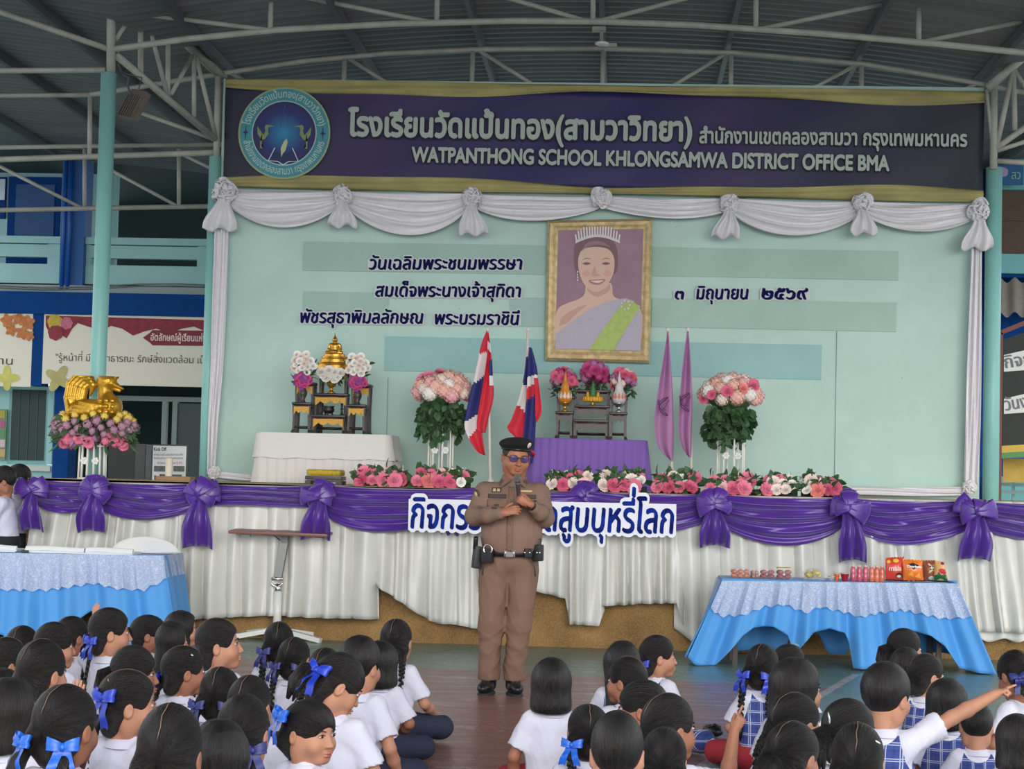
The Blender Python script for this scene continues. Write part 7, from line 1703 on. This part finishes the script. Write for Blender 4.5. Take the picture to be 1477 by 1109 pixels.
o, fn = bag('brown crisp packet with a cream label panel', [(1330, 808), (1350, 808), (1352, 838.5), (1332, 838)], .13, FOIL('brown_foil', (150, 84, 58)), [('label_panel', [(.38, .40), (.98, .40), (.98, .86), (.38, .86)], PALEP2, 0), ('pale_spot', el(.55, .16, .22, .10), M('pale_spot_print', (206, 208, 190)), 0)] + [('dark_stroke', el(.52 + .17 * i, .72 - .14 * j, .055, .045, 10), DKP, 1) for i in range(3) for j in range(2)])
o, fn = bag('green crisp packet with a red watermelon picture at the right end', [(1349, 808), (1362, 810), (1368, 839.5), (1346, 839)], .08, FOIL('peach_foil', (226, 170, 110)), [('green_band', [(.02, .04), (.98, .04), (.88, .38), (.30, .48), (.02, .30)], M('green_packet_print', (24, 96, 60)), 0), ('watermelon_picture', [(.25, .58), (.5, .66), (.85, .62), (.92, .44), (.72, .36), (.42, .44)], REDP, 1), ('violet_flash', el(.75, .90, .2, .07), M('violet_print', (96, 64, 104)), 0)])
# the adjustable lectern stand
Yl = 15.35; b = atZ(402, 924, 0); Yl = b.y; q = 1 / ppm(Yl); t = thing('lectern_stand', 'wheel free lectern stand with a tilted brown board on a white pole', 'lectern', (b.x, Yl, 0)); V3 = lambda x, y, dy=0: atY(x, y, Yl + dy)
t['label'] = 'lectern stand with brown board top on a grey and white pole'
mb = MB(); A, B = V3(337, 766), V3(478, 769); cx, zt = (A.x + B.x) / 2, (A.z + B.z) / 2; mb.box((cx, Yl, zt), (B.x - A.x, .46, .028), rot=(radians(2), radians(.6), 0), bev=.012); mb.build('board', M('brown_laminate', (124, 78, 66), rough=.4, var=.15, vscale=5, vstretch=(.3, 4, 1)), t, angle=40)
mb = MB(); mb.box((V3(360, 771).x, Yl - .15, zt - .028), (.08, .05, .03), bev=.006); mb.build('catch', M('dark_plastic'), t, angle=40); mb = MB(); mb.box((V3(411, 776).x, Yl, zt - .05), (.06, .06, .09), bev=.01); mb.build('under_bracket', M('dark_plastic'), t, angle=40)
mb = MB(); mb.tube([V3(375, 771), V3(395, 772), V3(408, 782)], .004, 6); mb.build('release_cable', BLACK, t)
mb = MB(); mb.bar(V3(411, 779), V3(401, 832), .066, .055); mb.build('tilting_arm', M('grey_aluminium', (120, 122, 120), rough=.35, metal=.5), t, smooth=False)
mb = MB(); c = V3(400, 838); mb.tube([c + Vector((-.05, 0, .02)), c + Vector((.05, 0, .02))], .018, 12); mb.tube([c + Vector((.048 * cos(a), -.02, .034 * sin(a) - .01)) for a in [pi + pi * k / 12 for k in range(13)]], .010, 8); mb.tube([V3(401, 842), V3(401, 855)], .030, 16); mb.build('clamp_joint', STEEL, t)
mb = MB(); p = V3(401, 853); mb.tube([p, (p.x, Yl, .05)], .036, 18); mb.build('pole', M('white_powder_coat', (222, 224, 220), rough=.35), t)
for dx, dy in ((-.42, -.18), (.40, -.12), (-.40, .30), (.38, .30)): mb = MB(); mb.bar((p.x, Yl, .10), (p.x + dx, Yl + dy, .022), .05, .04); mb.build('foot', M('white_powder_coat'), t, smooth=False)
# ------------------------------------------------------------------ two boys standing at the left end of the stage
BLACKT = M('black_trousers', (30, 30, 34), rough=.85)
def standing_boy(label, px, py, Y, yaw, body_yaw, arms, s=1.0, lean=0):
    c = atY(px, py, Y); H_ = c.z; sc = H_ / 1.34; t = thing('person', label, 'person', (c.x, Y, 0), radians(-body_yaw)); t.scale = (sc, sc, sc)
    s_ = SDF((-.30, -.34, .62), (.30, .34, 1.24), .009); s_.cone((0, .0, .80), (0, .02 + lean * .5, 1.0), .125, .115, 0, sq=(1.15, .85, 1)); s_.cone((0, .02 + lean * .5, 1.0), (0, lean, 1.10), .115, .105, .04, sq=(1.15, .85, 1)); s_.cone((-.10, lean, 1.145), (.10, lean, 1.145), .05, .05, .05)
    skins = []
    for q in (-1, 1):
        el = Vector((q * .19, .10 + lean, .96)); sh = Vector((q * .125, lean, 1.15)); d = (el - sh).normalized(); e = sh + d * .17; s_.cone(sh, e, .052, .062, .03)
        wr = Vector(arms[0 if q < 0 else 1]); skins.append(arm_skin(sh, el, wr, (0, 1, -.2), (0, .2, 1), 'relax', q, .005))
    s_.wrinkle(.012, 26, int(px)); s_.half((0, 0, -1), -.86); link('shirt', sdf_mesh('shirt', [s_.mesh()], SHIRT), t)
    s_ = SDF((-.24, -.2, -.0), (.24, .24, .96), .010); s_.ell((0, 0, .80), (.140, .112, .12), 0)
    for q in (-1, 1): s_.chain([(q * .07, 0, .74), (q * .085, .01, .36), (q * .085, 0, .06)], [.085, .070, .062], .03)
    s_.wrinkle(.010, 18, 3); s_.half((0, 0, -1), -.05); link('trousers', sdf_mesh('trousers', [s_.mesh()], BLACKT), t)
    hc = Vector((0, .02 + lean, 1.34)); Mh = Matrix.Translation(hc) @ Rhead(yaw - body_yaw, 14) @ Matrix.Scale(1.08, 4); inv = Mh.inverted(); V, F = head_skin(inv @ Vector((0, lean, 1.12))); link('body', sdf_mesh('body', [(xf(V, Mh), F)] + skins, SKIN2), t)
    for n_, me in [('hair', hair_cap('boycut'))] + face_meshes(): o = link(n_, me, t); o.matrix_local = Mh
    for q in (-1, 1): mb = MB(); mb.ball((q * .085, .05, .035), (.045, .115, .035), 12, 8); mb.build('shoe', BLACKSHOE, t, world=False)
standing_boy('boy in white shirt and black trousers standing at the far left edge', 15, 694, 15.80, -104, -95, ((-.14, .32, .92), (.10, .34, .98)), lean=.04)
standing_boy('boy half hidden behind the other boy and the purple bow', 33, 691, 16.30, -110, -90, ((-.14, .30, .92), (.12, .30, .90)), lean=.02)
# ------------------------------------------------------------------ everyone on the court
officer(728, 1000, 12.58)
SC = M('silver_clip', (206, 220, 224), rough=.25, metal=.5); PKC = M('salmon_clip', (232, 150, 120), rough=.4); WHC = M('white_clip', (232, 230, 224), rough=.3); YC = M('pale_gold_clip', (220, 206, 140), rough=.3, metal=.3)
K = kid
# left group, front rows first
K(33, 932, 10, 'plain haired girl at far left, farthest row, near the blue table', tails='pony', s=1.0)
K(12, 958, 55, 'girl at far left with a small white hair clip', tails='braids', len_='s', clip=('white hair clip', (.062, -.05, .045), (.2, 0, 1.2), WHC, .03))
K(-10, 962, 85, 'girl at the very left edge whose face peers into the frame', hair='bob', tails=None)
K(105, 918, 40, 'girl with brown black hair behind the waving girl', hair='tied', tails='braids', len_='s', bow=NAVYBOW)
K(80, 932, 65, 'girl with loose dark hair left of the waving girl', hair='bang', tails='braids', len_='m', part=None)
K(160, 912, 68, 'girl with two braids and royal blue bows raising her left hand', s=1.10, bow=BOW, pose=('wave', 'lap'), len_='l', body=25, fine=True)
K(216, 915, 78, 'girl with hair tied back tightly and round cheeks facing right at left', s=1.06, tails='bun', part=None, body=30, fine=True)
K(263, 908, 74, 'girl with brown bangs seen behind two other girls facing right', hair='bobbang', tails=None, s=.98, body=20, fine=True)
K(250, 926, 60, 'girl with long dark hair in front of the one with brown bangs', hair='long', tails=None, s=.88)
K(317, 930, 82, 'girl in profile with side braid left of the lectern pole', s=1.10, tails='braids', len_='m', pitch=-6, body=25, fine=True)
K(62, 970, 32, 'girl with centre parting and two thin braids clapping at left', s=1.08, pose=('lap', 'clap'), len_='l', body=10)
K(4, 1000, 50, 'child at the left edge with hands pressed together', hair='bob', tails=None, pose=('clap', 'clap'), s=.95)
K(195, 972, 80, 'brown haired girl half hidden behind the one with the salmon clip', hair='bang', tails='pony', s=1.0, part=None, clip=('white hair clip', (-.05, .03, .085), (.5, .3, .3), WHC, .025))
K(267, 968, 62, 'girl with a thick single braid and silver hair grip in the left group', s=1.05, tailside=(-1,), len_='l', bow=BOW, body=25, clip=('silver hair grip', (.055, .01, .085), (.4, .5, .5), SC, .03), fine=True)
K(402, 928, -4, 'girl with braided hair directly in front of the lectern pole', s=1.0, tails='braids', len_='l', bow=NAVYBOW, hair='tied')
K(425, 950, 12, 'girl in a greyish shirt with navy ribboned braids right of the lectern pole', s=.98, tails='braids', len_='m', bow=NAVYBOW, part='mid')
K(572, 925, 12, 'girl with braids and rolled white sleeve at the right front of the left group', s=1.04, tails='braids', len_='m', tailside=(1,), pose=('lap', 'knee'), body=22)
K(549, 957, 8, 'child with a smooth black bob left of the rightmost braided girl', hair='bob', tails=None, s=.98, body=10)
K(520, 960, 28, 'short haired child with grey white shirt in front of the bob', hair='boycut', tails=None, s=1.06, pose=('lap', 'down'), body=18)
K(470, 968, 20, 'girl with a white parting line behind the girl who bends down', s=.95, tails='braids', len_='s')
K(488, 988, 66, 'girl bending her head down with royal blue ribbon in her hair', hair='bang', tails='pony', bow=BOW, bowpos=(.035, -.104, .01, 30, 0), pitch=28, s=1.12, part=None, body=25, fine=True)
K(187, 1016, 70, 'girl with royal blue bow and salmon hair clip touching her mouth', s=1.10, tails='braids', tailside=(-1,), bow=BOW, bowpos=(.050, -.088, .028, 35, 0), len_='l', pose=('lap', 'chin'), body=30, clip=('salmon hair clip', (.040, -.062, .078), (.3, .5, .8), PKC, .045), fine=True)
K(16, 1032, 62, 'child at the bottom left corner resting chin on folded hands', hair='bob', tails=None, pose=('chin', 'wave'), s=1.06, body=30, fine=True)
K(96, 1048, 22, 'girl with wide parted hair and bright blue bows at the bottom left', s=1.16, tails='pigtails', bow=BRIGHTBOW, len_='s', body=10)
K(318, 1002, 6, 'girl with two loose ponytails in blue bands in the middle of the left group', s=1.0, tails='pigtails', bow=NAVYBOW, len_='l', body=5)
K(361, 1018, 14, 'girl with centre parting and thin braids right of the two ponytails', s=1.0, tails='braids', len_='m')
K(352, 1056, 10, 'girl with wavy dark hair and navy collar beside the girl looking back', s=1.04, hair='tied', tails='braids', bow=NAVYBOW, len_='s', part=None)
K(448, 1056, 122, 'girl looking back over her shoulder with bangs and bright blue bow', hair='bang', tails='braids', tailside=(-1,), bow=BRIGHTBOW, bowpos=(.066, -.080, .048, 62, 0), len_='s', s=1.06, body=40, pitch=4, part=None, fine=True)
K(246, 1088, 4, 'girl with wavy parted hair cut off by the bottom edge', s=1.10, tails='braids', len_='s')
K(316, 1096, 0, 'child with smooth dark head cut off by the bottom edge beside the wavy hair', s=1.06, hair='long', tails=None)
# right group
K(795, 987, -3, 'child with glossy black bob, white shirt and red skirt seen from behind', hair='bob', tails=None, s=.98, skirt=RED, pose=('down', 'down'))
K(950, 947, 78, 'girl in profile with a blue bow nearest the stage in the centre group', uni='plaid', s=.98, tails='braids', bow=BOW, len_='s', body=45, fine=True)
K(898, 958, 8, 'girl with long loose black hair behind the ear baring child', hair='long', tails=None, s=1.0, uni='plaid')
K(903, 982, -62, 'child facing left with a bare ear in the centre group', s=.98, tails='braids', len_='s', uni='plaid', body=-25)
K(924, 1022, -82, 'girl with closed eyes turning her face to the left', hair='bang', tails='braids', len_='s', s=1.04, uni='plaid', body=-20, fine=True, part=None)
K(848, 1056, -6, 'girl with two braids and curly bright blue bows in the centre group', s=.98, tails='braids', bow=BRIGHTBOW, len_='l', uni='plaid', body=0)
K(966, 1050, 58, 'girl with a thick braid in plaid pointing upward with her right hand', s=1.03, tails='braids', tailside=(-1,), len_='m', uni='plaid', pose=('lap', 'pointup'), body=24, fine=True)
K(890, 1086, 2, 'boy with cropped black hair cut off by the bottom edge', hair='crew', tails=None, s=1.03, uni='plaid')
K(958, 1098, 5, 'girl with dark hair low at the bottom edge below the pointing girl', hair='tied', tails='braids', len_='s', s=.92, part=None)
K(1100, 962, 22, 'girl in plaid jumper with very long braids and blue ribbons', s=1.0, tails='braids', bow=BOW, len_='l', uni='plaid', skirt=RED, shoes=True, body=-10, hair='tied')
K(1140, 958, 72, 'girl with a pale gold hair clip and bare forehead facing right', s=.92, hair='tied', tails='pony', uni='plaid', body=30, clip=('pale gold hair clip', (-.01, .04, .115), (0, .2, .3), YC, .05), fine=True, part=None)
K(1150, 993, 70, 'girl with straight dark fringe in the middle of the right group', hair='bobbang', tails=None, s=1.10, uni='plaid', body=30, fine=True)
K(1148, 1042, 52, 'girl with parted hair and white sleeves below the fringe girl', s=1.10, tails='braids', len_='s', uni='plaid', body=15)
K(1144, 1090, 40, 'girl with hair parted and twin braids at the bottom right of centre', s=1.06, tails='braids', len_='s', uni='plaid', pitch=10)
K(1226, 1056, 55, 'girl with a big silver hair clip pointing over the boy in front', s=1.05, hair='tied', tails='pony', part=None, pose=('lap', 'side'), uni='shirt', body=20, clip=('big silver hair clip', (.01, -.105, .045), (.2, 1.45, 1.57), SC, .06))
K(1237, 1100, 10, 'child with dark hair and white grip cut off at the bottom right', s=1.02, tails='pigtails', len_='s', bow=None, clip=('white hair grip', (.06, -.05, .07), (.3, .4, .8), WHC, .03))
K(1306, 936, 70, 'girl with a low bun nearest the snack table', s=1.02, tails='pony', part=None, body=35, fine=True)
K(1308, 962, 40, 'girl with dark hair behind the girl with glasses at right', s=.90, tails=None, hair='long', uni='plaid')
K(1337, 974, 66, 'girl with spectacles and a side braid facing right', s=.98, tails='braids', tailside=(-1,), len_='m', uni='plaid', body=30, fine=True)
K(1279, 1004, 40, 'boy in blue plaid pointing far right with an outstretched arm', hair='boycut', tails=None, s=1.12, uni='plaid', pose=('lap', 'point'), body=28, fine=True)
K(1366, 1014, 20, 'child with brown hair hidden behind the outstretched arm', hair='bob', tails=None, s=.98, uni='plaid')
K(1408, 1046, 4, 'boy with shaved head and white collar at the bottom right', hair='crew', tails=None, s=.86, uni='plaid')
K(1464, 974, -30, 'girl with navy bow bending forward at the right edge', s=1.0, tails='braids', bow=NAVYBOW, len_='s', pitch=22, body=-50, pose=('knee', 'lap'))
K(1466, 1070, -10, 'child with black hair cut off at the bottom right corner', hair='bob', tails=None, s=.9)
# things left on the floor
p = atZ(1028, 1062, 0); t = thing('shoe', 'black school shoe left on the floor beside the red socks', 'shoe', p, .4); mb = MB(); mb.ball((0, 0, .034), (.045, .10, .034), 14, 8); mb.build('shoe_upper', BLACKSHOE, t, world=False); mb = MB(); mb.tube([(-.04, -.02, .055), (0, -.025, .072), (.04, -.02, .055)], .006, 6); mb.build('strap', M('shiny_black_strap', (40, 40, 42), rough=.2), t, world=False)
